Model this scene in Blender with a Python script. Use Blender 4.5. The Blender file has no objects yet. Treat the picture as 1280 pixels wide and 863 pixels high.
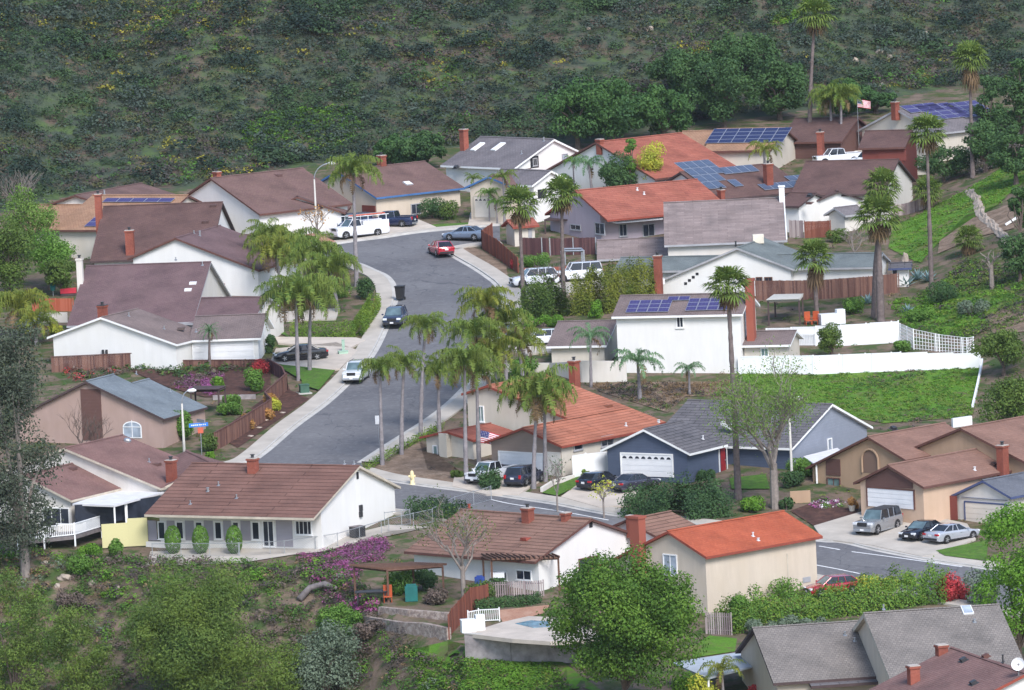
import bpy, bmesh, math, random
import numpy as np
from mathutils import Vector, Matrix
R = math.radians
rng = np.random.default_rng(11)
random.seed(11)
scene = bpy.context.scene
COL = scene.collection

# ------------------------------------------------------------------ camera
PW, PH, FPX = 1280.0, 863.0, 8000.0
PITCH, ROLL = R(6.0), R(2.6)
GS = 0.0888                      # the street climbs 8.9 m per 100 m away from the camera
CAMZ = 117.6 - GS*520
fwd = np.array([0, math.cos(PITCH), -math.sin(PITCH)])
r0 = np.array([1.0, 0, 0]); u0 = np.array([0, math.sin(PITCH), math.cos(PITCH)])
cx_ = r0*math.cos(ROLL)-u0*math.sin(ROLL)
cy_ = r0*math.sin(ROLL)+u0*math.cos(ROLL)
CAM = np.array([0, 0, CAMZ])
def project(P):
    d = np.asarray(P, float)-CAM
    z = d@fwd
    return np.array([PW/2+FPX*(d@cx_)/z, PH/2-FPX*(d@cy_)/z])
def ray(p):
    d = fwd*FPX+cx_*(p[0]-PW/2)-cy_*(p[1]-PH/2)
    return d/np.linalg.norm(d)

# ------------------------------------------------------------------ terrain
def plane_pt(px, py):
    d = ray((px, py)); t = (GS*(-520)-CAMZ)/(d[2]-GS*d[1]); return CAM+d*t
def poly_px(pts): return np.array([plane_pt(*p)[:2] for p in pts])
_fe = poly_px([(-200, 692), (0, 694), (130, 700), (190, 714), (300, 718), (400, 716), (440, 732), (500, 772), (560, 800), (585, 826), (690, 830), (760, 885), (900, 930), (1500, 930)])
_he = poly_px([(-200, 275), (0, 268), (100, 242), (230, 238), (400, 205), (480, 200), (560, 185), (720, 180), (860, 158), (960, 145), (1080, 128), (1180, 112), (1280, 108), (1500, 100)])
_re = poly_px([(1420, 720), (1330, 560), (1245, 525), (1225, 470), (1150, 400), (1130, 350), (1110, 290), (1140, 230), (1230, 190), (1300, 150), (1400, 60)])
_re = _re[np.argsort(_re[:, 1])]
def _soft(t, k=2.0): return np.where(t > k, t-k/2, np.where(t > 0, t*t/(2*k), 0))
def zg(x, y):
    x = np.asarray(x, float); y = np.asarray(y, float)
    z = GS*(np.clip(y, 380, 1e9)-520)
    e = np.interp(x, _fe[:, 0], _fe[:, 1])
    dr = _soft(e-y, 1.5)
    z = z-0.36*np.clip(dr, 0, 26)-0.02*np.clip(dr-26, 0, 60)
    b = np.interp(x, _he[:, 0], _he[:, 1])
    hb = _soft(y-b, 6)
    rise = 0.26*np.clip(hb, 0, 170)-0.06*np.clip(hb-170, 0, 1e9)
    rise = rise + np.clip(hb/25, 0, 1)*(1.3*np.sin(x*0.11+y*0.03)+0.9*np.sin(x*0.05-y*0.14+1)+.5*np.sin(x*.31+y*.22))
    z = z+rise
    xe = np.interp(y, _re[:, 1], _re[:, 0])
    rr = _soft(x-xe, 2)*np.clip((760-y)/40, 0, 1)*np.clip((y-470)/30, 0, 1)
    pad = np.clip((-14-x)/16, 0, 1)*np.clip((x+42)/6, 0, 1)*np.clip((y-500)/6, 0, 1)*np.clip((546-y)/11, 0, 1)
    z = z-.85*pad                      # level ground before the long house
    z = z+0.30*np.clip(rr, 0, 22)+.03*np.clip(rr-22, 0, 100)
    return z
def z1(x, y): return float(zg(x, y))
def PT(p, h=0.0):
    """world point h metres above the ground on the line of sight through pixel p of the photograph"""
    d = ray(p); t0 = 400.0; f0 = None
    ts = np.arange(430, 1100, 2.0)
    P = CAM[None]+d[None]*ts[:, None]
    f = P[:, 2]-zg(P[:, 0], P[:, 1])-h
    i = np.argmax(f < 0)
    a, b = (ts[i-1], ts[i]) if f[i] < 0 else (ts[-2], ts[-1])
    for _ in range(30):
        m = (a+b)/2; q = CAM+d*m
        if q[2]-z1(q[0], q[1])-h < 0: b = m
        else: a = m
    return CAM+d*b
def PZ(p, z):
    d = ray(p); return CAM+d*((z-CAM[2])/d[2])
def scale_at(P): return FPX/((np.asarray(P)-CAM)@fwd)
def jac(P):
    P = np.asarray(P, float); b = project(P); e = .5
    return np.array([(project(P+np.eye(3)[i]*e)-b)/e for i in range(3)]).T   # 2x3

# ------------------------------------------------------------------ object helpers
def link(o, parent=None):
    COL.objects.link(o)
    if parent is not None: o.parent = parent
    return o
def tag(o, label=None, cat=None, group=None, kind=None):
    if label: o['label'] = label
    if cat: o['category'] = cat
    if group: o['group'] = group
    if kind: o['kind'] = kind
    return o
def empty(name, loc, rz=0.0):
    o = bpy.data.objects.new(name, None); o.location = loc; o.rotation_euler = (0, 0, rz)
    o.empty_display_size = .3
    return link(o)
def thing(name, label, cat, loc, rz=0, group=None):
    return tag(empty(name, loc, rz), label, cat, group)
class MB:
    """collects shapes; build() links them as ONE mesh object"""
    def __init__(s): s.v = []; s.f = []; s.m = []; s.uv = []; s.n = 0
    def add(s, v, f, mi=0, uv=None):
        b = s.n
        s.v += [tuple(map(float, p)) for p in v]; s.n += len(v)
        for k, q in enumerate(f):
            s.f.append([b+i for i in q]); s.m.append(mi)
            s.uv.append(uv[k] if uv else [(0, 0)]*len(q))
        return s
    def box(s, c, d, ax=None, mi=0):
        """c centre, d full sizes, ax 3 axes"""
        ax = np.eye(3) if ax is None else np.asarray(ax, float)
        c = np.asarray(c, float); h = np.asarray(d, float)/2
        v = [c+ax[0]*h[0]*i+ax[1]*h[1]*j+ax[2]*h[2]*k for i in (-1, 1) for j in (-1, 1) for k in (-1, 1)]
        f = [(0, 1, 3, 2), (4, 6, 7, 5), (0, 4, 5, 1), (2, 3, 7, 6), (0, 2, 6, 4), (1, 5, 7, 3)]
        return s.add(v, f, mi)
    def tube(s, pts, rad, n=8, mi=0, cap=True):
        pts = [np.asarray(p, float) for p in pts]
        rad = [rad]*len(pts) if np.isscalar(rad) else rad
        v = []; prev = None
        for i, p in enumerate(pts):
            t = pts[min(i+1, len(pts)-1)]-pts[max(i-1, 0)]; t = t/(np.linalg.norm(t)+1e-9)
            a = np.array([0, 0, 1.0]) if abs(t[2]) < .9 else np.array([1.0, 0, 0])
            if prev is not None: a = prev
            x = np.cross(a, t) if prev is None else prev-t*(prev@t)
            x = x/(np.linalg.norm(x)+1e-9); prev = x
            y = np.cross(t, x)
            for k in range(n):
                an = 2*math.pi*k/n
                v.append(p+(x*math.cos(an)+y*math.sin(an))*rad[i])
        f = []
        for i in range(len(pts)-1):
            for k in range(n):
                f.append((i*n+k, i*n+(k+1) % n, (i+1)*n+(k+1) % n, (i+1)*n+k))
        if cap:
            f.append(tuple(range(n))[::-1]); f.append(tuple((len(pts)-1)*n+k for k in range(n)))
        return s.add(v, f, mi)
    def disc(s, c, r, ax, n=16, mi=0):
        ax = np.asarray(ax, float)
        v = [np.asarray(c)+ax[0]*r*math.cos(2*math.pi*k/n)+ax[1]*r*math.sin(2*math.pi*k/n) for k in range(n)]
        return s.add(v, [tuple(range(n))], mi)
    def build(s, name, mats, parent=None, smooth=False, origin=None, bevel=0):
        if not isinstance(mats, (list, tuple)): mats = [mats]
        me = bpy.data.meshes.new(name)
        V = np.array(s.v, float)
        if origin is None:
            origin = np.array(parent.location) if (parent is not None and tuple(parent.rotation_euler) == (0, 0, 0) and parent.get('w', 1)) else np.zeros(3)
        V = V-np.asarray(origin)
        me.from_pydata(V.tolist(), [], s.f)
        for m in mats: me.materials.append(m)
        me.polygons.foreach_set('material_index', s.m)
        uvl = me.uv_layers.new(name='UVMap')
        flat = [c for q in s.uv for p in q for c in p]
        uvl.data.foreach_set('uv', flat)
        if smooth: me.polygons.foreach_set('use_smooth', [True]*len(s.f))
        me.update()
        o = link(bpy.data.objects.new(name, me), parent)
        if parent is None: o.location = origin
        if bevel:
            md = o.modifiers.new('b', 'BEVEL'); md.width = bevel; md.segments = 2; md.limit_method = 'ANGLE'
        return o
def raw_mesh(name, V, F, mats, parent=None, smooth=False, mi=None):
    """fast mesh from arrays, all faces of one size"""
    me = bpy.data.meshes.new(name); V = np.asarray(V, np.float32); F = np.asarray(F, np.int32)
    k = F.shape[1]
    me.vertices.add(len(V)); me.vertices.foreach_set('co', V.ravel())
    me.loops.add(F.size); me.loops.foreach_set('vertex_index', F.ravel())
    me.polygons.add(len(F)); me.polygons.foreach_set('loop_start', np.arange(0, F.size, k, dtype=np.int32))
    if not isinstance(mats, (list, tuple)): mats = [mats]
    for m in mats: me.materials.append(m)
    if mi is not None: me.polygons.foreach_set('material_index', np.asarray(mi, np.int32))
    if smooth: me.polygons.foreach_set('use_smooth', np.ones(len(F), bool))
    me.update(calc_edges=True); me.validate()
    return link(bpy.data.objects.new(name, me), parent)
def copy_tree(o, parent=None):
    c = o.copy(); COL.objects.link(c)
    if parent is not None: c.parent = parent
    for ch in list(o.children): copy_tree(ch, c)
    return c
# ------------------------------------------------------------------ materials
def new_mat(name):
    m = bpy.data.materials.new(name); m.use_nodes = True
    nt = m.node_tree; nt.nodes.clear()
    out = nt.nodes.new('ShaderNodeOutputMaterial')
    return m, nt, out
def N(nt, t, **kw):
    n = nt.nodes.new(t)
    for k, v in kw.items(): setattr(n, k, v)
    return n
def rgba(c): return (c[0], c[1], c[2], 1)
def mix(nt, fac, a, b, mode='MIX'):
    n = N(nt, 'ShaderNodeMix', data_type='RGBA', blend_type=mode)
    for sock, v in ((n.inputs[0], fac), (n.inputs[6], a), (n.inputs[7], b)):
        if hasattr(v, 'is_linked') or hasattr(v, 'links'): nt.links.new(v, sock)
        elif isinstance(v, (int, float)): sock.default_value = v
        else: sock.default_value = rgba(v)
    return n.outputs[2]
def noise(nt, vec, scale, detail=4, rough=.6):
    n = N(nt, 'ShaderNodeTexNoise'); n.inputs['Scale'].default_value = scale
    n.inputs['Detail'].default_value = detail; n.inputs['Roughness'].default_value = rough
    nt.links.new(vec, n.inputs['Vector']); return n.outputs['Fac']
def ramp(nt, fac, a, b):
    n = N(nt, 'ShaderNodeMapRange'); n.inputs[1].default_value = a; n.inputs[2].default_value = b
    nt.links.new(fac, n.inputs[0]); return n.outputs[0]
def coords(nt, kind='Object'):
    return N(nt, 'ShaderNodeTexCoord').outputs[kind]
def bump(nt, h, strength=.3, dist=.03):
    n = N(nt, 'ShaderNodeBump'); n.inputs['Strength'].default_value = strength; n.inputs['Distance'].default_value = dist
    nt.links.new(h, n.inputs['Height']); return n.outputs[0]
def principled(nt, out, col, rough=.7, metal=0, normal=None, spec=.3, coat=0):
    p = N(nt, 'ShaderNodeBsdfPrincipled')
    if hasattr(col, 'links'): nt.links.new(col, p.inputs['Base Color'])
    else: p.inputs['Base Color'].default_value = rgba(col)
    p.inputs['Roughness'].default_value = rough; p.inputs['Metallic'].default_value = metal
    p.inputs['Specular IOR Level'].default_value = spec
    p.inputs['Coat Weight'].default_value = coat
    if normal is not None: nt.links.new(normal, p.inputs['Normal'])
    nt.links.new(p.outputs[0], out.inputs['Surface']); return p
def plain(name, c, rough=.6, metal=0, var=.18, scale=1.2, spec=.3, coat=0, bmp=0):
    """a colour with blotchy wear"""
    m, nt, out = new_mat(name); v = coords(nt)
    n = noise(nt, v, scale, 5)
    col = mix(nt, ramp(nt, n, .3, .7), tuple(x*(1-var) for x in c), tuple(min(1, x*(1+var)) for x in c))
    nm = bump(nt, noise(nt, v, scale*12, 3), bmp, .02) if bmp else None
    principled(nt, out, col, rough, metal, nm, spec, coat); return m
def stucco(name, c, var=.1):
    var *= 1.5
    m, nt, out = new_mat(name); v = coords(nt)
    mp = N(nt, 'ShaderNodeMapping'); mp.inputs['Scale'].default_value = (1, 1, .18); nt.links.new(v, mp.inputs[0])
    a = noise(nt, mp.outputs[0], 1.6, 5); b = noise(nt, v, .35, 3)
    col = mix(nt, ramp(nt, a, .35, .75), c, tuple(x*(1-var) for x in c))
    col = mix(nt, ramp(nt, b, .3, .8), col, tuple(x*f for x, f in zip(c, (1-var*.9, 1-var, 1-var*1.3))))
    nm = bump(nt, noise(nt, v, 22, 3), .25, .02)
    principled(nt, out, col, .9, 0, nm, .1); return m
def siding(name, c, pitch=.3, var=.1, vertical=False):
    m, nt, out = new_mat(name); v = coords(nt)
    w = N(nt, 'ShaderNodeTexWave', wave_type='BANDS', bands_direction='Z', wave_profile='SAW')
    w.inputs['Scale'].default_value = .5/pitch*.63; w.inputs['Distortion'].default_value = 0
    nt.links.new(v, w.inputs['Vector'])
    n = noise(nt, v, 1.2, 4)
    col = mix(nt, ramp(nt, n, .3, .7), tuple(x*(1-var) for x in c), c)
    nm = bump(nt, w.outputs['Fac'], .5, .03)
    principled(nt, out, col, .75, 0, nm, .2); return m
def roofing(name, c1, c2, rowh=.2, bw=.35, gap_size=.02, bmp=.5, streak=.25, gap_tone=.35, rough=.85):
    """courses of shingles or tiles laid by the roof's own UV (metres)"""
    m, nt, out = new_mat(name); uv = coords(nt, 'UV')
    b = N(nt, 'ShaderNodeTexBrick'); nt.links.new(uv, b.inputs['Vector'])
    b.inputs['Scale'].default_value = 1; b.inputs['Brick Width'].default_value = bw; b.inputs['Row Height'].default_value = rowh
    b.inputs['Mortar Size'].default_value = gap_size; b.inputs['Mortar Smooth'].default_value = .3; b.inputs['Bias'].default_value = 0
    b.inputs['Color1'].default_value = rgba(c1); b.inputs['Color2'].default_value = rgba(c2)
    b.inputs['Mortar'].default_value = rgba([x*gap_tone for x in c1]); b.offset = .5  # dark course lines are painted gap shadow on roofs; brick keeps real mortar
    mp = N(nt, 'ShaderNodeMapping'); mp.inputs['Scale'].default_value = (1, .12, 1); nt.links.new(uv, mp.inputs[0])
    a = noise(nt, mp.outputs[0], 1.1, 5)
    col = mix(nt, ramp(nt, a, .35, .8), b.outputs['Color'], tuple(x*(1-streak) for x in c2), 'MIX')
    n2 = noise(nt, uv, .3, 7)
    col = mix(nt, ramp(nt, n2, .40, .68), col, mix(nt, 1.0, col, (.66, .67, .68), 'MULTIPLY'))
    n3 = noise(nt, uv, 6, 3)
    col = mix(nt, ramp(nt, n3, .35, .8), col, mix(nt, 1.0, col, (1.3, 1.28, 1.25), 'MULTIPLY'))
    sx = N(nt, 'ShaderNodeSeparateXYZ'); nt.links.new(uv, sx.inputs[0])
    dv = N(nt, 'ShaderNodeMath', operation='DIVIDE'); dv.inputs[1].default_value = rowh; nt.links.new(sx.outputs[1], dv.inputs[0])
    fr = N(nt, 'ShaderNodeMath', operation='FRACT'); nt.links.new(dv.outputs[0], fr.inputs[0])
    ad = N(nt, 'ShaderNodeMath', operation='SUBTRACT'); nt.links.new(b.outputs['Fac'], ad.inputs[0]); nt.links.new(fr.outputs[0], ad.inputs[1])
    iv = N(nt, 'ShaderNodeMath', operation='MULTIPLY'); iv.inputs[1].default_value = -1; nt.links.new(ad.outputs[0], iv.inputs[0])
    nm = bump(nt, iv.outputs[0], bmp, .06)
    principled(nt, out, col, rough, 0, nm, .15); return m
def boards(name, c1, c2, w=.14):
    """upright fence boards, each its own tone"""
    m, nt, out = new_mat(name); v = coords(nt)
    g = N(nt, 'ShaderNodeNewGeometry')
    mp = N(nt, 'ShaderNodeMapping'); mp.inputs['Scale'].default_value = (2.5, 2.5, .5); nt.links.new(v, mp.inputs[0])
    n = noise(nt, mp.outputs[0], 2, 5)
    a = N(nt, 'ShaderNodeMath', operation='ADD'); nt.links.new(g.outputs['Random Per Island'], a.inputs[0]); nt.links.new(n, a.inputs[1])
    col = mix(nt, ramp(nt, a.outputs[0], .45, 1.4), c1, c2)
    principled(nt, out, col, .85, 0, None, .15); return m
def leafmat(name, c1, c2, c3=None, trans=.25, patch=.5):
    """leaves: every leaf its own shade, larger patches drift in hue"""
    m, nt, out = new_mat(name); v = coords(nt)
    g = N(nt, 'ShaderNodeNewGeometry')
    col = mix(nt, g.outputs['Random Per Island'], c1, c2)
    n = noise(nt, v, patch, 3)
    col = mix(nt, ramp(nt, n, .42, .68), col, c3 or tuple(x*.75 for x in c1))
    d = N(nt, 'ShaderNodeBsdfPrincipled'); nt.links.new(col, d.inputs['Base Color']); d.inputs['Roughness'].default_value = .6
    d.inputs['Specular IOR Level'].default_value = .12
    t = N(nt, 'ShaderNodeBsdfTranslucent'); nt.links.new(mix(nt, 1.0, col, (1.2, 1.3, .6), 'MULTIPLY'), t.inputs['Color'])
    ms = N(nt, 'ShaderNodeMixShader'); ms.inputs[0].default_value = trans
    nt.links.new(d.outputs[0], ms.inputs[1]); nt.links.new(t.outputs[0], ms.inputs[2]); nt.links.new(ms.outputs[0], out.inputs['Surface'])
    return m
def mottled(name, cols, scale=.35, rough=.95, fine=6, bmp=.3):
    """ground: several colours in drifting patches"""
    m, nt, out = new_mat(name); v = coords(nt)
    col = None
    for i, c in enumerate(cols):
        if col is None: col = mix(nt, ramp(nt, noise(nt, v, fine, 3), .3, .7), tuple(x*.8 for x in c), tuple(x*1.2 for x in c)); continue
        mp = N(nt, 'ShaderNodeMapping'); mp.inputs['Location'].default_value = (7.3*i, 3.1*i, 1.7*i); nt.links.new(v, mp.inputs[0])
        n = noise(nt, mp.outputs[0], scale*(1+.5*i), 6, .65)
        col = mix(nt, ramp(nt, n, .48, .6), col, c)
    nm = bump(nt, noise(nt, v, fine, 4), bmp, .08)
    principled(nt, out, col, rough, 0, nm, .1); return m
def asphalt_mat(name):
    m, nt, out = new_mat(name); v = coords(nt)
    a = noise(nt, v, .09, 7, .7); b = noise(nt, v, 2.2, 4); c = noise(nt, v, 25, 2)
    col = mix(nt, ramp(nt, a, .35, .7), (.122, .120, .13), (.19, .187, .193))
    col = mix(nt, ramp(nt, b, .5, .8), col, (.22, .22, .23))
    col = mix(nt, ramp(nt, c, .3, .7), mix(nt, 1.0, col, (.85, .85, .85), 'MULTIPLY'), col)
    vo = N(nt, 'ShaderNodeTexVoronoi', feature='DISTANCE_TO_EDGE'); vo.inputs['Scale'].default_value = .16
    ns = N(nt, 'ShaderNodeTexNoise'); ns.inputs['Scale'].default_value = .6; nt.links.new(v, ns.inputs['Vector'])
    va = N(nt, 'ShaderNodeVectorMath', operation='MULTIPLY_ADD'); va.inputs[1].default_value = (3, 3, 0); nt.links.new(ns.outputs['Color'], va.inputs[0]); nt.links.new(v, va.inputs[2])
    nt.links.new(va.outputs[0], vo.inputs['Vector'])
    col = mix(nt, ramp(nt, vo.outputs[0], .012, .0), col, (.09, .09, .10))
    principled(nt, out, col, .9, 0, bump(nt, c, .2, .01), .2); return m
def glassy(name, c, rough=.08):
    m, nt, out = new_mat(name)
    n = noise(nt, coords(nt), .9, 2)
    col = mix(nt, ramp(nt, n, .3, .7), tuple(x*.6 for x in c), tuple(x*1.4 for x in c))
    principled(nt, out, col, rough, 0, None, .6); return m
def solar_mat(name, c):
    m, nt, out = new_mat(name); uv = coords(nt, 'UV')
    b = N(nt, 'ShaderNodeTexBrick'); nt.links.new(uv, b.inputs['Vector']); b.offset = 0
    b.inputs['Scale'].default_value = 1; b.inputs['Brick Width'].default_value = .33; b.inputs['Row Height'].default_value = .33
    b.inputs['Mortar Size'].default_value = .012; b.inputs['Mortar'].default_value = rgba([min(1, x*1.8+.02) for x in c])
    b.inputs['Color1'].default_value = rgba(c); b.inputs['Color2'].default_value = rgba([x*1.25 for x in c])
    principled(nt, out, b.outputs['Color'], .45, 0, None, .25); return m

M = {}
M['asphalt'] = asphalt_mat('asphalt')
M['concrete'] = plain('concrete', (.440, .400, .352), .9, 0, .14, .5, .15, 0, .15)
M['kerb'] = plain('kerb_concrete', (.458, .440, .414), .9, 0, .15, .8)
M['drive'] = plain('driveway_concrete', (.493, .431, .370), .9, 0, .15, .5)
M['joint'] = plain('joint', (.30, .28, .26), .9)
M['paint_white'] = plain('road_paint', (.75, .75, .75), .7, 0, .2, 2)
M['trim_white'] = plain('white_trim', (.80, .80, .80), .6, 0, .06, .8)
M['vinyl'] = plain('white_vinyl', (.781, .790, .800), .45, 0, .05, .6)
M['white'] = stucco('white_stucco', (.772, .763, .753), .07)
M['cream'] = stucco('cream_stucco', (.634, .581, .510), .1)
M['cream2'] = stucco('warm_cream_stucco', (.616, .528, .440), .1)
M['offwhite'] = stucco('offwhite_stucco', (.707, .670, .632), .1)
M['tan'] = stucco('tan_stucco', (.458, .317, .220), .1)
M['tanlite'] = stucco('peach_stucco', (.581, .422, .317), .1)
M['pinkwall'] = stucco('pink_stucco', (.440, .317, .282), .12)
M['lilac'] = stucco('lilac_stucco', (.458, .387, .440), .1)
M['greypink'] = siding('grey_pink_siding', (.36, .34, .38), .3)
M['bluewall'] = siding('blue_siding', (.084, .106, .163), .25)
M['bluegrey'] = siding('blue_grey_siding', (.264, .290, .352), .25)  # greyer and lifted; the sunward gable's brightness is put into the colour
M['taupe'] = siding('taupe_siding', (.30, .23, .19), .3)
M['brownwall'] = siding('brown_siding', (.14, .075, .065), .3)
M['redwood_wall'] = siding('redwood_siding', (.19, .055, .045), .3)
M['dark'] = plain('dark_recess', (.02, .02, .025), .8)  # black of vents and slots, also painted shade for uncut openings
M['glass'] = glassy('window_glass', (.03, .035, .05))
M['glassgreen'] = glassy('green_window_glass', (.16, .24, .24))
M['glassblue'] = glassy('blind_window', (.33, .38, .45), .25)
M['carglass'] = glassy('car_glass', (.018, .022, .03), .05)
M['windscreen'] = glassy('windscreen', (.10, .15, .17), .06)
M['brick'] = roofing('red_brick', (.220, .066, .046), (.273, .092, .066), .085, .22, .008, .2, .1, 1.6)
M['chimcap'] = plain('mortar_cap', (.45, .40, .36), .9)
M['metal'] = plain('galvanised_metal', (.42, .44, .47), .45, .7, .1, 2)
M['pole'] = plain('concrete_pole', (.50, .48, .44), .8, 0, .1, 2)
M['darkmetal'] = plain('dark_metal', (.06, .06, .065), .5, .4)
M['lamp'] = plain('lamp_head', (.78, .78, .80), .4)
M['bluetrim'] = plain('blue_trim', (.06, .15, .34), .6)
M['navytrim'] = plain('navy_trim', (.07, .09, .19), .6)
M['browntrim'] = plain('brown_trim', (.12, .055, .045), .7)
M['darkbrown'] = plain('dark_brown_trim', (.075, .05, .05), .8)
M['redtrim'] = plain('red_brown_trim', (.26, .06, .04), .7)
M['beigetrim'] = plain('beige_trim', (.50, .44, .36), .7)
M['creamtrim'] = plain('cream_trim', (.66, .60, .50), .7)
M['greytrim'] = plain('grey_trim', (.36, .36, .38), .7)
M['woodpost'] = plain('timber', (.13, .07, .05), .85, 0, .25, 3)
M['greywood'] = plain('weathered_timber', (.17, .15, .15), .9, 0, .25, 3)
M['door_red'] = plain('red_door', (.25, .02, .025), .5)
M['garagewhite'] = siding('white_garage_door', (.80, .80, .82), .53)
M['garagecream'] = siding('cream_garage_door', (.68, .62, .55), .53)
# roofs
M['r_brown_tile'] = roofing('brown_tile', (.173, .091, .073), (.210, .115, .093), .60, 9, .045, .9, .15, .38)
M['r_brown_tile2'] = roofing('weathered_brown_tile', (.210, .119, .092), (.273, .160, .120), .52, 7, .045, .9, .22, .36)
M['r_mauve'] = roofing('mauve_shingle', (.148, .092, .099), (.174, .114, .115), .2, .4, .015, .4, .15, .6)
M['r_brown'] = roofing('brown_shingle', (.148, .089, .086), (.181, .114, .100), .2, .4, .015, .4, .18, .6)
M['r_brown2'] = roofing('dark_brown_shingle', (.116, .067, .063), (.148, .089, .078), .2, .4, .015, .4, .18, .6)
M['r_pinkbrown'] = roofing('pink_brown_shingle', (.192, .107, .100), (.224, .134, .120), .2, .4, .015, .4, .18, .6)
M['r_taupe'] = roofing('taupe_shingle', (.193, .150, .144), (.236, .183, .174), .22, .45, .02, .5, .25, .55)
M['r_grey'] = roofing('grey_shingle', (.163, .150, .159), (.207, .187, .198), .22, .45, .02, .5, .25, .55)
M['r_greyfront'] = roofing('grey_brown_shake', (.187, .169, .159), (.241, .217, .202), .28, .3, .02, .6, .25, .55)
M['r_slate'] = roofing('slate_tile', (.129, .122, .131), (.168, .159, .168), .46, 1.4, .04, .8, .2, .42)
M['r_bluegrey'] = roofing('blue_grey_shingle', (.150, .178, .207), (.183, .212, .236), .2, .4, .015, .4, .12, .7)
M['r_greengrey'] = roofing('green_grey_shingle', (.150, .174, .178), (.183, .207, .207), .2, .4, .015, .4, .2, .7)
M['r_greyblue'] = roofing('cool_grey_shingle', (.120, .129, .155), (.146, .155, .181), .2, .4, .015, .4, .2, .7)
M['r_orange_tile'] = roofing('orange_clay_tile', (.344, .125, .077), (.430, .172, .112), .50, 7, .035, .9, .15, .42)
M['r_orange'] = roofing('bright_orange_shingle', (.348, .083, .044), (.396, .103, .055), .3, .4, .015, .4, .08, .7)
M['r_redorange'] = roofing('red_orange_tile', (.285, .091, .067), (.348, .123, .087), .40, 1.4, .02, .7, .15, .6)
M['r_tan'] = roofing('tan_shingle', (.328, .183, .115), (.404, .241, .154), .25, .35, .02, .5, .2, .6)
M['r_pale'] = roofing('pale_pinkish_shake', (.215, .168, .159), (.310, .249, .237), .34, 1.7, .02, .5, .3, .65)
M['r_tanpink'] = roofing('tan_brown_shingle', (.215, .122, .096), (.245, .144, .114), .3, 1.2, .015, .4, .15, .7)
M['r_white'] = plain('white_roof', (.671, .662, .671), .7, 0, .1)
M['r_paleblue'] = plain('pale_blue_metal_roof', (.387, .430, .482), .6, 0, .1)
M['solar'] = solar_mat('solar_violet', (.045, .04, .125))
M['solarblue'] = solar_mat('solar_blue', (.016, .024, .075))
M['solarpale'] = solar_mat('solar_pale', (.06, .082, .13))
M['alu'] = plain('aluminium_frame', (.50, .52, .58), .4, .5)
# fences
M['f_red'] = boards('redwood_boards', (.132, .044, .032), (.229, .084, .057))
M['f_brown'] = boards('brown_boards', (.088, .044, .040), (.211, .114, .088))
M['f_dark'] = boards('dark_boards', (.06, .03, .035), (.12, .06, .06))
M['f_orange'] = boards('orange_boards', (.352, .088, .044), (.440, .132, .079))
M['f_grey'] = boards('grey_boards', (.16, .12, .13), (.40, .34, .33))
M['stonewall'] = plain('stained_concrete', (.30, .27, .27), .95, 0, .35, 1.3, .1, 0, .4)
M['rock'] = plain('rock', (.36, .30, .25), .95, 0, .3, 2, .1, 0, .5)
M['pebblewall'] = mottled('rubble_wall', [(.30, .24, .21), (.20, .16, .15), (.42, .36, .32)], 1.6)
# ground
M['grass1'] = leafmat('grass_blade', (.12, .27, .03), (.18, .32, .045), (.10, .20, .03), .3, .4)
M['grass2'] = leafmat('yellow_grass_blade', (.17, .25, .045), (.22, .28, .06), (.13, .18, .04), .3, .5)
M['grass3'] = leafmat('weed_leaf', (.07, .16, .03), (.10, .20, .04), (.055, .12, .03), .25, .5)
M['hedge_y'] = leafmat('yellow_hedge_leaf', (.15, .18, .028), (.23, .24, .042), (.10, .14, .025), .25, .6)
M['ground'] = mottled('yard_ground', [(.14, .105, .08), (.075, .085, .03), (.19, .14, .105), (.055, .085, .028)], .22)
M['hill'] = mottled('hill_ground', [(.060, .080, .048), (.075, .115, .042), (.11, .085, .066), (.052, .068, .05)], .12)
M['lawn'] = mottled('lawn', [(.075, .16, .025), (.105, .18, .035), (.07, .12, .03)], .9)
M['slopegrass'] = mottled('slope_grass', [(.095, .205, .025), (.13, .21, .03), (.12, .12, .05), (.075, .17, .022)], .22)
M['mulch'] = mottled('mulch', [(.085, .045, .038), (.12, .065, .05), (.06, .035, .03)], .8)
M['dirt'] = mottled('dirt', [(.21, .15, .11), (.27, .20, .15), (.15, .11, .08)], .5)
M['terracotta'] = mottled('terracotta_soil', [(.36, .20, .14), (.42, .26, .19)], .6)
M['water'] = glassy('pool_water', (.18, .36, .46), .05)
# bark, leaves
M['bark'] = plain('bark', (.13, .10, .085), .9, 0, .3, 4, .1, 0, .5)
M['palebark'] = plain('pale_bark', (.24, .205, .185), .9, 0, .25, 3, .1, 0, .4)
M['palmbark'] = plain('palm_bark', (.155, .125, .12), .95, 0, .3, 3, .1, 0, .5)
M['palmbark_grey'] = plain('grey_palm_bark', (.24, .22, .23), .95, 0, .25, 2.5, .1, 0, .5)
M['deadfrond'] = leafmat('dead_frond', (.20, .13, .07), (.28, .19, .10), (.15, .10, .06), .1)
M['frond'] = leafmat('queen_palm_leaf', (.085, .16, .035), (.20, .255, .055), (.15, .19, .04), .25, .6)
M['frond_y'] = leafmat('yellow_palm_leaf', (.17, .21, .035), (.28, .28, .055), (.11, .17, .035), .25, .6)
M['frond_b'] = leafmat('blue_palm_leaf', (.115, .220, .115), (.191, .306, .153), (.095, .173, .095), .25, .4)
M['fan'] = leafmat('fan_palm_leaf', (.09, .16, .035), (.19, .25, .06), (.12, .17, .04), .25, .6)
M['leaf_feather'] = leafmat('feathery_leaf', (.110, .175, .034), (.175, .235, .050), (.072, .125, .034), .2, .3)
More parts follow.
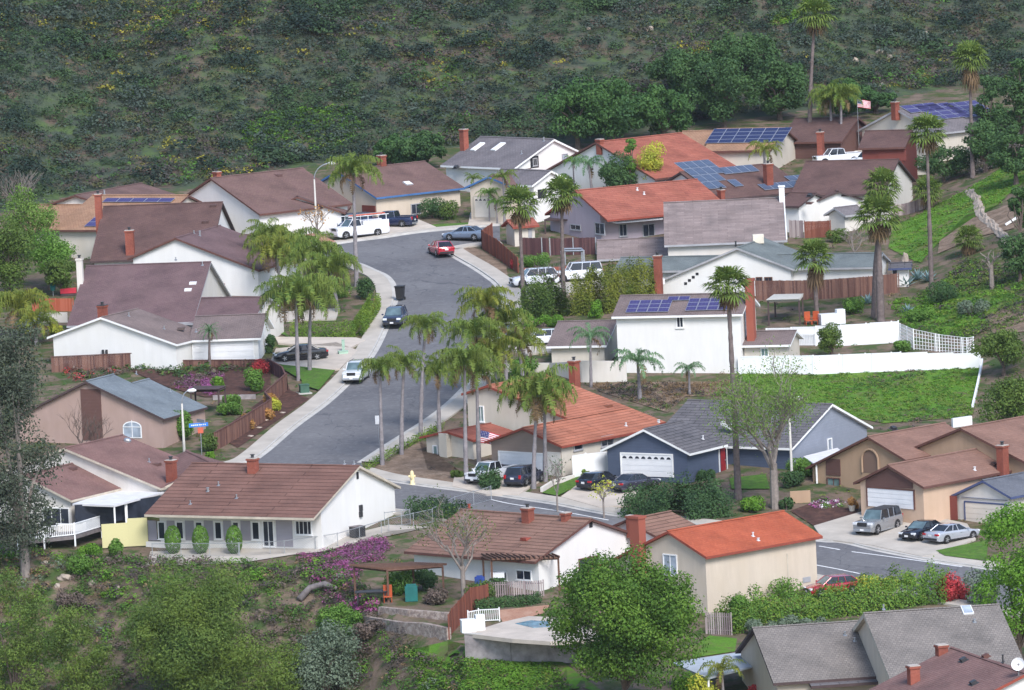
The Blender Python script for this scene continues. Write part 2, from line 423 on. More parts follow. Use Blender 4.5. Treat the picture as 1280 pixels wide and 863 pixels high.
M['leaf_mid'] = leafmat('mid_green_leaf', (.106, .220, .038), (.182, .315, .067), (.077, .162, .034), .3, .35)
M['leaf_round'] = leafmat('bright_round_leaf', (.075, .165, .022), (.145, .24, .038), (.05, .11, .022), .2, .3)
M['leaf_dark'] = leafmat('dark_green_leaf', (.049, .104, .038), (.086, .157, .052), (.038, .078, .035), .2, .3)
M['leaf_oak'] = leafmat('oak_leaf', (.049, .114, .033), (.086, .167, .049), (.044, .097, .040), .2, .25)
M['leaf_olive'] = leafmat('olive_leaf', (.085, .145, .030), (.14, .20, .045), (.060, .105, .028), .2, .3)
M['leaf_bright'] = leafmat('lime_leaf', (.12, .26, .028), (.19, .34, .05), (.09, .20, .025), .28, .4)
M['leaf_yellow'] = leafmat('yellow_leaf', (.459, .459, .057), (.600, .594, .095), (.286, .345, .057), .3, .6)
M['leaf_grey'] = leafmat('grey_eucalyptus_leaf', (.060, .085, .055), (.115, .135, .095), (.055, .065, .05), .18, .5)
M['leaf_sage'] = leafmat('sage_leaf', (.131, .181, .123), (.189, .239, .174), (.102, .131, .087), .2, .4)
M['leaf_spring'] = leafmat('spring_leaf', (.15, .25, .05), (.21, .31, .08), (.11, .20, .045), .28, .5)
M['leaf_hedge'] = leafmat('hedge_leaf', (.152, .251, .033), (.251, .330, .059), (.106, .198, .033), .3, .4)
M['leaf_red'] = leafmat('red_leaf', (.421, .038, .057), (.600, .095, .095), (.268, .057, .057), .25, .6)
M['leaf_rust'] = leafmat('rust_leaf', (.421, .211, .077), (.574, .306, .095), (.306, .191, .077), .25, .7)
M['fl_magenta'] = leafmat('magenta_flower', (.42, .09, .28), (.52, .16, .36), (.26, .09, .22), .25, .5)
M['fl_violet'] = leafmat('violet_flower', (.32, .09, .26), (.40, .14, .33), (.18, .08, .16), .25, .5)
M['fl_purplebrown'] = leafmat('brown_scrub_twig', (.13, .095, .085), (.19, .145, .125), (.10, .085, .065), .15, .5)
M['agave'] = leafmat('blue_agave', (.173, .268, .286), (.249, .363, .383), (.135, .211, .230), .1, .5)
M['twig'] = leafmat('bare_twig', (.22, .19, .175), (.30, .26, .24), (.18, .15, .13), .05, .6)
# scrub of the hillside
M['scrub'] = [leafmat('scrub_'+k, a, b, c, .15, .25) for k, a, b, c in (
    ('green', (.042, .082, .034), (.066, .116, .044), (.042, .070, .042)),
    ('dark', (.022, .042, .030), (.036, .060, .038), (.024, .040, .034)),
    ('sage', (.062, .090, .070), (.088, .116, .088), (.054, .076, .064)),
    ('olive', (.080, .090, .036), (.108, .112, .044), (.064, .074, .038)),
    ('brown', (.078, .066, .062), (.105, .084, .076), (.064, .058, .056)),
    ('bright', (.066, .155, .028), (.095, .195, .038), (.060, .120, .034)),
    ('yellow', (.26, .23, .03), (.34, .29, .044), (.15, .16, .03)))]
M['tyre'] = plain('tyre', (.02, .02, .02), .85)
M['rim'] = plain('alloy_rim', (.45, .45, .47), .35, .6)
M['taillight'] = plain('tail_light', (.40, .015, .02), .25)
M['headlight'] = plain('head_light', (.65, .67, .70), .2)
M['plate'] = plain('plate', (.65, .65, .66), .5)
M['blackplastic'] = plain('black_plastic', (.025, .025, .028), .5)
M['plasticgreen'] = plain('pale_green_cabinet', (.35, .50, .40), .7)
M['cabinetgreen'] = plain('green_cabinet', (.06, .13, .09), .7)
M['signblue'] = plain('sign_blue', (.05, .20, .62), .4)
M['signorange'] = plain('sign_orange', (.55, .12, .07), .5)
M['hydrant'] = plain('hydrant_paint', (.75, .62, .35), .5)
M['flagred'] = plain('flag_red', (.45, .03, .05), .8)
M['flagblue'] = plain('flag_blue', (.03, .04, .16), .8)
M['flagwhite'] = plain('flag_white', (.75, .72, .74), .8)
M['teal'] = plain('teal_cloth', (.02, .14, .13), .8)
M['orangecloth'] = plain('orange_plastic', (.42, .085, .03), .5)
M['bluecloth'] = plain('blue_cloth', (.03, .07, .30), .7)
def carpaint(name, c, metal=.3): return plain(name, c, .22, metal, .04, .5, .5, .8)
# ------------------------------------------------------------------ houses
def unit(v): v = np.asarray(v, float); return v/np.linalg.norm(v)
class Plane:
    def __init__(s, o, n): s.o = np.asarray(o, float); s.n = unit(n)
    def hit(s, p):
        d = ray(p); t = ((s.o-CAM)@s.n)/(d@s.n); return CAM+d*t
class Block:
    """one gable roof with its walls, solved from where its eave, apex and ridge stand in the photograph"""
    def pt(s, u, v, z): return s.o+s.u*u+s.v*v+np.array([0, 0, z])
class House:
    def __init__(s, name, label, group='houses of the neighbourhood', cat='house'):
        s.args = (name, label, cat, group); s.root = None; s.base = None; s.blocks = []
        s.wallmb = None
    def start(s, P, base):
        if s.root is None:
            s.base = base
            s.root = thing(s.args[0], s.args[1], s.args[2], (P[0], P[1], base), 0, s.args[3])
            s.o = np.array(s.root.location)
    def gable(s, roof, wall, A, F=None, E=None, B=None, A2=None, ang=None, pitch=21, run=None, ze=2.6, ovf=.5, ovb=.5, ovg=.35, trim='browntrim', L=None,
              thick=.2, gablewall=None, nowall=False, run2=None, base=None, slopeB=None, wallmat2=None, E_ext=0):
        b = Block(); tp = math.tan(R(pitch))
        zb = None if s.base is None else s.base
        if base is not None: zb = base
        if F is not None:
            P = PT(F, ze) if zb is None else PZ(F, zb+ze)
            if zb is None: zb = P[2]-ze
            J = jac(P); dA = np.array(A, float)-np.array(F)
            left = (E is not None and E[0] < F[0])
            if ang is None:
                best = None
                for ph in np.arange(12, 168, .5):
                    v = np.array([math.cos(R(ph)), math.sin(R(ph)), tp])
                    q = J@v; r = (q@dA)/(q@q); res = np.linalg.norm(q*r-dA)
                    if r > 0 and (best is None or res < best[0]): best = (res, ph, r)
                ph, run = best[1], best[2]; rise = run*tp
            else:
                ph = ang-90 if left else ang+90
                v3 = np.array([math.cos(R(ph)), math.sin(R(ph)), 0]); zz3 = np.array([0, 0, 1.0])
                if run is None:
                    sol = np.linalg.solve(np.array([J@v3, J@zz3]).T, dA); run, rise = sol
                else: rise = run*tp
            al = ph+90 if left else ph-90
            b.v = np.array([math.cos(R(ph)), math.sin(R(ph)), 0]); b.u = np.array([math.cos(R(al)), math.sin(R(al)), 0])
            if L is None:
                q = J@b.u; L = (q@(np.array(E, float)-np.array(F)))/(q@q)
            P0 = P
        else:
            run = run or 6.0; rise = run*tp
            a = PT(A, ze+rise) if zb is None else PZ(A, zb+ze+rise)
            if zb is None: zb = a[2]-ze-rise
            J = jac(a); d2 = np.array(A2, float)-np.array(A)
            if ang is None:
                g = np.linalg.solve(J[:, :2], d2); al = math.degrees(math.atan2(g[1], g[0]))
            else: al = ang
            b.u = np.array([math.cos(R(al)), math.sin(R(al)), 0])
            q = J@b.u; Lq = (q@d2)/(q@q); L = L or Lq
            v = np.array([-b.u[1], b.u[0], 0]); v = v if v[1] > 0 else -v
            b.v = v; P0 = a-b.v*run-np.array([0, 0, rise])
        rr2 = run if run2 is None else run2; rise2 = rise if run2 is None else run2*(rise/run)
        if B is not None:
            Ap = P0+b.v*run+np.array([0, 0, rise]); J2 = jac(Ap); dB = np.array(B, float)-project(Ap)
            q = J2@(b.v-np.array([0, 0, (slopeB or rise/run)])); rr2 = max(1.0, (q@dB)/(q@q)); rise2 = rr2*(slopeB or rise/run)
        L = L+E_ext
        b.o = np.array([P0[0], P0[1], zb]); b.L = L; b.run = run; b.rise = rise; b.run2 = rr2; b.rise2 = rise2; b.ze = ze; b.zb = zb
        b.ovf, b.ovb, b.ovg = ovf, ovb, ovg; b.al = math.degrees(math.atan2(b.u[1], b.u[0]))
        s.start(P0, zb)
        print(f"   {s.args[0][:22]:22s} L={L:5.1f} ang={b.al:6.1f} run={run:5.1f} rise={rise:4.1f} pitch={math.degrees(math.atan2(rise,run)):4.0f} run2={rr2:4.1f} ze={ze} Y={P0[1]:.0f}")
        t = thick
        prof = [(0, ze), (run, ze+rise), (run+rr2, ze+rise-rise2)]
        mb = MB()
        sl1 = math.hypot(run, rise); sl2 = math.hypot(rr2, rise2)
        c = lambda u, v, z: b.pt(u, v, z)
        # top sheets with UVs in metres
        mb.add([c(0, 0, ze), c(L, 0, ze), c(L, run, ze+rise), c(0, run, ze+rise)], [(0, 1, 2, 3)], 0, [[(0, 0), (L, 0), (L, sl1), (0, sl1)]])
        mb.add([c(0, run, ze+rise), c(L, run, ze+rise), c(L, run+rr2, ze+rise-rise2), c(0, run+rr2, ze+rise-rise2)], [(0, 1, 2, 3)], 0, [[(0, sl2), (L, sl2), (L, 0), (0, 0)]])
        # fascia, bargeboards, soffit
        under = [(v, z-t) for v, z in prof]
        for u in (0, L):
            V = [c(u, *p) for p in prof]+[c(u, *p) for p in under]
            mb.add(V, [(0, 1, 4, 3), (1, 2, 5, 4)], 1)
        for i in (0, 2):
            mb.add([c(0, *prof[i]), c(L, *prof[i]), c(L, *under[i]), c(0, *under[i])], [(0, 1, 2, 3)], 1)
        mb.add([c(0, *under[0]), c(L, *under[0]), c(L, *under[1]), c(0, *under[1]), c(L, *under[2]), c(0, *under[2])], [(0, 1, 2, 3), (3, 2, 4, 5)], 1)
        # ridge cap
        w = .16
        mb.add([c(-.03, run-w, ze+rise-w*rise/run+.06), c(L+.03, run-w, ze+rise-w*rise/run+.06), c(L+.03, run, ze+rise+.07), c(-.03, run, ze+rise+.07), c(L+.03, run+w, ze+rise-w*rise2/rr2+.06), c(-.03, run+w, ze+rise-w*rise2/rr2+.06)],
               [(0, 1, 2, 3), (3, 2, 4, 5)], 0, [[(0, .05), (L, .05), (L, .19), (0, .19)]]*2)
        b.roof = mb.build('roof', [M[roof], M[trim]], s.root)
        if not nowall:
            zt = lambda v: (ze+rise*v/run if v <= run else ze+rise-rise2*(v-run)/rr2)-t-.01
            W = MB(); lo = -2.2
            v0, v1, ua, ub = ovf, run+rr2-ovb, ovg, L-ovg
            pts = [(v0, lo), (v1, lo), (v1, zt(v1)), (run, zt(run)), (v0, zt(v0))]
            V = [c(ua, *p) for p in pts]+[c(ub, *p) for p in pts]
            W.add(V, [(0, 4, 9, 5), (1, 6, 7, 2)], 0)
            W.add(V, [(0, 1, 2, 3, 4)], 1); W.add(V, [(5, 9, 8, 7, 6)], 1)
            W.build('wall', [M[wall], M[gablewall or wall]], s.root)
        b.P_front = Plane(c(0, ovf, 0), b.v); b.P_g0 = Plane(c(ovg, 0, 0), b.u); b.P_g1 = Plane(c(L-ovg, 0, 0), b.u)
        b.P_roof = Plane(c(0, 0, ze), np.cross(b.u, b.v*run+np.array([0, 0, rise])))
        b.P_back = Plane(c(0, run, ze+rise), np.cross(b.u, b.v*rr2-np.array([0, 0, rise2])))
        b.s1 = unit(b.v*run+np.array([0, 0, rise])); b.s2 = unit(-b.v*rr2+np.array([0, 0, rise2]))
        s.blocks.append(b); b.h = s
        return b
    # -- details; every pixel is taken back to the wall or roof it lies on
    def face(s, b, which):
        if which == 'front': return b.P_front, b.u*(1 if (jac(b.o)@b.u)[0] > 0 else -1), -b.v
        pl = b.P_g0 if which == 'g0' else b.P_g1
        out = -b.u if which == 'g0' else b.u
        t = b.v*(1 if (jac(b.o)@b.v)[0] > 0 else -1)
        return pl, t, out
    def rect(s, b, which, p0, p1):
        pl, t, out = s.face(b, which)
        a = pl.hit(p0); c = pl.hit(p1)
        w = (c-a)@t; h = a[2]-c[2]
        return (a+c)/2, abs(w), abs(h), t, out
    def window(s, b, which, p0, p1, frame='trim_white', glass='glass', bars=1, name='window', fw=.09):
        c, w, h, t, out = s.rect(b, which, p0, p1); up = np.array([0, 0, 1.0]); ax = [t, out, up]
        mb = MB()
        for sx in (-1, 1): mb.box(c+t*sx*(w/2-fw/2)+out*.04, (fw, .1, h), ax)
        for sz in (-1, 1): mb.box(c+up*sz*(h/2-fw/2)+out*.04, (w-2*fw, .098, fw), ax)
        for k in range(bars): mb.box(c+t*((k+1)/(bars+1)-.5)*w+out*.035, (.05, .07, h-2*fw), ax)
        mb.box(c-up*(h/2+.03)+out*.06, (w+.15, .14, .06), ax)
        o = mb.build(name, M[frame], s.root)
        g = MB(); g.box(c+out*.015, (w-2*fw+.004, .03, h-2*fw+.004), ax); p = g.build('pane', M[glass], s.root); p.parent = o; p.location = (0, 0, 0)
        return o
    def panel(s, b, which, p0, p1, mat, name='wall_panel', depth=.06):
        c, w, h, t, out = s.rect(b, which, p0, p1)
        mb = MB(); mb.box(c+out*(depth/2+.003), (w, depth, h), [t, out, np.array([0, 0, 1.0])]); return mb.build(name, M[mat], s.root)
    def garage(s, b, which, p0, p1, mat='garagewhite', lites=0, trim='trim_white'):
        c, w, h, t, out = s.rect(b, which, p0, p1); up = np.array([0, 0, 1.0]); ax = [t, out, up]
        mb = MB(); n = 4
        for k in range(n):
            mb.box(c+up*(h*((k+.5)/n-.5))+out*.03, (w, .06, h/n-.035), ax)
        mb.box(c+out*.012, (w-.01, .02, h-.01), ax, 0)
        d = mb.build('garage_door', M[mat], s.root)
        fr = MB(); f = .11
        for sx in (-1, 1): fr.box(c+t*sx*(w/2+f/2+.003)+out*.05, (f, .1, h), ax)
        fr.box(c+up*(h/2+f/2+.003)+out*.05, (w+2*f, .1, f), ax)
        o = fr.build('frame', M[trim], s.root); o.parent = d; o.location = (0, 0, 0)
        for k in range(lites):
            l = MB(); cc = c+t*w*((k+.5)/lites-.5)+up*h*.36+out*.065; r = w/lites*.34
            V = [cc+t*r*math.cos(math.pi*q/8)+up*(r*1.0*math.sin(math.pi*q/8)-.12) for q in range(9)]
            l.add(V, [tuple(range(9))]); g = l.build('arched_pane', M['glass'], s.root); g.parent = d; g.location = (0, 0, 0)
        return d
    def door(s, b, which, p0, p1, mat='door_red'):
        c, w, h, t, out = s.rect(b, which, p0, p1); up = np.array([0, 0, 1.0]); ax = [t, out, up]
        mb = MB(); mb.box(c+out*.03, (w, .05, h), ax)
        for sz in (-.25, .22): mb.box(c+out*.06+up*h*sz, (w*.62, .02, h*.3), ax)
        d = mb.build('door', M[mat], s.root)
        k = MB(); k.box(c+out*.09+t*w*.38, (.06, .07, .12), ax); o = k.build('handle', M['metal'], s.root); o.parent = d; o.location = (0, 0, 0)
        return d
    def chimney(s, b, p, h_px, w_px, depth=.7, mat='brick', cap='chimcap', back=False, down=1.2, plane=None, flue=True):
        """p: pixel where the middle of its foot meets the roof"""
        pl = plane or (b.P_back if back else b.P_roof)
        q = pl.hit(p); sc = scale_at(q); h = h_px/sc; w = w_px/sc; ax = [b.u, b.v, np.array([0, 0, 1.0])]
        ww = max(.5, w*.8)
        mb = MB(); z = np.array([0, 0, 1.0])
        def uvbox(c, d):
            k = len(mb.v)//1; mb.box(c, d, ax)
            for f in range(len(mb.f)-6, len(mb.f)):
                P = [np.array(mb.v[i]) for i in mb.f[f]]
                nrm = np.cross(P[1]-P[0], P[2]-P[0]); nrm = nrm/np.linalg.norm(nrm)
                a = b.u if abs(nrm@b.v) > .5 else b.v
                mb.uv[f] = [((x-s.o)@a, (x-s.o)[2]) if abs(nrm[2]) < .5 else ((x-s.o)@b.u, (x-s.o)@b.v) for x in P]
        uvbox(q+z*(h-down)/2, (ww, depth, h+down))
        uvbox(q+z*(h-.09), (ww+.14, depth+.14, .14))
        o = mb.build('chimney', M[mat], s.root)
        c = MB(); c.box(q+z*(h+.02), (ww+.06, depth+.06, .06), ax); k = c.build('cap', M[cap], s.root); k.parent = o; k.location = (0, 0, 0)
        f = MB(); f.tube([q+z*(h+.04), q+z*(h+.3)], .13, 8); f.disc(q+z*(h+.33), .2, ax, 8); f.tube([q+z*(h+.29), q+z*(h+.34)], .2, 8)
        if flue: k = f.build('flue', M['darkmetal'], s.root); k.parent = o; k.location = (0, 0, 0)
        return o
    def vent(s, b, p, h=.35, r=.06, mat='metal', kind='pipe', back=False):
        pl, sl = (b.P_back, b.s2) if back else (b.P_roof, b.s1)
        q = pl.hit(p); z = np.array([0, 0, 1.0]); mb = MB()
        n = np.cross(b.u, sl); n = n if n[2] > 0 else -n
        if kind == 'pipe':
            mb.tube([q-z*.1, q+z*h*.8], r*.8, 8); mb.tube([q+z*h*.8, q+z*(h*.8+.05)], r*1.2, 8); mb.box(q+n*.015, (.25, .25, .02), [b.u, sl, n])
        elif kind == 'box':
            mb.box(q+n*.12, (.45, .4, .2), [b.u, sl, n]); mb.box(q+n*.01, (.7, .6, .03), [b.u, sl, n])
        elif kind == 'hood':
            V = [q+b.u*x+sl*y+n*zz for x, y, zz in ((-.35, -.3, .02), (.35, -.3, .02), (.35, .35, .02), (-.35, .35, .02), (-.3, -.25, .25), (.3, -.25, .25))]
            mb.add(V, [(0, 1, 5, 4), (4, 5, 2, 3), (0, 4, 3), (1, 2, 5)])
        elif kind == 'dome':
            mb.tube([q+n*0, q+n*.16], .33, 12); mb.tube([q+n*.16, q+n*.28, q+n*.33], [.33, .22, .03], 12)
        return mb.build('roof_vent' if kind != 'dome' else 'sun_tunnel', M[mat], s.root)
    def onroof(s, b, p0, p1, name, mat, h=.1, frame=None, back=False, inset=.06, size=None):
        """flat thing on the roof slope: p0 top left and p1 bottom right pixel"""
        pl, sl = (b.P_back, b.s2) if back else (b.P_roof, b.s1)
        a, c = pl.hit(p0), pl.hit(p1); n = np.cross(b.u, sl); n = n if n[2] > 0 else -n
        w, l = size or (abs((c-a)@b.u), abs((c-a)@sl)); m = (a+c)/2
        mb = MB(); mb.box(m+n*h/2, (w, l, h), [b.u, sl, n]); o = mb.build(name, M[frame or mat], s.root)
        g = MB(); g.box(m+n*(h+.012), (max(.05, w-2*inset), max(.05, l-2*inset), .02), [b.u, sl, n]); k = g.build('pane', M[mat], s.root); k.parent = o; k.location = (0, 0, 0)
        return o
    def solar(s, b, corner, du, ds, nx, ny, mat='solar', skip=(), back=False, lift=.12, gap=.04):
        """corner: lower corner in (u, slope) metres or a pixel pair; du, ds panel sizes"""
        pl, sl = (b.P_back, b.s2) if back else (b.P_roof, b.s1)
        n = np.cross(b.u, sl); n = n if n[2] > 0 else -n
        c0 = pl.hit(corner); ud = b.u*(1 if du > 0 else -1)*(1 if (jac(b.o)@b.u)[0] > 0 else -1); sd = sl*(1 if ds > 0 else -1); du, ds = abs(du), abs(ds)
        for i in range(nx):
            for j in range(ny):
                if (i, j) in skip: continue
                m = c0+ud*(i+.5)*du+sd*(j+.5)*ds+n*lift
                mb = MB(); mb.box(m, (du-gap, ds-gap, .04), [ud, sd, n], 1)
                w, l = du-gap-.05, ds-gap-.05
                q = m+n*.023
                mb.add([q-ud*w/2-sd*l/2, q+ud*w/2-sd*l/2, q+ud*w/2+sd*l/2, q-ud*w/2+sd*l/2], [(0, 1, 2, 3)], 0, [[(.006, .006), (w, .006), (w, l), (.006, l)]])
                mb.build('solar_panel', [M[mat], M['alu']], s.root)
    def box(s, name, c, d, mat, ax=None, bevel=0, parent=None):
        mb = MB(); mb.box(c, d, ax); o = mb.build(name, M[mat] if isinstance(mat, str) else mat, s.root, bevel=bevel)
        if parent is not None: o.parent = parent; o.location = (0, 0, 0)
        return o
    def flatroof(s, px, z, mat, thick=.15, posts=(), name='patio_cover', postmat='trim_white', postr=.07):
        """a thin roof through photo pixels at height z above the house's base"""
        P = [PZ(p, s.base+(z if np.isscalar(z) else z[i])) for i, p in enumerate(px)]
        mb = MB(); n = len(P); dn = np.array([0, 0, thick])
        V = P+[p-dn for p in P]
        mb.add(V, [tuple(range(n)), tuple(range(2*n-1, n-1, -1))]+[(i, (i+1) % n, n+(i+1) % n, n+i) for i in range(n)])
        o = mb.build(name, M[mat], s.root)
        for i in posts:
            cen = sum(P)/n; q = P[i]+(cen-P[i])*.04
            b = MB(); b.box(q-np.array([0, 0, (z if np.isscalar(z) else z[i])/2+.1+thick]), (postr*2, postr*2, (z if np.isscalar(z) else z[i])+.2)); k = b.build('post', M[postmat], s.root); k.parent = o; k.location = (0, 0, 0)
        return o
# pixel readers for the enlargements of the photograph that the layout was measured in
def rd(ox, oy, s=3.753): return lambda x, y: (ox+x/s, oy+y/s)
zA, zB, zC, zD = rd(0, 180), rd(0, 380), rd(0, 500), rd(0, 640, 3.765)
zE, zF, zG, zH = rd(300, 150), rd(300, 350), rd(300, 500), rd(300, 640, 3.765)
yA, yB, yC, yD = rd(600, 150), rd(600, 330), rd(600, 450), rd(600, 640, 3.765)
yE, yF, yG, yH = rd(940, 100), rd(940, 290), rd(940, 480), rd(940, 640, 3.765)
UP = np.array([0, 0, 1.0])
HS = {}
# ---- front row, left: long house with brown tiles and a white gable
h = HS['h1'] = House('ranch_house', 'long low house with brown tiled roof and three clipped round shrubs along its front')
b = h.gable('r_brown_tile', 'white', A=zG(565, 305), F=zG(345, 555), E=zC(665, 550), B=zG(745, 432), ze=3.1, ovf=1.9, pitch=21, trim='beigetrim')
h.chimney(b, (316.5, 590), 17, 14); h.vent(b, zC(975, 430), .35, .12); h.vent(b, zC(893, 490)); h.vent(b, zC(1025, 402)); h.vent(b, zC(1110, 462)); h.vent(b, zG(490, 302), .3); h.vent(b, zG(535, 302), .3)
for x0, x1, y1 in ((740, 780, 655), (825, 866, 655), (915, 955, 655), (1005, 1045, 655), (1090, 1126, 655), (1180, 1222, 658)):
    h.window(b, 'front', zC(x0, 570), zC(x1, y1), bars=0)
h.panel(b, 'front', zC(690, 663), zC(1238, 730), 'white', 'low_wall', .25)
h.panel(b, 'front', zC(693, 566), zC(738, 660), 'greypink', 'siding_panel', .04)
for x0, x1 in ((782, 823), (868, 913), (957, 1003), (1047, 1088), (1128, 1178)): h.panel(b, 'front', zC(x0, 566), zC(x1, 660), 'greypink', 'siding_panel', .04)
h.window(b, 'front', zG(105, 565), zG(165, 690), bars=1, name='sliding_door'); h.panel(b, 'front', zG(168, 565), zG(250, 690), 'greypink', 'siding_panel', .04)
h.window(b, 'front', zG(258, 565), zG(340, 635), bars=3)
h.panel(b, 'g0', zG(545, 340), zG(556, 370), 'dark', 'gable_vent', .04)
for y0, y1 in ((495, 520), (525, 548)): h.panel(b, 'g0', zG(557, y0), zG(570, y1), 'darkmetal', 'meter_box', .15)
B1 = b
# ---- far left: pinkish brown roofs, white patio cover and a deck
h = HS['h2'] = House('gabled_house', 'pinkish brown shingled house at the left edge with white patio cover and railed deck')
b = h.gable('r_pinkbrown', 'offwhite', A=zC(295, 225), F=zC(755, 415), E=zC(1030, 340), ze=2.7, ang=60, ovf=.4, trim='beigetrim')
h.vent(b, zC(597, 195), kind='dome'); h.vent(b, zC(700, 292), kind='pipe'); h.vent(b, zC(735, 305), kind='hood', mat='r_pinkbrown'); h.chimney(b, zC(807, 395), 30, 13)
b2 = h.gable('r_pinkbrown', 'offwhite', A=zC(100, 352), F=zC(335, 472), E=zC(575, 410), ze=2.55, ang=60, ovf=.3, trim='beigetrim')
h.vent(b2, zC(340, 325), kind='hood', mat='r_pinkbrown')
h.window(b2, 'g0', zC(200, 503), zC(330, 585), bars=2)
h.flatroof([zC(340, 487), zC(535, 495), zC(770, 432), zC(565, 415)], 2.35, 'r_white', .16, posts=(1, 2))
P = [zC(590, 480), zC(662, 458)]
for p in P:
    q = PZ(p, h.base+2.3); mb = MB(); mb.box(q-UP*1.2, (.22, .22, 2.3)); mb.build('porch_post', M['trim_white'], h.root)
# porch glazing, low wall under it and the yellow side wall
q0, q1 = PZ(zC(350, 575), h.base+.3), PZ(zC(440, 610), h.base+.1)
def wallseg(h, a, c, z0, z1, mat, name, th=.12):
    d = c-a; d[2] = 0; L = np.linalg.norm(d); t = d/L; n = np.array([-t[1], t[0], 0])
    m = (a+c)/2; mb = MB(); mb.box((m[0], m[1], h.base+(z0+z1)/2), (L, th, z1-z0), [t, n, UP]); return mb.build(name, M[mat] if isinstance(mat, str) else mat, h.root)
a, c = PZ(zC(340, 600), h.base+.5), PZ(zC(530, 590), h.base+.5)
c2 = PZ(zC(765, 520), h.base+1.0)
wallseg(h, a+np.array([.2, .9, 0]), c+np.array([0, 1.0, 0]), .2, 2.3, 'glass', 'porch_glazing'); wallseg(h, c+np.array([0, .9, 0]), c2, .7, 2.3, 'glass', 'porch_glazing')
a, c, c2 = PZ(zC(478, 640), h.base), PZ(zC(600, 632), h.base), PZ(zC(692, 600), h.base+.5)
ylw = new_mat('yellow_paint'); principled(ylw[1], ylw[2], (.60, .56, .30), .8); ylw = ylw[0]
wallseg(h, a, c, -1, 1.0, ylw, 'side_wall', .15); wallseg(h, c, c2, -1, 1.35, ylw, 'side_wall', .15)
wallseg(h, PZ(zC(272, 610), h.base+.4), PZ(zC(385, 605), h.base+.4), -.3, .8, 'offwhite', 'porch_wall')
wallseg(h, PZ(zC(385, 605), h.base+.4), PZ(zC(415, 590), h.base+.4), -.3, .8, 'offwhite', 'porch_wall')
# second small roof behind the chimney
b3 = h.gable('r_pinkbrown', 'offwhite', A=zC(875, 238), A2=zC(1000, 296), run=5, ze=2.5, base=h.base, trim='beigetrim')
# ---- house behind with the grey blue roof
h = HS['h21'] = House('gabled_house', 'small house with twin peaked blue grey roof and arched window in a pink wall')
b = h.gable('r_bluegrey', 'pinkwall', A=zB(400, 362), F=zB(770, 540), E=zB(892, 481), ze=2.7, ovf=.3, ang=66, trim='darkbrown')
c, w, hh, t, out = h.rect(b, 'g0', zB(575, 545), zB(668, 630)); ax = [t, out, UP]
mb = MB(); r = w/2
V = [c+out*.05-t*r-UP*hh/2, c+out*.05+t*r-UP*hh/2]+[c+out*.05+t*r*math.cos(math.pi*k/10)+UP*(hh*.12+r*.55*math.sin(math.pi*k/10)) for k in range(11)]
mb.add(V, [tuple(range(13))]); o = mb.build('arched_window', M['trim_white'], h.root)
mb = MB()
V = [c+out*.07-t*(r-.12)-UP*(hh/2-.1), c+out*.07+t*(r-.12)-UP*(hh/2-.1)]+[c+out*.07+t*(r-.12)*math.cos(math.pi*k/10)+UP*(hh*.12+(r*.55-.1)*math.sin(math.pi*k/10)) for k in range(11)]
mb.add(V, [tuple(range(13))]); k = mb.build('pane', M['glassblue'], h.root); k.parent = o
mb = MB(); mb.box(c+out*.085, (.06, .03, hh), ax); mb.box(c+out*.085+UP*hh*.12, (w-.1, .03, .06), ax); k = mb.build('glazing_bar', M['trim_white'], h.root); k.parent = o
h.panel(b, 'g0', zB(378, 400), zB(484, 640), 'brownwall', 'side_panel', .06)
b2 = h.gable('r_bluegrey', 'pinkwall', A=zB(615, 348), F=project(b.pt(b.L, .004, b.ze-.004)), E=project(b.pt(b.L*1.62, .004, b.ze-.004)), ze=2.695, run=b.run*.76, pitch=math.degrees(math.atan2(b.rise, b.run)), base=h.base, ang=66, trim='darkbrown', ovf=.3, ovg=.02)
h.vent(b2, zB(798, 412), .3); h.vent(b, zB(640, 330), .3)
# ---- left side, from the corner up the street
h = HS['h20'] = House('garage_fronted_house', 'white house with pale brown roof, wide front gable and white garage door')
b = h.gable('r_taupe', 'white', A=zB(470, 62), F=zB(830, 190), E=zB(990, 95), B=zB(222, 168), ze=2.6, ovf=.3, ang=66, trim='trim_white')
h.vent(b, zB(605, 58), .4); h.vent(b, zB(770, 118), .3); h.panel(b, 'g0', zB(480, 215), zB(490, 245), 'darkmetal', 'meter_box', .15); h.panel(b, 'g0', zB(497, 215), zB(507, 245), 'darkmetal', 'meter_box', .15)
h.chimney(b, zB(482, 52), 12, 13, back=False, cap='darkmetal')
b = h.gable('r_taupe', 'white', F=zB(1225, 160), E=zB(885, 168), A=(333.5, 392), pitch=20, ze=2.6, base=h.base, ovf=.4, trim='trim_white')
h.garage(b, 'front', zB(905, 175), zB(1190, 275)); h.vent(b, zB(920, 132), .3); h.vent(b, zB(850, 118), kind='hood', mat='r_taupe')
h = HS['h19'] = House('gabled_house', 'house with big mauve brown roof and pale square chimney on its left end')
b = h.gable('r_mauve', 'offwhite', A=zA(990, 548), F=zA(908, 835), E=zA(310, 835), pitch=23, ze=2.8, trim='greytrim')
h.chimney(b, zA(378, 650), 30, 9, mat='offwhite', down=3); h.vent(b, zA(950, 570), .4); h.vent(b, zA(905, 655), kind='hood', mat='trim_white'); h.vent(b, zA(882, 686), kind='hood', mat='trim_white'); h.vent(b, zA(825, 545), .3)
b = h.gable('r_mauve', 'offwhite', A=zA(1262, 718), A2=zA(940, 722), run=5, pitch=21, ze=2.7, base=h.base, trim='greytrim')
h = HS['h18'] = House('gabled_house', 'house with broad plain white gable under a mauve brown roof by the palms')
b = h.gable('r_mauve', 'white', A=zA(820, 440), F=zA(1215, 592), E=zA(1290, 550), B=zA(600, 548), ze=2.7, ovf=.25, ang=72, trim='browntrim', L=13)
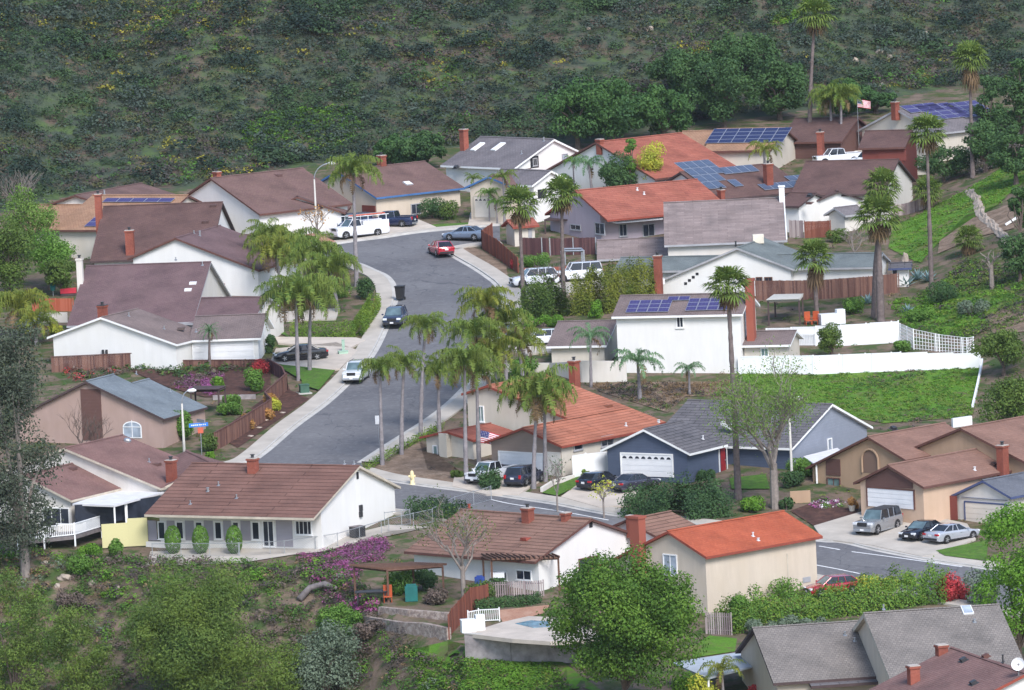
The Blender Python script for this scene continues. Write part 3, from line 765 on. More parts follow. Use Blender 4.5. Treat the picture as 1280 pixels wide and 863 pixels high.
h.vent(b, zA(938, 432), .6, .1); h.vent(b, zA(910, 420), .3)
h.panel(b, 'g0', zA(1018, 655), zA(1058, 720), 'redwood_wall', 'side_gate', .1)
h = HS['h17'] = House('gabled_house', 'house with large dark brown roof and two red chimneys before the orange roof')
b = h.gable('r_brown2', 'white', A=zA(1045, 268), F=zA(990, 530), E=zA(420, 535), pitch=24, ze=2.8, trim='darkbrown')
h.chimney(b, zA(612, 515), 29, 13, down=2); h.chimney(b, zA(465, 345), 29, 10, down=2); h.vent(b, zA(1000, 292), kind='hood', mat='r_brown'); h.vent(b, zA(963, 368), kind='hood', mat='r_brown')
b = h.gable('r_brown', 'white', A=zA(1225, 425), A2=zA(1000, 428), run=4.5, pitch=20, ze=2.6, base=h.base)
h = HS['h16'] = House('gabled_house', 'house with tan orange roof carrying strips of blue solar panels')
b = h.gable('r_tan', 'cream', A=zA(885, 240), A2=zA(430, 240), run=8, pitch=20, ze=2.8, trim='browntrim')
h.solar(b, zA(395, 392), 1.7, 1.05, 1, 4, 'solar'); h.solar(b, zA(480, 278), 1.7, 1.0, 5, 1, 'solar')
b = h.gable('r_tan', 'cream', A=zA(430, 285), A2=zA(170, 285), run=6.5, pitch=18, ze=2.7, base=h.base-.6, trim='browntrim')
h.window(b, 'front', zA(380, 436), zA(438, 486), bars=2)
h = HS['h16b'] = House('distant_house', 'small far house with brown roof and low white gable at the foot of the hill')
b = h.gable('r_brown', 'offwhite', A=zA(350, 240), A2=zA(545, 205), run=6, pitch=16, ze=2.4, trim='browntrim', L=14); h.vent(b, zA(490, 236), .5, .1)
h = HS['h15'] = House('gabled_house', 'brown roofed house with tall white side gable, behind the curved lamp')
b = h.gable('r_brown', 'white', A=zA(985, 160), A2=zE(300, 224), run=8, pitch=24, ze=2.8, trim='browntrim', E_ext=0)
h.chimney(b, zA(1018, 150), 5, 9); h.vent(b, zE(180, 262), kind='hood', mat='r_pinkbrown')
b2 = h.gable('r_brown', 'white', A=zE(268, 360), A2=zE(330, 300), run=5.0, pitch=21, ze=2.5, base=h.base-.4, L=8)
h.window(b2, 'g0', zE(290, 450), zE(340, 500), frame='greytrim')
h = HS['h14'] = House('gabled_house', 'pink walled house with brown roof and bright blue trim')
b = h.gable('r_brown', 'cream2', A=zE(450, 238), F=zE(640, 365), E=zE(1065, 350), pitch=22, ze=2.7, trim='bluetrim')
h.chimney(b, zE(665, 212), 12, 11); o = h.onroof(b, zE(768, 290), zE(806, 310), 'skylight', 'lamp', .12, 'greytrim', size=(.9, .8))
h.panel(b, 'g0', zE(575, 400), zE(638, 445), 'redwood_wall', 'side_gate', .1); h.window(b, 'front', zE(800, 395), zE(850, 440), frame='greytrim')
b = h.gable('r_brown', 'cream2', A=zE(1165, 265), A2=zE(1215, 238), ang=60, run=3.0, pitch=21, ze=2.6, base=h.base+.9, trim='bluetrim', L=9)
h.garage(b, 'g0', zE(1100, 360), zE(1200, 458), 'garagecream', 5, 'beigetrim')
h = HS['h13'] = House('two_storey_house', 'white house with grey roof, two white skylights and tall white gable with balcony window')
b = h.gable('r_grey', 'white', A=yA(350, 90), F=yA(160, 228), E=zE(935, 215), B=yA(470, 150), ze=3.4, pitch=24, trim='trim_white')
h.onroof(b, zE(1090, 115), zE(1142, 142), 'skylight', 'lamp', .15, 'trim_white', size=(.75, 1.7)); h.onroof(b, zE(1186, 115), zE(1238, 142), 'skylight', 'lamp', .15, 'trim_white', size=(.75, 1.7))
h.chimney(b, zE(1053, 138), 25, 10, down=2); h.vent(b, zE(1015, 225), kind='box', mat='darkmetal'); h.vent(b, yA(195, 160), .4); h.vent(b, yA(300, 100), .5, .09)
h.panel(b, 'g0', yA(235, 172), yA(275, 222), 'dark', 'balcony_recess', .05); h.window(b, 'g0', yA(245, 180), yA(268, 215), 'greytrim'); h.window(b, 'g0', yA(383, 160), yA(412, 208), 'greytrim', 'glassblue')  # black panel on the flat wall paints the shade of the balcony
b = h.gable('r_grey', 'white', A=yA(335, 238), F=yA(245, 308), E=yA(150, 290), B=yA(408, 272), ze=2.7, base=h.base, trim='trim_white', ang=b.al, L=8)
h.panel(b, 'g0', yA(270, 328), yA(310, 365), 'dark', 'porch_opening', .05)  # porch is not cut in; its inner shade is a black panel
h = HS['h12'] = House('gabled_house', 'house with broad red orange tiled roof and white gable behind the round yellow tree')
b = h.gable('r_redorange', 'white', A=yA(540, 104), A2=yA(950, 60), run=9.5, pitch=21, ze=3.0, trim='browntrim')
h.chimney(b, yA(562, 110), 5, 8, flue=False)
b = h.gable('r_redorange', 'cream2', A=yA(905, 198), A2=yA(1040, 160), run=4, pitch=18, ze=2.6, base=h.base-.4, trim='browntrim')
h = HS['h22c'] = House('gabled_house', 'tan roofed house with pale yellow gable and a field of deep blue solar panels')
b = h.gable('r_tan', 'creamy' if 'creamy' in M else 'cream', A=yE(155, 224), A2=yA(1110, 38), run=5.5, pitch=20, ze=2.2, ang=160, trim='browntrim')
h.solar(b, yA(1055, 115), 1.5, .95, 6, 4, 'solarblue')
b = h.gable('r_tan', 'cream', A=yA(1118, 50), A2=yA(950, 56), run=7, pitch=18, ze=2.0, base=h.base-.3, ang=160)
h = HS['h22b'] = House('gabled_house', 'dark brown roofed house with redwood garage wall and white vehicles parked before it')
b = h.gable('r_brown2', 'brownwall', A=yE(500, 176), A2=yE(200, 196), run=6.0, pitch=20, ze=1.6, ang=158)
b2 = h.gable('r_brown2', 'redwood_wall', A=yE(752, 234), A2=yE(530, 230), ang=165, run=4.2, pitch=20, ze=2.3, base=h.base)
h.chimney(b, yE(323, 335), 24, 9, down=3); h.panel(b2, 'front', yE(590, 318), yE(725, 378), 'redwood_wall', 'garage_door', .08)
h = HS['h22d'] = House('gabled_house', 'hillside house at upper right with grey roof covered in violet solar panels')
b = h.gable('r_grey', 'cream', A=yE(676, 138), A2=yE(1050, 98), run=6.5, pitch=21, ze=2.8, trim='greytrim')
h.chimney(b, yE(672, 138), 9, 9); h.solar(b, yE(870, 192), 1.7, 1.0, 3, 4, 'solar'); h.solar(b, yE(1000, 182), 1.7, 1.0, 3, 4, 'solar'); h.solar(b, yE(745, 160), 1.7, 1.0, 3, 2, 'solar')
h.vent(b, yE(932, 130), kind='box', mat='darkmetal')
h = HS['h22e'] = House('gabled_house', 'brown roofed house with pale blue solar panels and white front gable')
b = h.gable('r_brown2', 'white', A=yA(935, 244), F=yA(1112, 375), E=yA(1420, 340), ang=32, ze=2.7, ovf=.4, trim='darkbrown', E_ext=3.5)
h.solar(b, yA(1075, 330), 1.1, 1.75, 4, 4, 'solarpale', ((2, 0), (3, 1))); h.solar(b, yA(1150, 260), 1.1, 1.7, 4, 1, 'solarpale')
h.solar(b, yE(60, 522), 1.2, 1.5, 4, 1, 'solarpale'); h.solar(b, yE(180, 480), 1.2, 1.3, 2, 1, 'solarpale')
h.chimney(b, yE(78, 495), 27, 12, down=2); h.chimney(b, yA(1132, 370), 11, 5, down=1.5)
h = HS['h22a'] = House('gabled_house', 'house with broad plain dark brown roof and little white front gable beside garden shed')
b = h.gable('r_brown2', 'offwhite', A=yE(690, 372), A2=yE(250, 345), run=8.0, pitch=20, ze=2.7, trim='darkbrown', ang=164)
b2 = h.gable('r_brown2', 'white', A=yE(405, 522), A2=yE(330, 466), run=2.5, pitch=20, ze=2.5, base=h.base-.3, trim='darkbrown', L=7)
h.window(b2, 'g0', yE(205, 615), yE(225, 645), 'greytrim')
b3 = h.gable('r_brown2', 'offwhite', A=yE(745, 392), A2=yE(640, 350), run=2.6, pitch=20, ze=2.4, trim='greytrim', ang=100, L=8)
b4 = h.gable('r_brown2', 'white', A=yE(300, 530), A2=yE(180, 528), run=3.2, pitch=19, ze=2.4, base=h.base-.4, trim='darkbrown'); h.vent(b4, yE(272, 545), kind='box', mat='darkmetal'); h.vent(b4, yE(272, 580), kind='hood', mat='r_pinkbrown')
# ---- right of the street
h = HS['h11'] = House('gabled_house', 'lilac walled house with bright red orange roof and long white patio awning')
b = h.gable('r_redorange', 'lilac', A=yA(442, 330), F=yA(597, 470), E=yA(860, 452), ang=30, ze=2.7, ovf=2.0, trim='redtrim', L=15)
h.vent(b, yA(738, 330), .3, .1, 'r_white'); h.vent(b, yA(770, 350), .3, .1, 'r_white')
h.window(b, 'g0', yA(425, 488), yA(475, 520), 'greytrim'); h.window(b, 'g0', yA(540, 480), yA(588, 540), 'greytrim', name='sliding_door')
h.flatroof([yA(598, 470), yA(640, 482), yA(858, 462), yA(850, 445)], [2.6, 2.3, 2.3, 2.6], 'r_white', .12, name='awning')
h.flatroof([yA(300, 468), yA(500, 466), yA(508, 455), yA(340, 450)], 2.3, 'darkbrown', .14, posts=(0,), postmat='darkbrown')
for x0, x1 in ((650, 690), (760, 820)): h.window(b, 'front', yA(x0, 490), yA(x1, 545), 'greytrim', name='sliding_door')
h = HS['h11b'] = House('pale_roofed_house', 'house seen as one broad pale pinkish brown roof slope with white edge board')
b = h.gable('r_pale', 'offwhite', A=(981, 247), A2=(829, 251), run=9.2, pitch=21, ze=2.4, trim='greytrim', ang=178)
b2 = h.gable('r_pale', 'offwhite', A=(850, 296), A2=(746, 300), run=4.4, pitch=20, ze=1.6, base=h.base-1.2, trim='greytrim', ang=178)
w = MB(); q = b.pt(.1, b.run*.98, b.ze+b.rise*.98); q2 = b.pt(.06, .1, b.ze); w.tube([q+UP*.06, q2+UP*.06], .07, 6); w.build('edge_board', M['trim_white'], h.root)
w = MB(); q = b.pt(.3, b.run*.92, b.ze+b.rise*.92); w.box(q+UP*.2, (.55, .55, 2.6)); w.box(q+UP*1.5, (.7, .7, .12)); w.build('chimney', M['trim_white'], h.root)
h = HS['h10'] = House('gabled_house', 'house with long green grey roof and asymmetric white gable behind the tall fan palm')
b = h.gable('r_greengrey', 'white', A=(1104, 316), A2=(772, 322), run=3.2, pitch=19, ze=2.6, trim='greytrim')
b2 = h.gable('r_greengrey', 'white', A=yA(1205, 600), F=(993, 337), E=(1010, 326), B=(806, 364), ze=2.6, ang=72, base=h.base, trim='greytrim', L=10)
h.chimney(b, yA(838, 768), 35, 11, down=3); h.box('chimney_base', b.P_roof.hit(yA(838, 745))-UP*.3, (1.2, 1, .5), 'trim_white'); h.vent(b, yA(1200, 590), .5, .1, 'darkmetal')
h.window(b2, 'g0', yF(18, 212), yF(50, 240), 'woodpost'); h.window(b2, 'g0', yF(58, 212), yF(97, 240), 'woodpost')
for i in range(4): h.panel(b2, 'g0', yA(958+18*i, 762-15*i), yA(972+18*i, 774-15*i), 'dark', 'gable_louvre', .03)  # black slots of a white patio roof, set on the gable wall
hb = h.box('roof_cooler', b.P_roof.hit(yE(30, 765))+UP*.4, (1.1, .9, .9), 'creamtrim', bevel=.05)
h = HS['h9'] = House('two_storey_house', 'tall white two storey house with violet solar panels and one small upper window')
b = h.gable('r_taupe', 'white', A=(938.5, 366), F=yB(1232, 236), E=yB(613, 240), pitch=21, ze=5.6, trim='trim_white')
h.window(b, 'front', yB(920, 245), yB(957, 300), 'trim_white', 'glass')
h.solar(b, yB(682, 234), 1.02, .82, 4, 3, 'solar'); h.solar(b, yB(962, 225), 1.02, .82, 4, 3, 'solar'); h.solar(b, yB(878, 178), 1.05, .82, 2, 1, 'solar')
h.chimney(b, yF(-20, 175), 40, 8, down=6, plane=Plane(b.pt(-.35, 0, 0), b.u)) if False else None
b2 = h.gable('r_taupe', 'cream', A=yB(645, 264), A2=yB(364, 262), run=5, pitch=20, ze=2.6, base=h.base, trim='trim_white', ang=b.al)
b3 = h.gable('r_taupe', 'cream', A=yF(210, 462), A2=yF(-30, 464), run=3.2, pitch=17, ze=2.6, base=h.base, trim='trim_white', ang=b.al)
h.window(b3, 'front', yF(40, 545), yF(80, 590), 'trim_white', 'glassgreen')
# orange brick stack against the right gable of the tall house
mb = MB(); q = b.pt(-.3, 2.2, 0); mb.box(q+UP*3.6, (.7, 1.0, 10), [b.u, b.v, UP]); mb.box(q+UP*8.55, (.85, 1.15, .25), [b.u, b.v, UP]); o = mb.build('chimney', M['brick'], h.root)
for f in range(0): pass
h = HS['h6'] = House('two_storey_house', 'cream house with large orange tile roofs and a taupe garage gable')
b = h.gable('r_orange_tile', 'cream', A=yC(195, 318), F=yC(385, 405), E=yC(870, 265), B=yC(25, 402), ang=50, ze=2.75, trim='redtrim', ovf=.4, gablewall='taupe')
h.panel(b, 'g0', yC(86, 432), yC(92, 520), 'cream', 'gable_pier', .1)
h.garage(b, 'g0', yC(92, 432), yC(300, 525)); h.panel(b, 'g0', yC(303, 430), yC(383, 545), 'offwhite', 'wall_panel', .05)
h.window(b, 'front', yC(437, 395), yC(480, 420), 'greytrim', bars=0); h.window(b, 'front', yC(565, 360), yC(625, 400), 'greytrim'); h.vent(b, yC(600, 220), kind='hood', mat='r_orange_tile'); h.vent(b, yC(685, 310), .3, .08, 'r_white')
b2 = h.gable('r_orange_tile', 'cream', F=(757, 542), E=(832, 520.6), A=(606, 481), run2=3, ze=2.75, base=h.base, trim='redtrim', ang=50, ovb=.4)
h.chimney(b2, yC(445, 112), 29, 13, down=2)
h.window(b2, 'g0', yC(-12, 215), yC(22, 292), 'trim_white', 'glassgreen')
b3 = h.gable('r_redorange', 'cream', A=zG(965, 146), F=zG(1092, 188), E=zG(1300, 130), B=zG(845, 192), ang=48, ze=2.6, base=h.base, trim='redtrim', ovf=.3)
h.window(b3, 'g0', zG(905, 212), zG(932, 292), 'trim_white', 'glassgreen', 0)
mb = MB(); q = b3.P_g0.hit(zG(978, 330)); mb.box(q+UP*1.0-b3.u*.25, (.7, .9, 4.6), [b3.u, b3.v, UP]); mb.build('chimney_breast', M['cream'], h.root)
h = HS['h5'] = House('garage_fronted_house', 'dark blue house with slate roof, arched garage door panes and red front door')
b = h.gable('r_slate', 'bluewall', A=yC(765, 325), F=yC(985, 440), E=yC(1165, 398), B=yC(560, 420), ze=2.75, ang=57, trim='trim_white', ovf=.5)
h.garage(b, 'g0', yC(664, 440), yC(905, 552), 'garagewhite', 8); h.door(b, 'front', yC(1126, 412), yC(1152, 530)); h.panel(b, 'front', yC(1154, 405), yC(1160, 535), 'trim_white', 'door_frame', .09); h.panel(b, 'front', yC(1117, 405), yC(1124, 535), 'trim_white', 'door_frame', .09)
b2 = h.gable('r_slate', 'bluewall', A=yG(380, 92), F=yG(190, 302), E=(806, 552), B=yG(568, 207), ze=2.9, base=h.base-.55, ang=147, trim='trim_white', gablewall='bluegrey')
h.window(b2, 'g0', yG(352, 258), yG(375, 315), 'trim_white', 'glassblue', 0); h.onroof(b, yC(1142, 300), yC(1182, 332), 'skylight', 'r_white', .3, 'trim_white'); h.vent(b, yC(1046, 372), .35, .08, 'r_white'); h.vent(b, yC(838, 292), .2, .12, 'r_white')
h.flatroof([yG(240, 340), yG(300, 380), yG(425, 318), yG(400, 300)], 1.5, 'r_white', .12, posts=(1, 0))
h = HS['h7'] = House('garage_fronted_house', 'tan stucco house with brown gables, arched entry niche and white garage door')
b2 = h.gable('r_tanpink', 'tan', A=yG(540, 246), F=yG(722, 357), E=yG(1090, 292), B=yG(255, 410), ang=46, ze=3.2, trim='browntrim', ovf=.3)
b = h.gable('r_tanpink', 'tanlite', A=yG(636, 380), F=yG(805, 484), E=yG(1290, 405), B=yG(470, 458), ze=2.75, base=h.base-.35, ang=46, trim='browntrim', gablewall='tanlite', ovf=.35)
B7, B7b = b, b2
h.garage(b, 'g0', yG(543, 487), yG(762, 590), 'garagewhite', 0, 'browntrim')
c, w, hh, t, out = h.rect(b, 'g0', yG(537, 420), yG(760, 480))
mb = MB(); V = [b.P_g0.hit(p)+out*.06 for p in (yG(535, 482), yG(535, 448), yG(637, 395), yG(757, 460), yG(757, 492))]; mb.add(V, [(0, 1, 2, 3, 4)]); mb.build('gable_panel', M['brownwall'], h.root)
c, w, hh, t, out = h.rect(b2, 'g0', yG(520, 310), yG(592, 420)); r = w/2; mb = MB()
V = [c+out*.03-t*r-UP*hh/2, c+out*.03+t*r-UP*hh/2]+[c+out*.03+t*r*math.cos(math.pi*k/12)+UP*(hh*.5-r+r*math.sin(math.pi*k/12)) for k in range(13)]
nich = new_mat('niche_shade'); principled(nich[1], nich[2], (.20, .13, .10), .9)  # the arch is flat; the niche's shade is put into this darker tan
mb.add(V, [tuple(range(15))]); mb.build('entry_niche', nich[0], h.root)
mb = MB(); ar = [c+out*.06+t*(r+.1)*math.cos(math.pi*k/12)+UP*(hh*.5-r+(r+.1)*math.sin(math.pi*k/12)) for k in range(13)]
mb.tube([c+out*.06+t*(r+.1)-UP*hh/2]+ar+[c+out*.06-t*(r+.1)-UP*hh/2], .1, 6); mb.build('arch_moulding', M['tan'], h.root)
h.window(b2, 'g0', yG(352, 438), yG(418, 528), 'browntrim', 'glassgreen', 1); h.panel(b2, 'g0', yG(347, 350), yG(417, 432), 'brownwall', 'wall_panel', .06)
h.chimney(b, yG(1178, 412), 33, 14, down=1.5); h.vent(b, yG(1045, 405), .3, .1, 'r_white'); h.vent(b, yG(1135, 382), kind='box', mat='r_brown2'); h.onroof(b, yG(1255, 370), yG(1290, 390), 'skylight', 'r_white', .12)
b3 = h.gable('r_tanpink', 'tan', A=(1200, 535), A2=yG(1132, 181), run=7, pitch=20, ze=3.2, base=b2.zb, ang=46, trim='browntrim', E_ext=5); h.vent(b2, yG(663, 212), kind='box', mat='darkmetal', back=False)
h = HS['h8'] = House('garage_fronted_house', 'house cut by the right edge, with slate roof, navy trim and cream garage door')
b = h.gable('r_greyblue', 'offwhite', A=yG(1080, 452), F=yG(1215, 532), E=yG(1500, 490), B=yG(905, 530), ze=2.6, ang=46, trim='navytrim', L=14)
h.garage(b, 'g0', yG(1002, 555), yG(1195, 670), 'garagecream', 0, 'navytrim'); h.panel(b, 'g0', yG(985, 530), yG(1200, 547), 'navytrim', 'beam', .12)
# ---- front row, right
h = HS['h3'] = House('ranch_house', 'house with weathered brown tiles, white end gable and timber pergola behind the bare tree')
b = h.gable('r_brown_tile2', 'white', A=yD(530, 30), F=yD(258, 235), E=zH(760, 185), B=yD(740, 122), ang=138, ze=2.6, trim='browntrim', ovf=.8)
h.chimney(b, yD(226, 45), 17, 15); h.chimney(b, yD(405, 38), 9, 8, flue=False); h.vent(b, yD(215, 130), kind='hood', mat='redtrim'); h.vent(b, zG(1075, 505), .3, .13, 'redtrim')
h.panel(b, 'g0', yD(513, 48), yD(528, 72), 'dark', 'gable_vent', .05)
h.window(b, 'g0', yD(462, 222), yD(560, 280), 'browntrim', 'glass', 2)
h.window(b, 'front', yD(170, 270), yD(245, 325), 'trim_white', name='sliding_door'); h.window(b, 'front', yD(60, 275), yD(130, 325), 'trim_white')
b2 = h.gable('r_brown_tile2', 'white', A=(782, 650), A2=(838, 636.5), run=7.5, pitch=20, ze=1.7, base=h.base, ang=48)
h.chimney(b2, yD(712, 52), 9, 8, flue=False)
h = HS['h4'] = House('two_storey_house', 'cream two storey house with bright orange roof')
b = h.gable('r_orange', 'cream2', A=yD(880, 90), F=yD(1065, 212), E=yH(345, 125), B=yD(460, 292), ang=43, ze=4.7, pitch=21, trim='redtrim', ovf=.45)
h.window(b, 'g0', yD(862, 196), yD(932, 302), 'trim_white', 'glassblue', 1); h.panel(b, 'g0', yD(888, 95), yD(905, 112), 'dark', 'gable_vent', .04)
mb = MB(); q = b.P_g0.hit(yD(756, 120)); mb.box(q-b.u*.3-UP*2.2, (.75, 1.05, 7.6), [b.u, b.v, UP]); mb.box(q-b.u*.3+UP*1.65, (.9, 1.2, .2), [b.u, b.v, UP]); mb.build('chimney', M['brick'], h.root)
h.vent(b, yH(5, 115), .35, .08, 'r_white'); h.vent(b, yH(30, 135), .2, .1, 'r_white'); h.panel(b, 'front', yH(238, 310), yH(275, 328), 'greytrim', 'wall_plaque', .04); h.panel(b, 'front', yH(168, 196), yH(170, 395), 'beigetrim', 'wall_joint', .02)
h = HS['h23'] = House('ranch_house', 'large grey shingled house at lower right whose two roofs step up to the right')
px8 = rd(820, 740, 2.783)
b = h.gable('r_greyfront', 'cream2', A=px8(335, 125), A2=px8(715, 100), run=8.0, pitch=20, ze=2.8, trim='darkbrown', E_ext=0)
for p in ((658, 152), (692, 172)): h.vent(b, px8(*p), .3, .08)
b2 = h.gable('r_greyfront', 'cream2', A=px8(722, 74), A2=px8(1195, 40), run=9.0, pitch=21, ze=3.2, base=h.base+.5, trim='beigetrim', ang=b.al, thick=.35)
h.onroof(b2, yH(980, 448), yH(1045, 482), 'skylight', 'glassblue', .12, 'trim_white'); h.vent(b2, yH(620, 460), .4, .07); h.vent(b2, yH(1048, 520), .25, .1)
b3 = h.gable('r_slate', 'cream2', A=px8(520, 296), A2=px8(830, 272), run=2.2, pitch=9, ze=2.5, base=h.base, nowall=True, trim='darkbrown', ang=b.al)
h.flatroof([px8(55, 245), px8(180, 300), px8(390, 245), px8(285, 210)], 2.4, 'r_paleblue', .12, posts=(1,))
h = HS['h24'] = House('gabled_house', 'reddish brown roofed house cut by the bottom edge with satellite dish')
b = h.gable('r_pinkbrown', 'white', A=px8(1290, 283), A2=px8(1020, 190), run=8.5, pitch=21, ze=2.9, base=HS['h23'].base+2.6, trim='redtrim')
pl = b.P_back if not (project(b.pt(1, 0, b.ze))[1] > project(b.pt(1, b.run, b.ze+b.rise))[1]) else b.P_roof
h.chimney(b, px8(897, 315), 21, 15, plane=pl, down=2, flue=False); h.chimney(b, px8(994, 215), 11, 15, plane=b.P_roof, down=2, flue=False)
bk = pl is b.P_back
h.vent(b, px8(1070, 240), kind='box', mat='darkmetal', back=bk); h.vent(b, px8(1148, 228), kind='box', mat='browntrim', back=bk); h.vent(b, px8(1105, 320), kind='box', mat='darkmetal', back=bk); h.vent(b, px8(1207, 245), .6, .07, 'darkmetal', back=bk)
q = pl.hit(px8(1262, 292)); mb = MB(); mb.tube([q, q+UP*.7], .04, 6); mb.build('dish_mast', M['metal'], h.root)
mb = MB(); d = unit([-.3, -1, .4]); xx = unit(np.cross(d, UP)); yy = np.cross(xx, d); mb.tube([q+UP*.75, q+UP*.75+d*.06, q+UP*.75+d*.16], [.08, .3, .45], 14, cap=False); mb.build('satellite_dish', M['lamp'], h.root)
# ------------------------------------------------------------------ ground sheet
def axis(lo, hi, flo, fhi, step, grow=1.25):
    a = list(np.arange(flo, fhi+step, step)); s = step; x = flo
    while x > lo: s *= grow; x -= s; a.insert(0, x)
    s = step; x = a[-1]
    while x < hi: s *= grow; x += s; a.append(x)
    return np.array(a)
gx = axis(-2500, 2500, -75, 75, 1.0); gy = axis(-300, 4000, 455, 860, 1.0)
XX, YY = np.meshgrid(gx, gy); ZZ = zg(XX, YY)
ZZ = np.where(YY > 860, np.minimum(ZZ, 150+0*ZZ), ZZ)
Vg = np.stack([XX, YY, ZZ], -1).reshape(-1, 3); nx = len(gx); ny = len(gy)
ii, jj = np.meshgrid(np.arange(nx-1), np.arange(ny-1)); k0 = (jj*nx+ii).ravel()
Fg = np.stack([k0, k0+1, k0+1+nx, k0+nx], -1)
cen = Vg[Fg].mean(1); hb = cen[:, 1]-np.interp(cen[:, 0], _he[:, 0], _he[:, 1])
fe = np.interp(cen[:, 0], _fe[:, 0], _fe[:, 1])-cen[:, 1]
mi = np.where(hb > 0, 1, 0)
g = raw_mesh('ground', Vg, Fg, [M['ground'], M['hill']], None, True, mi); tag(g, kind='structure', label='ground of the valley rising into the scrub hillside')

PATCHES = []
def drape(name, pts, mat, h=.02, step=1.0, kind='structure', label=None, world=False, thick=0):
    """a flat patch laid over the ground: polygon given in photo pixels (or world xy)"""
    poly = np.array([p[:2] for p in pts]) if world else np.array([PT(p)[:2] for p in pts])
    PATCHES.append(poly); bm = bmesh.new(); vs = [bm.verts.new((p[0], p[1], 0)) for p in poly]
    f = bm.faces.new(vs); bmesh.ops.triangulate(bm, faces=[f])
    lo, hi = poly.min(0), poly.max(0)
    for a, (l, hh) in enumerate(zip(lo, hi)):
        for c in np.arange(math.ceil(l/step)*step, hh, step):
            co = [0, 0, 0]; co[a] = c; no = [0, 0, 0]; no[a] = 1
            bmesh.ops.bisect_plane(bm, geom=bm.verts[:]+bm.edges[:]+bm.faces[:], plane_co=co, plane_no=no)
    for v in bm.verts: v.co.z = z1(v.co.x, v.co.y)+h
    if thick:
        r = bmesh.ops.extrude_edge_only(bm, edges=[e for e in bm.edges if e.is_boundary])
        for v in [x for x in r['geom'] if isinstance(x, bmesh.types.BMVert)]: v.co.z -= thick
    bmesh.ops.recalc_face_normals(bm, faces=bm.faces[:])
    me = bpy.data.meshes.new(name); bm.to_mesh(me); bm.free(); me.materials.append(M[mat] if isinstance(mat, str) else mat)
    if me.polygons and sum(p.normal.z for p in me.polygons) < 0: me.flip_normals()
    o = link(bpy.data.objects.new(name, me)); return tag(o, label, None, None, kind)
def smooth_line(P, n=6):
    P = np.asarray(P, float); out = []
    for i in range(len(P)-1):
        p0, p1, p2, p3 = P[max(i-1, 0)], P[i], P[i+1], P[min(i+2, len(P)-1)]
        for k in range(n):
            t = k/n; out.append(.5*((2*p1)+(-p0+p2)*t+(2*p0-5*p1+4*p2-p3)*t*t+(-p0+3*p1-3*p2+p3)*t**3))
    out.append(P[-1]); return np.array(out)
def offset_line(L, d):
    T = np.gradient(L, axis=0); T /= np.linalg.norm(T, axis=1)[:, None]+1e-9
    return L+np.stack([-T[:, 1], T[:, 0]], -1)*d
def ribbon(name, L, d0, d1, mat, h, thick=0, kind='structure', joints=0):
    a, c = offset_line(L, d0), offset_line(L, d1); mb = MB()
    za, zc = zg(a[:, 0], a[:, 1])+h, zg(c[:, 0], c[:, 1])+h; n = len(L)
    V = [(*a[i], za[i]) for i in range(n)]+[(*c[i], zc[i]) for i in range(n)]
    F = [(i, n+i, n+i+1, i+1) for i in range(n-1)]
    if thick:
        V += [(*a[i], za[i]-thick) for i in range(n)]+[(*c[i], zc[i]-thick) for i in range(n)]
        F += [(i, i+1, 2*n+i+1, 2*n+i) for i in range(n-1)]+[(n+i, 3*n+i, 3*n+i+1, n+i+1) for i in range(n-1)]
    mb.add(V, F); o = mb.build(name, M[mat], None, origin=(0, 0, 0)); return tag(o, kind=kind)
W2 = lambda pts: smooth_line(np.array([plane_pt(*p)[:2] for p in pts]))
left_kerb = W2([(262, 590), (305, 580), (327, 568), (367, 534), (406, 505), (436, 477), (462, 447), (478, 417), (489, 388), (492.5, 370), (489, 355), (480, 345), (465, 338), (449, 331), (430, 326.5), (405, 324), (370, 325)])
right_kerb = W2([(452, 579), (487, 556), (547, 517), (585, 482), (608, 447), (624, 415), (632, 388), (631, 370), (622, 356), (611, 347), (593, 335), (571, 322.5), (556, 313)])
far_kerb = W2([(370, 312), (417, 306), (448, 301.5), (481, 297.5), (513, 292.5), (545, 289), (580, 286), (625, 282)])
near_kerb = W2([(556, 313), (575, 308), (600, 305), (625, 303)])
road_poly = np.concatenate([left_kerb, far_kerb, near_kerb[::-1], right_kerb[::-1]])
cross_top = W2([(440, 590), (480, 600), (540, 609), (607, 617.5), (654, 624.5), (700, 631.5), (759, 643), (830, 652), (930, 664), (1024, 676.5), (1055, 678.5), (1100, 689), (1172, 702.5), (1222, 709.5), (1330, 727)])
cross_bot = W2([(330, 640), (440, 634), (520, 641), (600, 651), (700, 668), (860, 690), (1000, 716), (1100, 735), (1230, 757), (1330, 775)])
drape('street', road_poly, 'asphalt', .03, 2.0, world=True, label='winding asphalt street')
drape('cross_street', np.concatenate([np.array([left_kerb[0]]), right_kerb[:1], cross_top[3:], cross_bot[::-1]]), 'asphalt', .03, 2.0, world=True, label='asphalt cross street')
ribbon('gutter', left_kerb, -.45, .02, 'kerb', .038); ribbon('kerb', left_kerb, 0.0, .16, 'kerb', .16, .16); ribbon('pavement', left_kerb, .162, 1.75, 'concrete', .15, .2)
ribbon('gutter', right_kerb, .45, -.02, 'kerb', .038); ribbon('kerb', right_kerb, -.16, 0.0, 'kerb', .16, .16); ribbon('pavement', right_kerb, -1.75, -.162, 'concrete', .15, .2)
ribbon('gutter', far_kerb, -.45, .02, 'kerb', .038); ribbon('kerb', far_kerb, 0, .16, 'kerb', .16, .16); ribbon('pavement', far_kerb, .162, 1.5, 'concrete', .15, .2)
ribbon('kerb', near_kerb, -.16, 0, 'kerb', .16, .16); ribbon('pavement', near_kerb, -1.5, -.162, 'concrete', .15, .2)
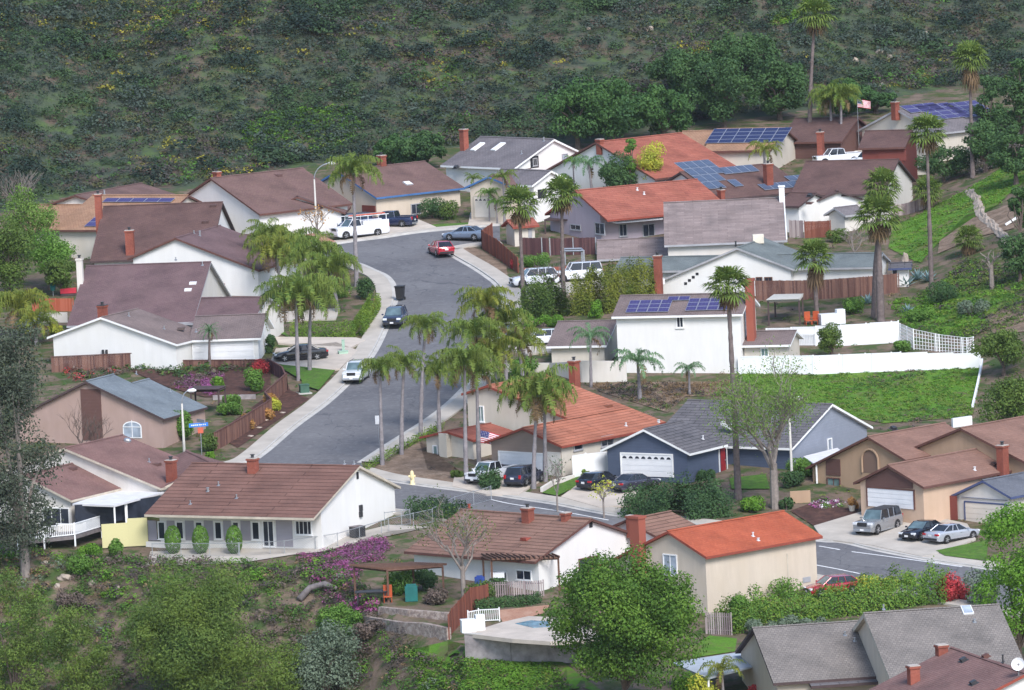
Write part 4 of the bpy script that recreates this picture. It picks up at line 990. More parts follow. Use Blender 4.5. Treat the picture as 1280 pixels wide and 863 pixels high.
ribbon('gutter', cross_top, -.40, .02, 'kerb', .038); ribbon('kerb', cross_top, 0, .16, 'kerb', .14, .16); ribbon('pavement', cross_top, .162, 1.9, 'concrete', .13, .2)
ribbon('kerb', cross_bot, -.16, 0, 'kerb', .16, .16); ribbon('pavement', cross_bot, -1.6, -.162, 'concrete', .15, .2)
# painted lines of the cross street
lane = W2([(612, 625), (640, 631), (700, 640), (760, 651)]); ribbon('road_marking', lane, 0, .14, 'paint_white', .036)
lane = W2([(1064, 690.5), (1110, 696.5), (1160, 703.5), (1202, 709.5)]); ribbon('road_marking', lane, 0, .16, 'paint_white', .036)
lane = W2([(1023, 683.5), (1036, 685.7), (1049, 688)]); ribbon('road_marking', lane, 0, .16, 'paint_white', .036)
lane = W2([(1018, 707), (1045, 712), (1074, 718)]); ribbon('road_marking', lane, 0, .16, 'paint_white', .036)
# driveways
def drive(pts, mat='drive', name='driveway', h=.17): return drape(name, pts, mat, h, 2.0, thick=.25)
drive([(338, 455), (395, 466), (425, 463), (447, 440), (420, 430), (345, 438)])
drive([zF(165, 275), zF(180, 305), zF(520, 325), zF(590, 290), zF(545, 278)])
drive([zF(160, 160), zF(170, 200), zF(450, 190), zF(470, 140)], 'concrete')
drive([(300, 300), (352, 306), (375, 311), (420, 304), (400, 295), (330, 285)], 'terracotta')
drive([(480, 294), (520, 289), (545, 285.5), (520, 275), (478, 272)])
drive([(585, 284), (640, 280), (625, 262), (588, 268)])
drive([zF(760, 0), zF(760, 1), zF(761, 1)]) if False else None
drive([yC(-120, 555), yC(-130, 600), yC(30, 640), yC(180, 640), yC(300, 560), yC(140, 540), yC(80, 520)])
drive([yC(470, 585), yC(380, 650), yC(560, 700), yC(690, 690), yC(760, 600), yC(660, 570)])
drive([yG(290, 675), yG(330, 735), yG(560, 765), yG(800, 820), yG(880, 800), yG(1050, 735), yG(1010, 665), yG(760, 610), yG(540, 600)], 'concrete')
drive([(640, 372), (655, 378), (760, 362), (742, 345), (668, 352)], 'concrete')
drive([(640, 440), (660, 445), (700, 440), (705, 425), (650, 425)], 'concrete')
drive([(1020, 200), (1100, 206), (1130, 200), (1100, 190), (1030, 190)], 'concrete')
# lawns, beds and bare soil
def patch(name, pts, mat, h=.05): return drape(name, pts, mat, h, 1.5)
patch('lawn', [zF(160, 402), zF(290, 478), zF(290, 500), zF(370, 525), zF(448, 432)], 'lawn', .18)
patch('lawn', [zF(180, 215), zF(235, 275), zF(175, 250)], 'lawn', .1)
patch('lawn', [zE(820, 500), zE(1100, 485), zE(1090, 500), zE(860, 520)], 'lawn', .12)
patch('lawn', [yC(290, 630), yC(365, 645), yC(500, 575), yC(480, 545), yC(350, 600)], 'lawn', .14)
patch('lawn', [yG(862, 792), yG(905, 815), yG(1100, 840), yG(1110, 740)], 'lawn', .18)
patch('lawn', [yC(1170, 560), yC(1180, 610), yC(1360, 610), yC(1340, 540)], 'lawn', .1)
patch('mulch_bed', [zF(-120, 730), zF(-10, 790), zF(325, 560), zF(235, 520), zF(220, 480)], 'mulch', .06)
patch('dirt_yard', [zG(590, 310), zG(730, 385), zG(1060, 405), zG(1050, 350), zG(880, 330), zG(840, 195), zG(700, 290)], 'dirt', .05)
patch('dirt_yard', [zE(1000, 590), zE(1020, 640), zE(1110, 690), zE(1200, 740), zE(1260, 770), zE(1250, 690), zE(1130, 610)], 'dirt', .05)
patch('planting_bed', [zB(790, 395), zB(960, 440), zB(1170, 440), zB(1270, 400), zB(1270, 290), zB(740, 290), zB(620, 320)], 'mulch', .08)
patch('garden_ground', [yG(180, 600), yG(290, 670), yG(480, 640), yG(500, 590), yG(260, 570)], 'mulch', .08)
patch('slope_grass', [yF(-60, 640), yF(-40, 700), yF(140, 800), yF(400, 860), yF(620, 900), yF(1030, 870), yF(1072, 640), yF(940, 630), yF(300, 672)], 'slopegrass', .06)
patch('dirt_bank', [yB(520, 560), yB(560, 600), yB(880, 700), yB(960, 625), yB(1170, 620), yB(1180, 555)], 'dirt', .06)
patch('slope_grass', [yE(660, 690), yE(640, 790), yE(790, 860), yE(880, 760), yE(1000, 640), yE(1150, 590), yE(1290, 470), yE(1290, 340), yE(1180, 410), yE(1040, 500)], 'slopegrass', .08)
patch('dirt_bank', [yE(880, 760), yE(870, 820), yE(1060, 740), yE(1230, 700), yE(1230, 580), yE(1040, 650)], 'dirt', .10)
patch('dirt_bank', [yF(1090, 400), yF(1130, 480), yF(1290, 470), yF(1290, 330)], 'dirt', .08)
patch('slope_grass', [yF(700, 420), yF(740, 450), yF(1030, 500), yF(1290, 320), yF(1100, 250), yF(880, 320)], 'slopegrass', .06)
patch('terracotta_yard', [zH(1220, 468), zH(1225, 500), zH(1240, 530), yD(300, 480), yD(330, 440), yD(90, 465)], 'terracotta', .05)
patch('slope_grass', [(520, 812), (560, 840), (690, 870), (760, 870), (700, 826), (590, 822)], 'slopegrass', .06)
patch('slope_grass', [yD(1000, 640), yD(1000, 690), yD(1200, 660), yD(1210, 600), yD(1080, 585)], 'slopegrass', .06)
patch('patio_slab', [zG(-440, 780), zG(0, 770), zG(250, 730), zG(400, 715), zG(700, 620), zG(890, 600), zG(700, 590), zG(400, 670), zG(-420, 715)], 'concrete', .08)
# ------------------------------------------------------------------ plants
def rnd_dirs(n, r):
    v = r.normal(size=(n, 3)); return v/np.linalg.norm(v, axis=1)[:, None]
def leaf_quads(P, D, size, r, asp=.6):
    """one leaf-shaped quad per point, facing roughly D"""
    n = len(P); D = D+r.normal(size=(n, 3))*.55; D /= np.linalg.norm(D, axis=1)[:, None]+1e-9
    a = np.cross(D, rnd_dirs(n, r)); a /= np.linalg.norm(a, axis=1)[:, None]+1e-9; b = np.cross(D, a)
    s = (size*(.6+.8*r.random(n)))[:, None] if np.isscalar(size) else (size*(.6+.8*r.random(n)))[:, None]
    V = np.stack([P-a*s, P+b*s*asp, P+a*s, P-b*s*asp], 1).reshape(-1, 3)
    return V, np.arange(4*n).reshape(-1, 4)
def clump_points(C, Rr, n, r, shell=.55, flat=1.0):
    """points spread through ellipsoid clumps: C centres, Rr radii (k,) or (k,3)"""
    Rr = np.asarray(Rr, float); Rr = Rr[:, None]*np.array([1, 1, flat]) if Rr.ndim == 1 else Rr
    vol = np.prod(Rr, 1)**(2/3); k = r.choice(len(C), n, p=vol/vol.sum())
    d = rnd_dirs(n, r); rad = shell+(1-shell)*r.random(n)**.6
    rad = np.where(r.random(n) < .12, rad*1.18, rad)
    return C[k]+d*rad[:, None]*Rr[k], d
def limbs(mb, base, tips, r0, r, mi=0, mid=.45, wob=.25):
    base = np.asarray(base, float)
    for t in tips:
        t = np.asarray(t, float); m = base+(t-base)*mid+r.normal(size=3)*wob*np.array([1, 1, .3]); m[2] += .15*np.linalg.norm(t-base)
        mb.tube([base, m, t], [r0, r0*.6, r0*.18], 6, mi, cap=False)
def tree(name, label, p, top, w_px, leaf, cat='tree', group=None, trunk_px=None, n=5000, ls=.22, clumps=26, bark='bark', seed=1, rtrunk=.18, flat=.8, shape='round', h0=.28, shell=.5, loc=None, drop=0, csize=.30, shift=0, asp=.6):
    """p foot pixel, top pixel row of its crown, w_px crown width in pixels"""
    r = np.random.default_rng(seed); P = PT(p) if loc is None else np.asarray(loc, float); sc = scale_at(P)
    H = (p[1]-top)/sc; Wd = w_px/sc
    root = thing(name, label, cat, P, 0, group)
    zb = H*h0; ch = H-zb
    C = []; 
    for i in range(clumps):
        for _ in range(60):
            q = r.uniform(-1, 1, 3)
            if shape == 'round': ok = q@q < 1
            elif shape == 'cone': ok = math.hypot(q[0], q[1]) < .95*(1-(q[2]+1)/2)+.12
            elif shape == 'column': ok = math.hypot(q[0], q[1]) < .8
            elif shape == 'spread': ok = (q[0]**2+q[1]**2+max(0, q[2])**2) < 1 and q[2] > -.75
            elif shape == 'vase': ok = math.hypot(q[0], q[1]) < .35+.6*(q[2]+1)/2 and q@q < 1.35
            else: ok = True
            if ok: break
        C.append(q)
    n = int(n*1.9); ls = ls*.70
    C = np.array(C); cs = csize*min(Wd, ch*1.1)
    Rr = cs*(.65+.7*r.random(len(C)))*.62
    C = C*np.array([max(.1, Wd/2-cs*.45), max(.1, Wd/2-cs*.45), max(.1, ch/2-cs*.40)])+np.array([shift, 0, zb+ch/2])
    Pp, D = clump_points(C, Rr, n, r, shell, flat)
    Pp[:, 2] = np.maximum(Pp[:, 2], .08*H)
    if drop: Pp[:, 2] -= np.abs(r.normal(size=len(Pp)))*drop
    V, F = leaf_quads(Pp, D+np.array([0, 0, .35]), ls, r, asp)
    raw_mesh('crown', V, F, M[leaf], root)
    mb = MB(); fork = np.array([shift*.4, 0, max(zb*.9, .15*H)])
    mb.tube([(0, 0, -.6), (0, 0, .05), fork*.5+r.normal(size=3)*.04, fork], [rtrunk*1.7, rtrunk*1.25, rtrunk, rtrunk*.85], 8)
    idx = r.choice(len(C), min(len(C), 9), False); limbs(mb, fork, C[idx], rtrunk*.6, r)
    mb.build('trunk', M[bark], root, origin=(0, 0, 0))
    return root
def bush(name, label, p, w_px, h_px, leaf, cat='shrub', group=None, n=900, ls=.13, seed=1, d=None, clumps=9, stem=True, box=False, loc=None, csize=.55):
    r = np.random.default_rng(seed); P = PT(p) if loc is None else np.asarray(loc, float); sc = scale_at(P); Wd, H = w_px/sc, h_px/sc; Dp = d or Wd
    root = thing(name, label, cat, P, 0, group); n = int(n*1.7); ls = ls*.75
    if box:
        q = r.uniform(-1, 1, (n, 3)); ax = r.integers(0, 3, n); sgn = np.where(r.random(n) < .5, -1, 1)
        for i in range(3): q[ax == i, i] = sgn[ax == i]
        q[:, 2] = np.where((ax == 2), 1, q[:, 2]); Pp = q*(1+r.normal(size=(n, 1))*.03)*np.array([Wd/2, Dp/2, H/2])+np.array([0, 0, H/2]); D = q
    else:
        C = r.uniform(-1, 1, (clumps, 3)); C /= np.maximum(1, np.linalg.norm(C, axis=1))[:, None]
        cs = csize*min(Wd, H*1.5); Rr = np.stack([cs*.5*(.7+.6*r.random(clumps))]*3, 1); Rr[:, 2] = np.minimum(Rr[:, 2], H*.45)
        C = C*np.array([max(.02, Wd/2-cs*.4), max(.02, Dp/2-cs*.4), max(.02, H/2-cs*.3)])+np.array([0, 0, H*.5])
        Pp, D = clump_points(C, Rr, n, r, .6); Pp[:, 2] = np.clip(Pp[:, 2], 0, H*1.04)
    V, F = leaf_quads(Pp, D+np.array([0, 0, .3]), ls, r)
    raw_mesh('foliage', V, F, M[leaf], root)
    if stem:
        mb = MB(); limbs(mb, (0, 0, -.2), [(Wd*.3*math.cos(a), Dp*.3*math.sin(a), H*.75) for a in (0, 1.6, 3.1, 4.5)], .05, r, wob=.05); mb.build('stem', M['bark'], root, origin=(0, 0, 0))
    return root
def hedge(name, label, pts, h, w, leaf, n=3000, ls=.13, seed=1, cat='hedge', group=None, wob=.08, flower=None, ffrac=.0):
    """clipped or loose hedge along ground pixels"""
    r = np.random.default_rng(seed); L = np.array([PT(p) for p in pts]); root = thing(name, label, cat, L[0], 0, group); n = int(n*1.7); ls = ls*.75
    seg = np.linalg.norm(np.diff(L[:, :2], axis=0), axis=1); cum = np.r_[0, np.cumsum(seg)]
    s = r.random(n)*cum[-1]; X = np.interp(s, cum, L[:, 0]); Y = np.interp(s, cum, L[:, 1])
    k = np.clip(np.searchsorted(cum, s)-1, 0, len(seg)-1); T = np.diff(L[:, :2], axis=0)/seg[:, None]; nx_, ny_ = -T[k, 1], T[k, 0]
    a = r.random(n)*math.pi*1.0; prof = np.cos(a)
    sq = np.sign(prof)*np.abs(prof)**.5; hz = np.abs(np.sin(a))**.45
    bump_ = 1+wob*2*(np.sin(s*2.1+seed)+np.sin(s*4.7))*.5
    hh = np.asarray(h if np.isscalar(h) else np.interp(s, cum, h))
    deep = 1-.25*r.random(n)**2
    off = sq*w/2*deep; zz = hz*hh*bump_*deep*np.where(r.random(n) < .62, r.random(n), 1)
    X = X+nx_*off+r.normal(size=n)*wob; Y = Y+ny_*off+r.normal(size=n)*wob
    Z = zg(X, Y)+zz+r.normal(size=n)*wob*.6
    P = np.stack([X, Y, Z], -1)-L[0]; D = np.stack([nx_*sq, ny_*sq, hz+.3], -1)
    V, F = leaf_quads(P, D, ls, r)
    mats = [M[leaf]]; mi = None
    if flower: mats.append(M[flower]); mi = (r.random(n) < ffrac).astype(int)
    raw_mesh('foliage', V, F, mats, root, mi=mi)
    mb = MB()
    ts = np.linspace(.2, cum[-1]-.2, max(3, int(cum[-1]))); hq = float(np.min(h))
    mb.tube([np.array([np.interp(t, cum, L[:, 0]), np.interp(t, cum, L[:, 1]), 0])-L[0]*[1, 1, 0]+UP*(z1(np.interp(t, cum, L[:, 0]), np.interp(t, cum, L[:, 1]))-L[0][2]+hq*.25) for t in ts], .05, 5)
    mb.build('stem', M['bark'], root, origin=(0, 0, 0))
    return root
# ---- palms
def frond_mesh(V, F, o, az, el, L, r, nl=24, lw=.055, ll=.62, droop=1.0, twist=0):
    """feather frond: arching rib with hanging leaflets"""
    n = nl; ts = np.linspace(0, 1, n+1); d = np.array([math.cos(az), math.sin(az), 0.])
    ang = el-ts**1.15*(1.45+.55*droop)*(.9+.3*r.random())
    step = L/n; x = np.r_[0, np.cumsum(np.cos(ang[:-1])*step)]; z = np.r_[0, np.cumsum(np.sin(ang[:-1])*step)]
    sd = np.array([-d[1], d[0], 0.]); wv = r.normal()*.12
    Pp = o+d*x[:, None]+np.array([0, 0, 1.])*z[:, None]+sd*(wv*x*ts)[:, None]
    for i in range(1, n+1):
        t = ts[i]; p = Pp[i]; l = ll*(math.sin(math.pi*min(1, .12+t*.88))**.6)*(1.05-.25*t)*(.8+.4*r.random())
        tan = Pp[i]-Pp[i-1]; tan = tan/np.linalg.norm(tan)
        for s in (-1, 1):
            out = sd*s*.8+tan*.4+np.array([0, 0, .45-.3*t])+r.normal(size=3)*.22; out = out/np.linalg.norm(out)
            m = p+out*l*.38; e = m+(out*.30+np.array([0, 0, -1.0*droop])+r.normal(size=3)*.12)*l*.70
            w = tan*lw
            b = len(V); V += [p-w, p+w, m+w*.9, m-w*.9, e]; F.append((b, b+1, b+2, b+3)); F.append((b+3, b+2, b+4, b+4))
    w = sd*.035
    for i in range(0, n, 3):
        j = min(i+3, n); b = len(V); V += [Pp[i]-w, Pp[i]+w, Pp[j]+w*.5, Pp[j]-w*.5]; F.append((b, b+1, b+2, b+3))
def quads_tris(V, F):
    f4 = [f for f in F if f[2] != f[3]]; f3 = [f[:3] for f in F if f[2] == f[3]]
    return f4, f3
def palm_crown(name, root, V, F, mat, z=0):
    me = bpy.data.meshes.new(name); me.from_pydata([tuple(v) for v in V], [], [f if f[2] != f[3] else f[:3] for f in F]); me.materials.append(M[mat]); me.update()
    o = link(bpy.data.objects.new(name, me), root); o.location = (0, 0, z); return o
PALM_CACHE = {}
def crown_variant(kind, k):
    key = (kind, k)
    if key in PALM_CACHE: return PALM_CACHE[key]
    r = np.random.default_rng(100+k); V, F, Vd, Fd = [], [], [], []
    if kind == 'queen':
        nf = 22; wind = .35
        for i in range(nf):
            az = 2*math.pi*i*.618+r.normal()*.15; t = i/nf
            el = 1.42-1.05*t+r.normal()*.12
            frond_mesh(V, F, np.array([0, 0, .15*(1-t)]), az, el, 2.5+.7*r.random(), r, 36, .034, .9, droop=1.05)
        for i in range(4): frond_mesh(Vd, Fd, np.array([0, 0, -.15]), r.random()*6.28, .0+r.normal()*.2, 2.0, r, 26, .03, .7, droop=1.25)
    elif kind == 'young':
        for i in range(13):
            az = 2*math.pi*i*.618; t = i/13; frond_mesh(V, F, np.array([0, 0, 0.]), az, 1.25-.95*t+r.normal()*.1, 2.1+.4*r.random(), r, 30, .03, .6, .85)
        frond_mesh(Vd, Fd, np.array([0, 0, -.1]), r.random()*6, -.2, 1.7, r, 14, droop=1.2)
    elif kind == 'stiff':      # date palm like
        for i in range(26):
            az = 2*math.pi*i*.618; t = i/26; frond_mesh(V, F, np.array([0, 0, 0.]), az, 1.4-1.5*t+r.normal()*.08, 1.5+.3*r.random(), r, 16, .035, .32, .35)
        frond_mesh(Vd, Fd, np.array([0, 0, -.1]), 1, -.5, 1.2, r, 12)
    else:                      # fan palm
        def fan(V, F, az, el, pet, rad, nb=13, sag=.5):
            d = np.array([math.cos(az)*math.cos(el), math.sin(az)*math.cos(el), math.sin(el)]); sd = np.array([-math.sin(az), math.cos(az), 0.])
            up = np.cross(d, sd)*-1; c = d*pet; w = sd*.025
            b = len(V); V += [d*.05-w, d*.05+w, c+w, c-w]; F.append((b, b+1, b+2, b+3))
            tilt = unit(d*.9-np.array([0, 0, .25])+r.normal(size=3)*.12)
            for j in range(nb):
                a = (j/(nb-1)-.5)*3.6; dr = unit(tilt*math.cos(a)+sd*math.sin(a)+up*.08*r.normal()); l = rad*(.8+.35*math.cos(a*.6))*(.9+.2*r.random())
                pr = unit(np.cross(dr, up)); m = c+dr*l*.6; e = m+(dr*.75+np.array([0, 0, -sag*(.5+r.random())]))*l*.42; ww = pr*.06*rad/.8
                b = len(V); V += [c, m-ww, e, m+ww]; F.append((b, b+1, b+2, b+3))
        nf = 44
        for i in range(nf):
            az = 2*math.pi*i*.618+r.normal()*.1; t = i/nf; fan(V, F, az, 1.35-1.75*t+r.normal()*.1, .75+.25*r.random(), .78+.15*r.random())
        for i in range(22): 
            fan(Vd, Fd, r.random()*6.28, -.75-.6*r.random(), .55+.3*r.random(), .65, 9, 1.0)
    PALM_CACHE[key] = (V, F, Vd, Fd); return PALM_CACHE[key]
MESHC = {}
def crown_mesh(kind, k, which, mat):
    key = (kind, k, which, mat)
    if key not in MESHC:
        c = crown_variant(kind, k); V, F = (c[0], c[1]) if which == 'crown' else (c[2], c[3])
        me = bpy.data.meshes.new('palm_'+which); me.from_pydata([tuple(map(float, v)) for v in V], [], [f if f[2] != f[3] else f[:3] for f in F]); me.materials.append(M[mat]); me.update(); MESHC[key] = me
    return MESHC[key]
NPALM = 0
def palm(name, label, p, c, w_px, kind='queen', leaf='frond', group='palms along the street', bark='palmbark_grey', r0=.17, dead='deadfrond', loc=None, belly=1.15, skirt=1.0):
    """p foot pixel, c crown-centre pixel, w_px crown width"""
    global NPALM; NPALM += 1; k = NPALM % 4
    P = PT(p) if loc is None else np.asarray(loc, float); sc = scale_at(P)
    H = (p[1]-c[1])/sc; nat = {'queen': 3.9, 'fan': 3.0, 'young': 3.4, 'stiff': 3.0}[kind]; s = w_px/sc/nat
    r = np.random.default_rng(NPALM); root = thing(name, label, 'palm tree', P, r.random()*6.28, group)
    lean_px = (c[0]-(p[0]+(c[1]-p[1])*.045))/sc         # against the true vertical of the picture
    rz = root.rotation_euler[2]; lx, ly = lean_px*math.cos(-rz), lean_px*math.sin(-rz)
    mb = MB(); n = max(6, int(H/.45)); pts = []; rad = []
    for i in range(n+1):
        t = i/n; pts.append((lx*t**1.5, ly*t**1.5, H*t-.5*(1-t)))
        fl = .55*max(0, 1-t*9) if kind != 'young' else .3*max(0, 1-t*6)
        rad.append(r0*(1.05-.38*t+fl)*(1.0 if i % 2 else 1.10)*(1+.05*r.normal())*(belly if .1 < t < .5 else 1))
    mb.tube(pts, rad, 9); mb.build('trunk', M[bark], root, True, origin=(0, 0, 0))
    if kind == 'queen':
        cs = MB(); cs.tube([(lx, ly, H-.5), (lx, ly, H+.25)], [r0*.75, r0*.4], 8); cs.build('crown_shaft', M['leaf_olive'], root, True, origin=(0, 0, 0))
    for which, mat in (('crown', leaf), ('dead_fronds', dead)):
        o = link(bpy.data.objects.new(which, crown_mesh(kind, k, which, mat)), root); o.location = (lx, ly, H); o.scale = (s, s, s*(1.0 if which == 'crown' else skirt)); o.rotation_euler = (0, 0, r.random()*6.28)
    return root
# ---- bare and thin trees
def branch_tree(name, label, p, top, w_px, cat='tree', bark='palebark', leaf=None, nleaf=0, ls=.12, seed=1, r0=.12, levels=3, group=None, loc=None, fork=.3):
    r = np.random.default_rng(seed); P = PT(p) if loc is None else np.asarray(loc, float); sc = scale_at(P); H = (p[1]-top)/sc; Wd = w_px/sc
    root = thing(name, label, cat, P, 0, group); mb = MB(); tips = []; asp = Wd/(H*(1-fork))
    def grow(o, d, L, rad, lev):
        d = unit(d); e = o+d*L; m = o+d*L*.5+r.normal(size=3)*L*.06
        mb.tube([o, m, e], [rad, rad*.8, rad*.6], 6 if lev > 1 else 4, cap=False)
        if lev == 0: tips.append(e); return
        for i in range(r.integers(3, 5)):
            az = r.random()*6.28; sp = (.45+.4*r.random())*asp
            nd = d+np.array([math.cos(az)*sp, math.sin(az)*sp, .15*r.normal()+.12]); t = .45+.55*r.random()
            grow(o+(e-o)*t, nd, L*(.55+.25*r.random()), rad*.55, lev-1)
        tips.append(e)
    mb.tube([(0, 0, -.4), (0, 0, H*fork)], [r0*1.3, r0], 8)
    for i in range(4):
        az = i*1.57+r.random(); grow(np.array([0, 0, H*fork*(.75+.25*r.random())]), np.array([math.cos(az)*.5*asp, math.sin(az)*.5*asp, 1.]), H*(1-fork)*.48, r0*.65, levels-1)
    mb.build('trunk', M[bark], root, origin=(0, 0, 0))
    if leaf:
        T = np.array(tips); k = r.integers(0, len(T), nleaf); Pp = T[k]+r.normal(size=(nleaf, 3))*H*.055-UP*H*.035*r.random((nleaf, 1))
        V, F = leaf_quads(Pp, rnd_dirs(nleaf, r), ls, r); raw_mesh('foliage', V, F, M[leaf], root)
    return root
def agave(name, label, p, w_px, leaf='agave', group='blue agaves on the right bank'):
    P = PT(p); sc = scale_at(P); s = w_px/sc/2; root = thing(name, label, 'agave', P, 0, group); mb = MB(); r = np.random.default_rng(int(p[0]*7))
    for i in range(26):
        az = i*2.4; el = 1.35-1.2*i/26; d = np.array([math.cos(az)*math.cos(el), math.sin(az)*math.cos(el), math.sin(el)]); sd = np.array([-math.sin(az), math.cos(az), 0]); l = s*(.85+.3*r.random())
        mb.add([-sd*.05*s, sd*.05*s, d*l*.5+sd*.09*s, d*l-np.array([0, 0, .05*s]), d*l*.5-sd*.09*s], [(0, 1, 2, 3, 4)])
    mb.build('rosette', M[leaf], root, origin=(0, 0, 0)); c = MB(); c.tube([(0, 0, -.1), (0, 0, .2*s)], .1*s, 6); c.build('stem', M['bark'], root, origin=(0, 0, 0)); return root
# ---- uncountable cover
def cover(name, label, poly, mats, n, size, hmax, seed=1, leaves=26, world=None, weights=None, lq=.3, keep=None):
    """low scrub or grass: many small leaf tufts within a pixel polygon"""
    r = np.random.default_rng(seed); W = np.array([PT(p)[:2] for p in poly]) if world is None else np.asarray(world)
    lo, hi = W.min(0), W.max(0); pts = np.zeros((0, 2))
    while len(pts) < n:
        q = r.uniform(lo, hi, (n*2, 2)); ins = np.zeros(len(q), bool); j = len(W)-1
        for i in range(len(W)):
            c = ((W[i, 1] > q[:, 1]) != (W[j, 1] > q[:, 1])) & (q[:, 0] < (W[j, 0]-W[i, 0])*(q[:, 1]-W[i, 1])/(W[j, 1]-W[i, 1]+1e-12)+W[i, 0]); ins ^= c; j = i
        q = q[ins]
        if keep is not None: q = q[keep(q[:, 0], q[:, 1], r)]
        pts = np.concatenate([pts, q])
    pts = pts[:n]; z = zg(pts[:, 0], pts[:, 1])
    fld = np.sin(pts[:, 0]*.21+seed)+np.sin(pts[:, 1]*.17+2*seed)+np.sin(pts[:, 0]*.5-pts[:, 1]*.33)*.7+r.normal(size=n)*.9
    rank = fld.argsort().argsort()/n; w = np.array(weights or [1]*len(mats), float); w /= w.sum(); mi = np.clip(np.searchsorted(np.cumsum(w), rank), 0, len(mats)-1)
    s = size*(.45+1.1*r.random(n)**1.6)
    C = np.repeat(np.stack([pts[:, 0], pts[:, 1], z+s*.2*hmax/size], -1), leaves, 0); S = np.repeat(s, leaves)
    d = rnd_dirs(n*leaves, r); d[:, 2] = np.abs(d[:, 2]); rad = .55+.45*r.random(n*leaves)
    Pp = C+d*rad[:, None]*S[:, None]*np.array([1, 1, hmax/size*.8])
    V, F = leaf_quads(Pp, d*.8+np.array([0, 0, 1.0]), S*lq, r)
    o = raw_mesh(name, V, F, [M[m] if isinstance(m, str) else m for m in mats], None, mi=np.repeat(mi, leaves)); tag(o, label, 'ground cover', None, 'stuff'); return o
# ------------------------------------------------------------------ where the plants stand
# hillside scrub behind the houses, one uncountable cover
hp = np.concatenate([np.stack([np.linspace(-78, 84, 36), np.interp(np.linspace(-78, 84, 36), _he[:, 0], _he[:, 1])+2], -1), [[90, 815], [-84, 790]]])
def open_patches(x, y, r): return (np.sin(x*.13+1)+np.sin(y*.11+x*.05)+np.sin(x*.31-y*.27)*.6+r.normal(size=len(x))*.7) < 2.0
cover('hillside_scrub', 'dense low green and grey scrub covering the hillside', None, M['scrub'], 26500, .85, .72, 3, 30, hp, (2.6, 2.2, 2.8, 2.0, 1.9, .8, .28), .15, open_patches)
cover('hillside_brush', 'bigger dark bushes dotted over the hillside', None, [M['scrub'][1], M['scrub'][0], M['scrub'][2]], 700, 1.6, 1.5, 5, 240, hp, (2.6, 2, .8), .09)
sel = np.array([[-64, 735], [-20, 735], [-22, 790], [-64, 785]])
cover('yellow_flowering_scrub', 'yellow flowering scrub scattered over the upper left hillside', None, [M['scrub'][6], M['scrub'][3]], 260, .8, .7, 8, 30, sel, (2, 1), .2)
cover('hill_grass', 'patch of light green grass low on the hillside', [(318, 196), (300, 160), (345, 138), (425, 128), (455, 160), (430, 186), (380, 200)], ['grass1', 'grass3', M['scrub'][2], 'grass2'], 900, .5, .4, 31, 18, None, (2, 2, 1, .6), .22)
cover('hill_grass', 'small pale green grass patch high on the hillside', [(960, 22), (1000, 14), (1000, 30), (965, 34)], ['grass1', 'grass2'], 160, .5, .4, 32, 18, None, (2, 1), .22)
# foreground slope
cover('slope_scrub', 'rough scrub of brown twigs and green weeds on the near slope', [(-40, 690), (190, 700), (300, 706), (400, 705), (450, 735), (500, 790), (540, 820), (600, 890), (-60, 890)], ['leaf_olive', 'fl_purplebrown', 'grass3', M['scrub'][4], 'grass1', 'deadfrond', 'leaf_sage'], 2700, .62, .62, 4, 60, None, (1.5, 3.6, 2.2, 1.6, 2.4, .8, .5), .13)
cover('grass', 'bright green grass below the concrete pool wall', [(520, 815), (590, 826), (690, 832), (740, 890), (520, 890)], ['grass1', 'grass2', 'grass3', 'fl_purplebrown'], 3600, .25, .22, 6, 16, None, (3, 1, 1, .4), .28)
cover('grass', 'green weeds and grass on the bank below the white fence', [yF(-60, 645), yF(-40, 700), yF(140, 800), yF(400, 850), yF(620, 900), yF(1030, 870), yF(1072, 645), yF(940, 640), yF(300, 676)], ['grass1', 'grass2', 'grass3', 'fl_purplebrown'], 3600, .28, .2, 7, 14, None, (3, 2.2, 1.8, .4), .25)
cover('grass', 'lush green grass on the right hillside', [yE(660, 690), yE(640, 790), yE(790, 860), yE(880, 760), yE(1000, 640), yE(1150, 590), yE(1290, 470), yE(1290, 340), yE(1180, 410), yE(1040, 500)], ['grass1', 'grass2', 'grass3'], 1900, .30, .2, 9, 16, None, (3, 1.3, 1), .25)
cover('bank_weeds', 'mixed weeds over the right bank above the white lattice fence', [yF(640, 330), yF(700, 420), yF(740, 450), yF(1030, 500), yF(1300, 420), yF(1300, 180), yF(1000, 130), yF(880, 250)], ['grass1', 'grass3', 'grass2', M['scrub'][4], 'leaf_olive'], 1900, .42, .3, 10, 22, None, (2.4, 1.6, 1.6, 1.2, .8), .2)
cover('dry_stems', 'dry stems on the brown bank beneath the tall white house', [yB(520, 565), yB(560, 600), yB(880, 695), yB(960, 625), yB(1170, 620), yB(1180, 558)], ['deadfrond', M['scrub'][4], 'leaf_olive'], 900, .3, .28, 12, 20, None, (3, 2, .6), .2)
cover('bare_brush', 'grey leafless brush below the hillside road cut', [yE(960, 330), yE(1010, 470), yE(1180, 400), yE(1290, 330), yE(1290, 250), yE(1100, 300)], ['twig', M['scrub'][4]], 240, 1.0, 1.6, 13, 40, None, (3, 1), .12)
cover('pink_groundcover', 'magenta and purple flowering ground cover spilling down beside the long house', [(370, 693), (400, 694), (440, 684), (472, 674), (488, 682), (478, 700), (450, 706), (448, 738), (462, 768), (440, 778), (412, 762), (386, 728)], ['fl_violet', 'fl_purplebrown', 'fl_magenta', 'grass3', 'fl_magenta', M['scrub'][4]], 1000, .42, .38, 14, 40, None, (2.2, 2.4, 1.6, 1.3, 1, 1.5), .14)
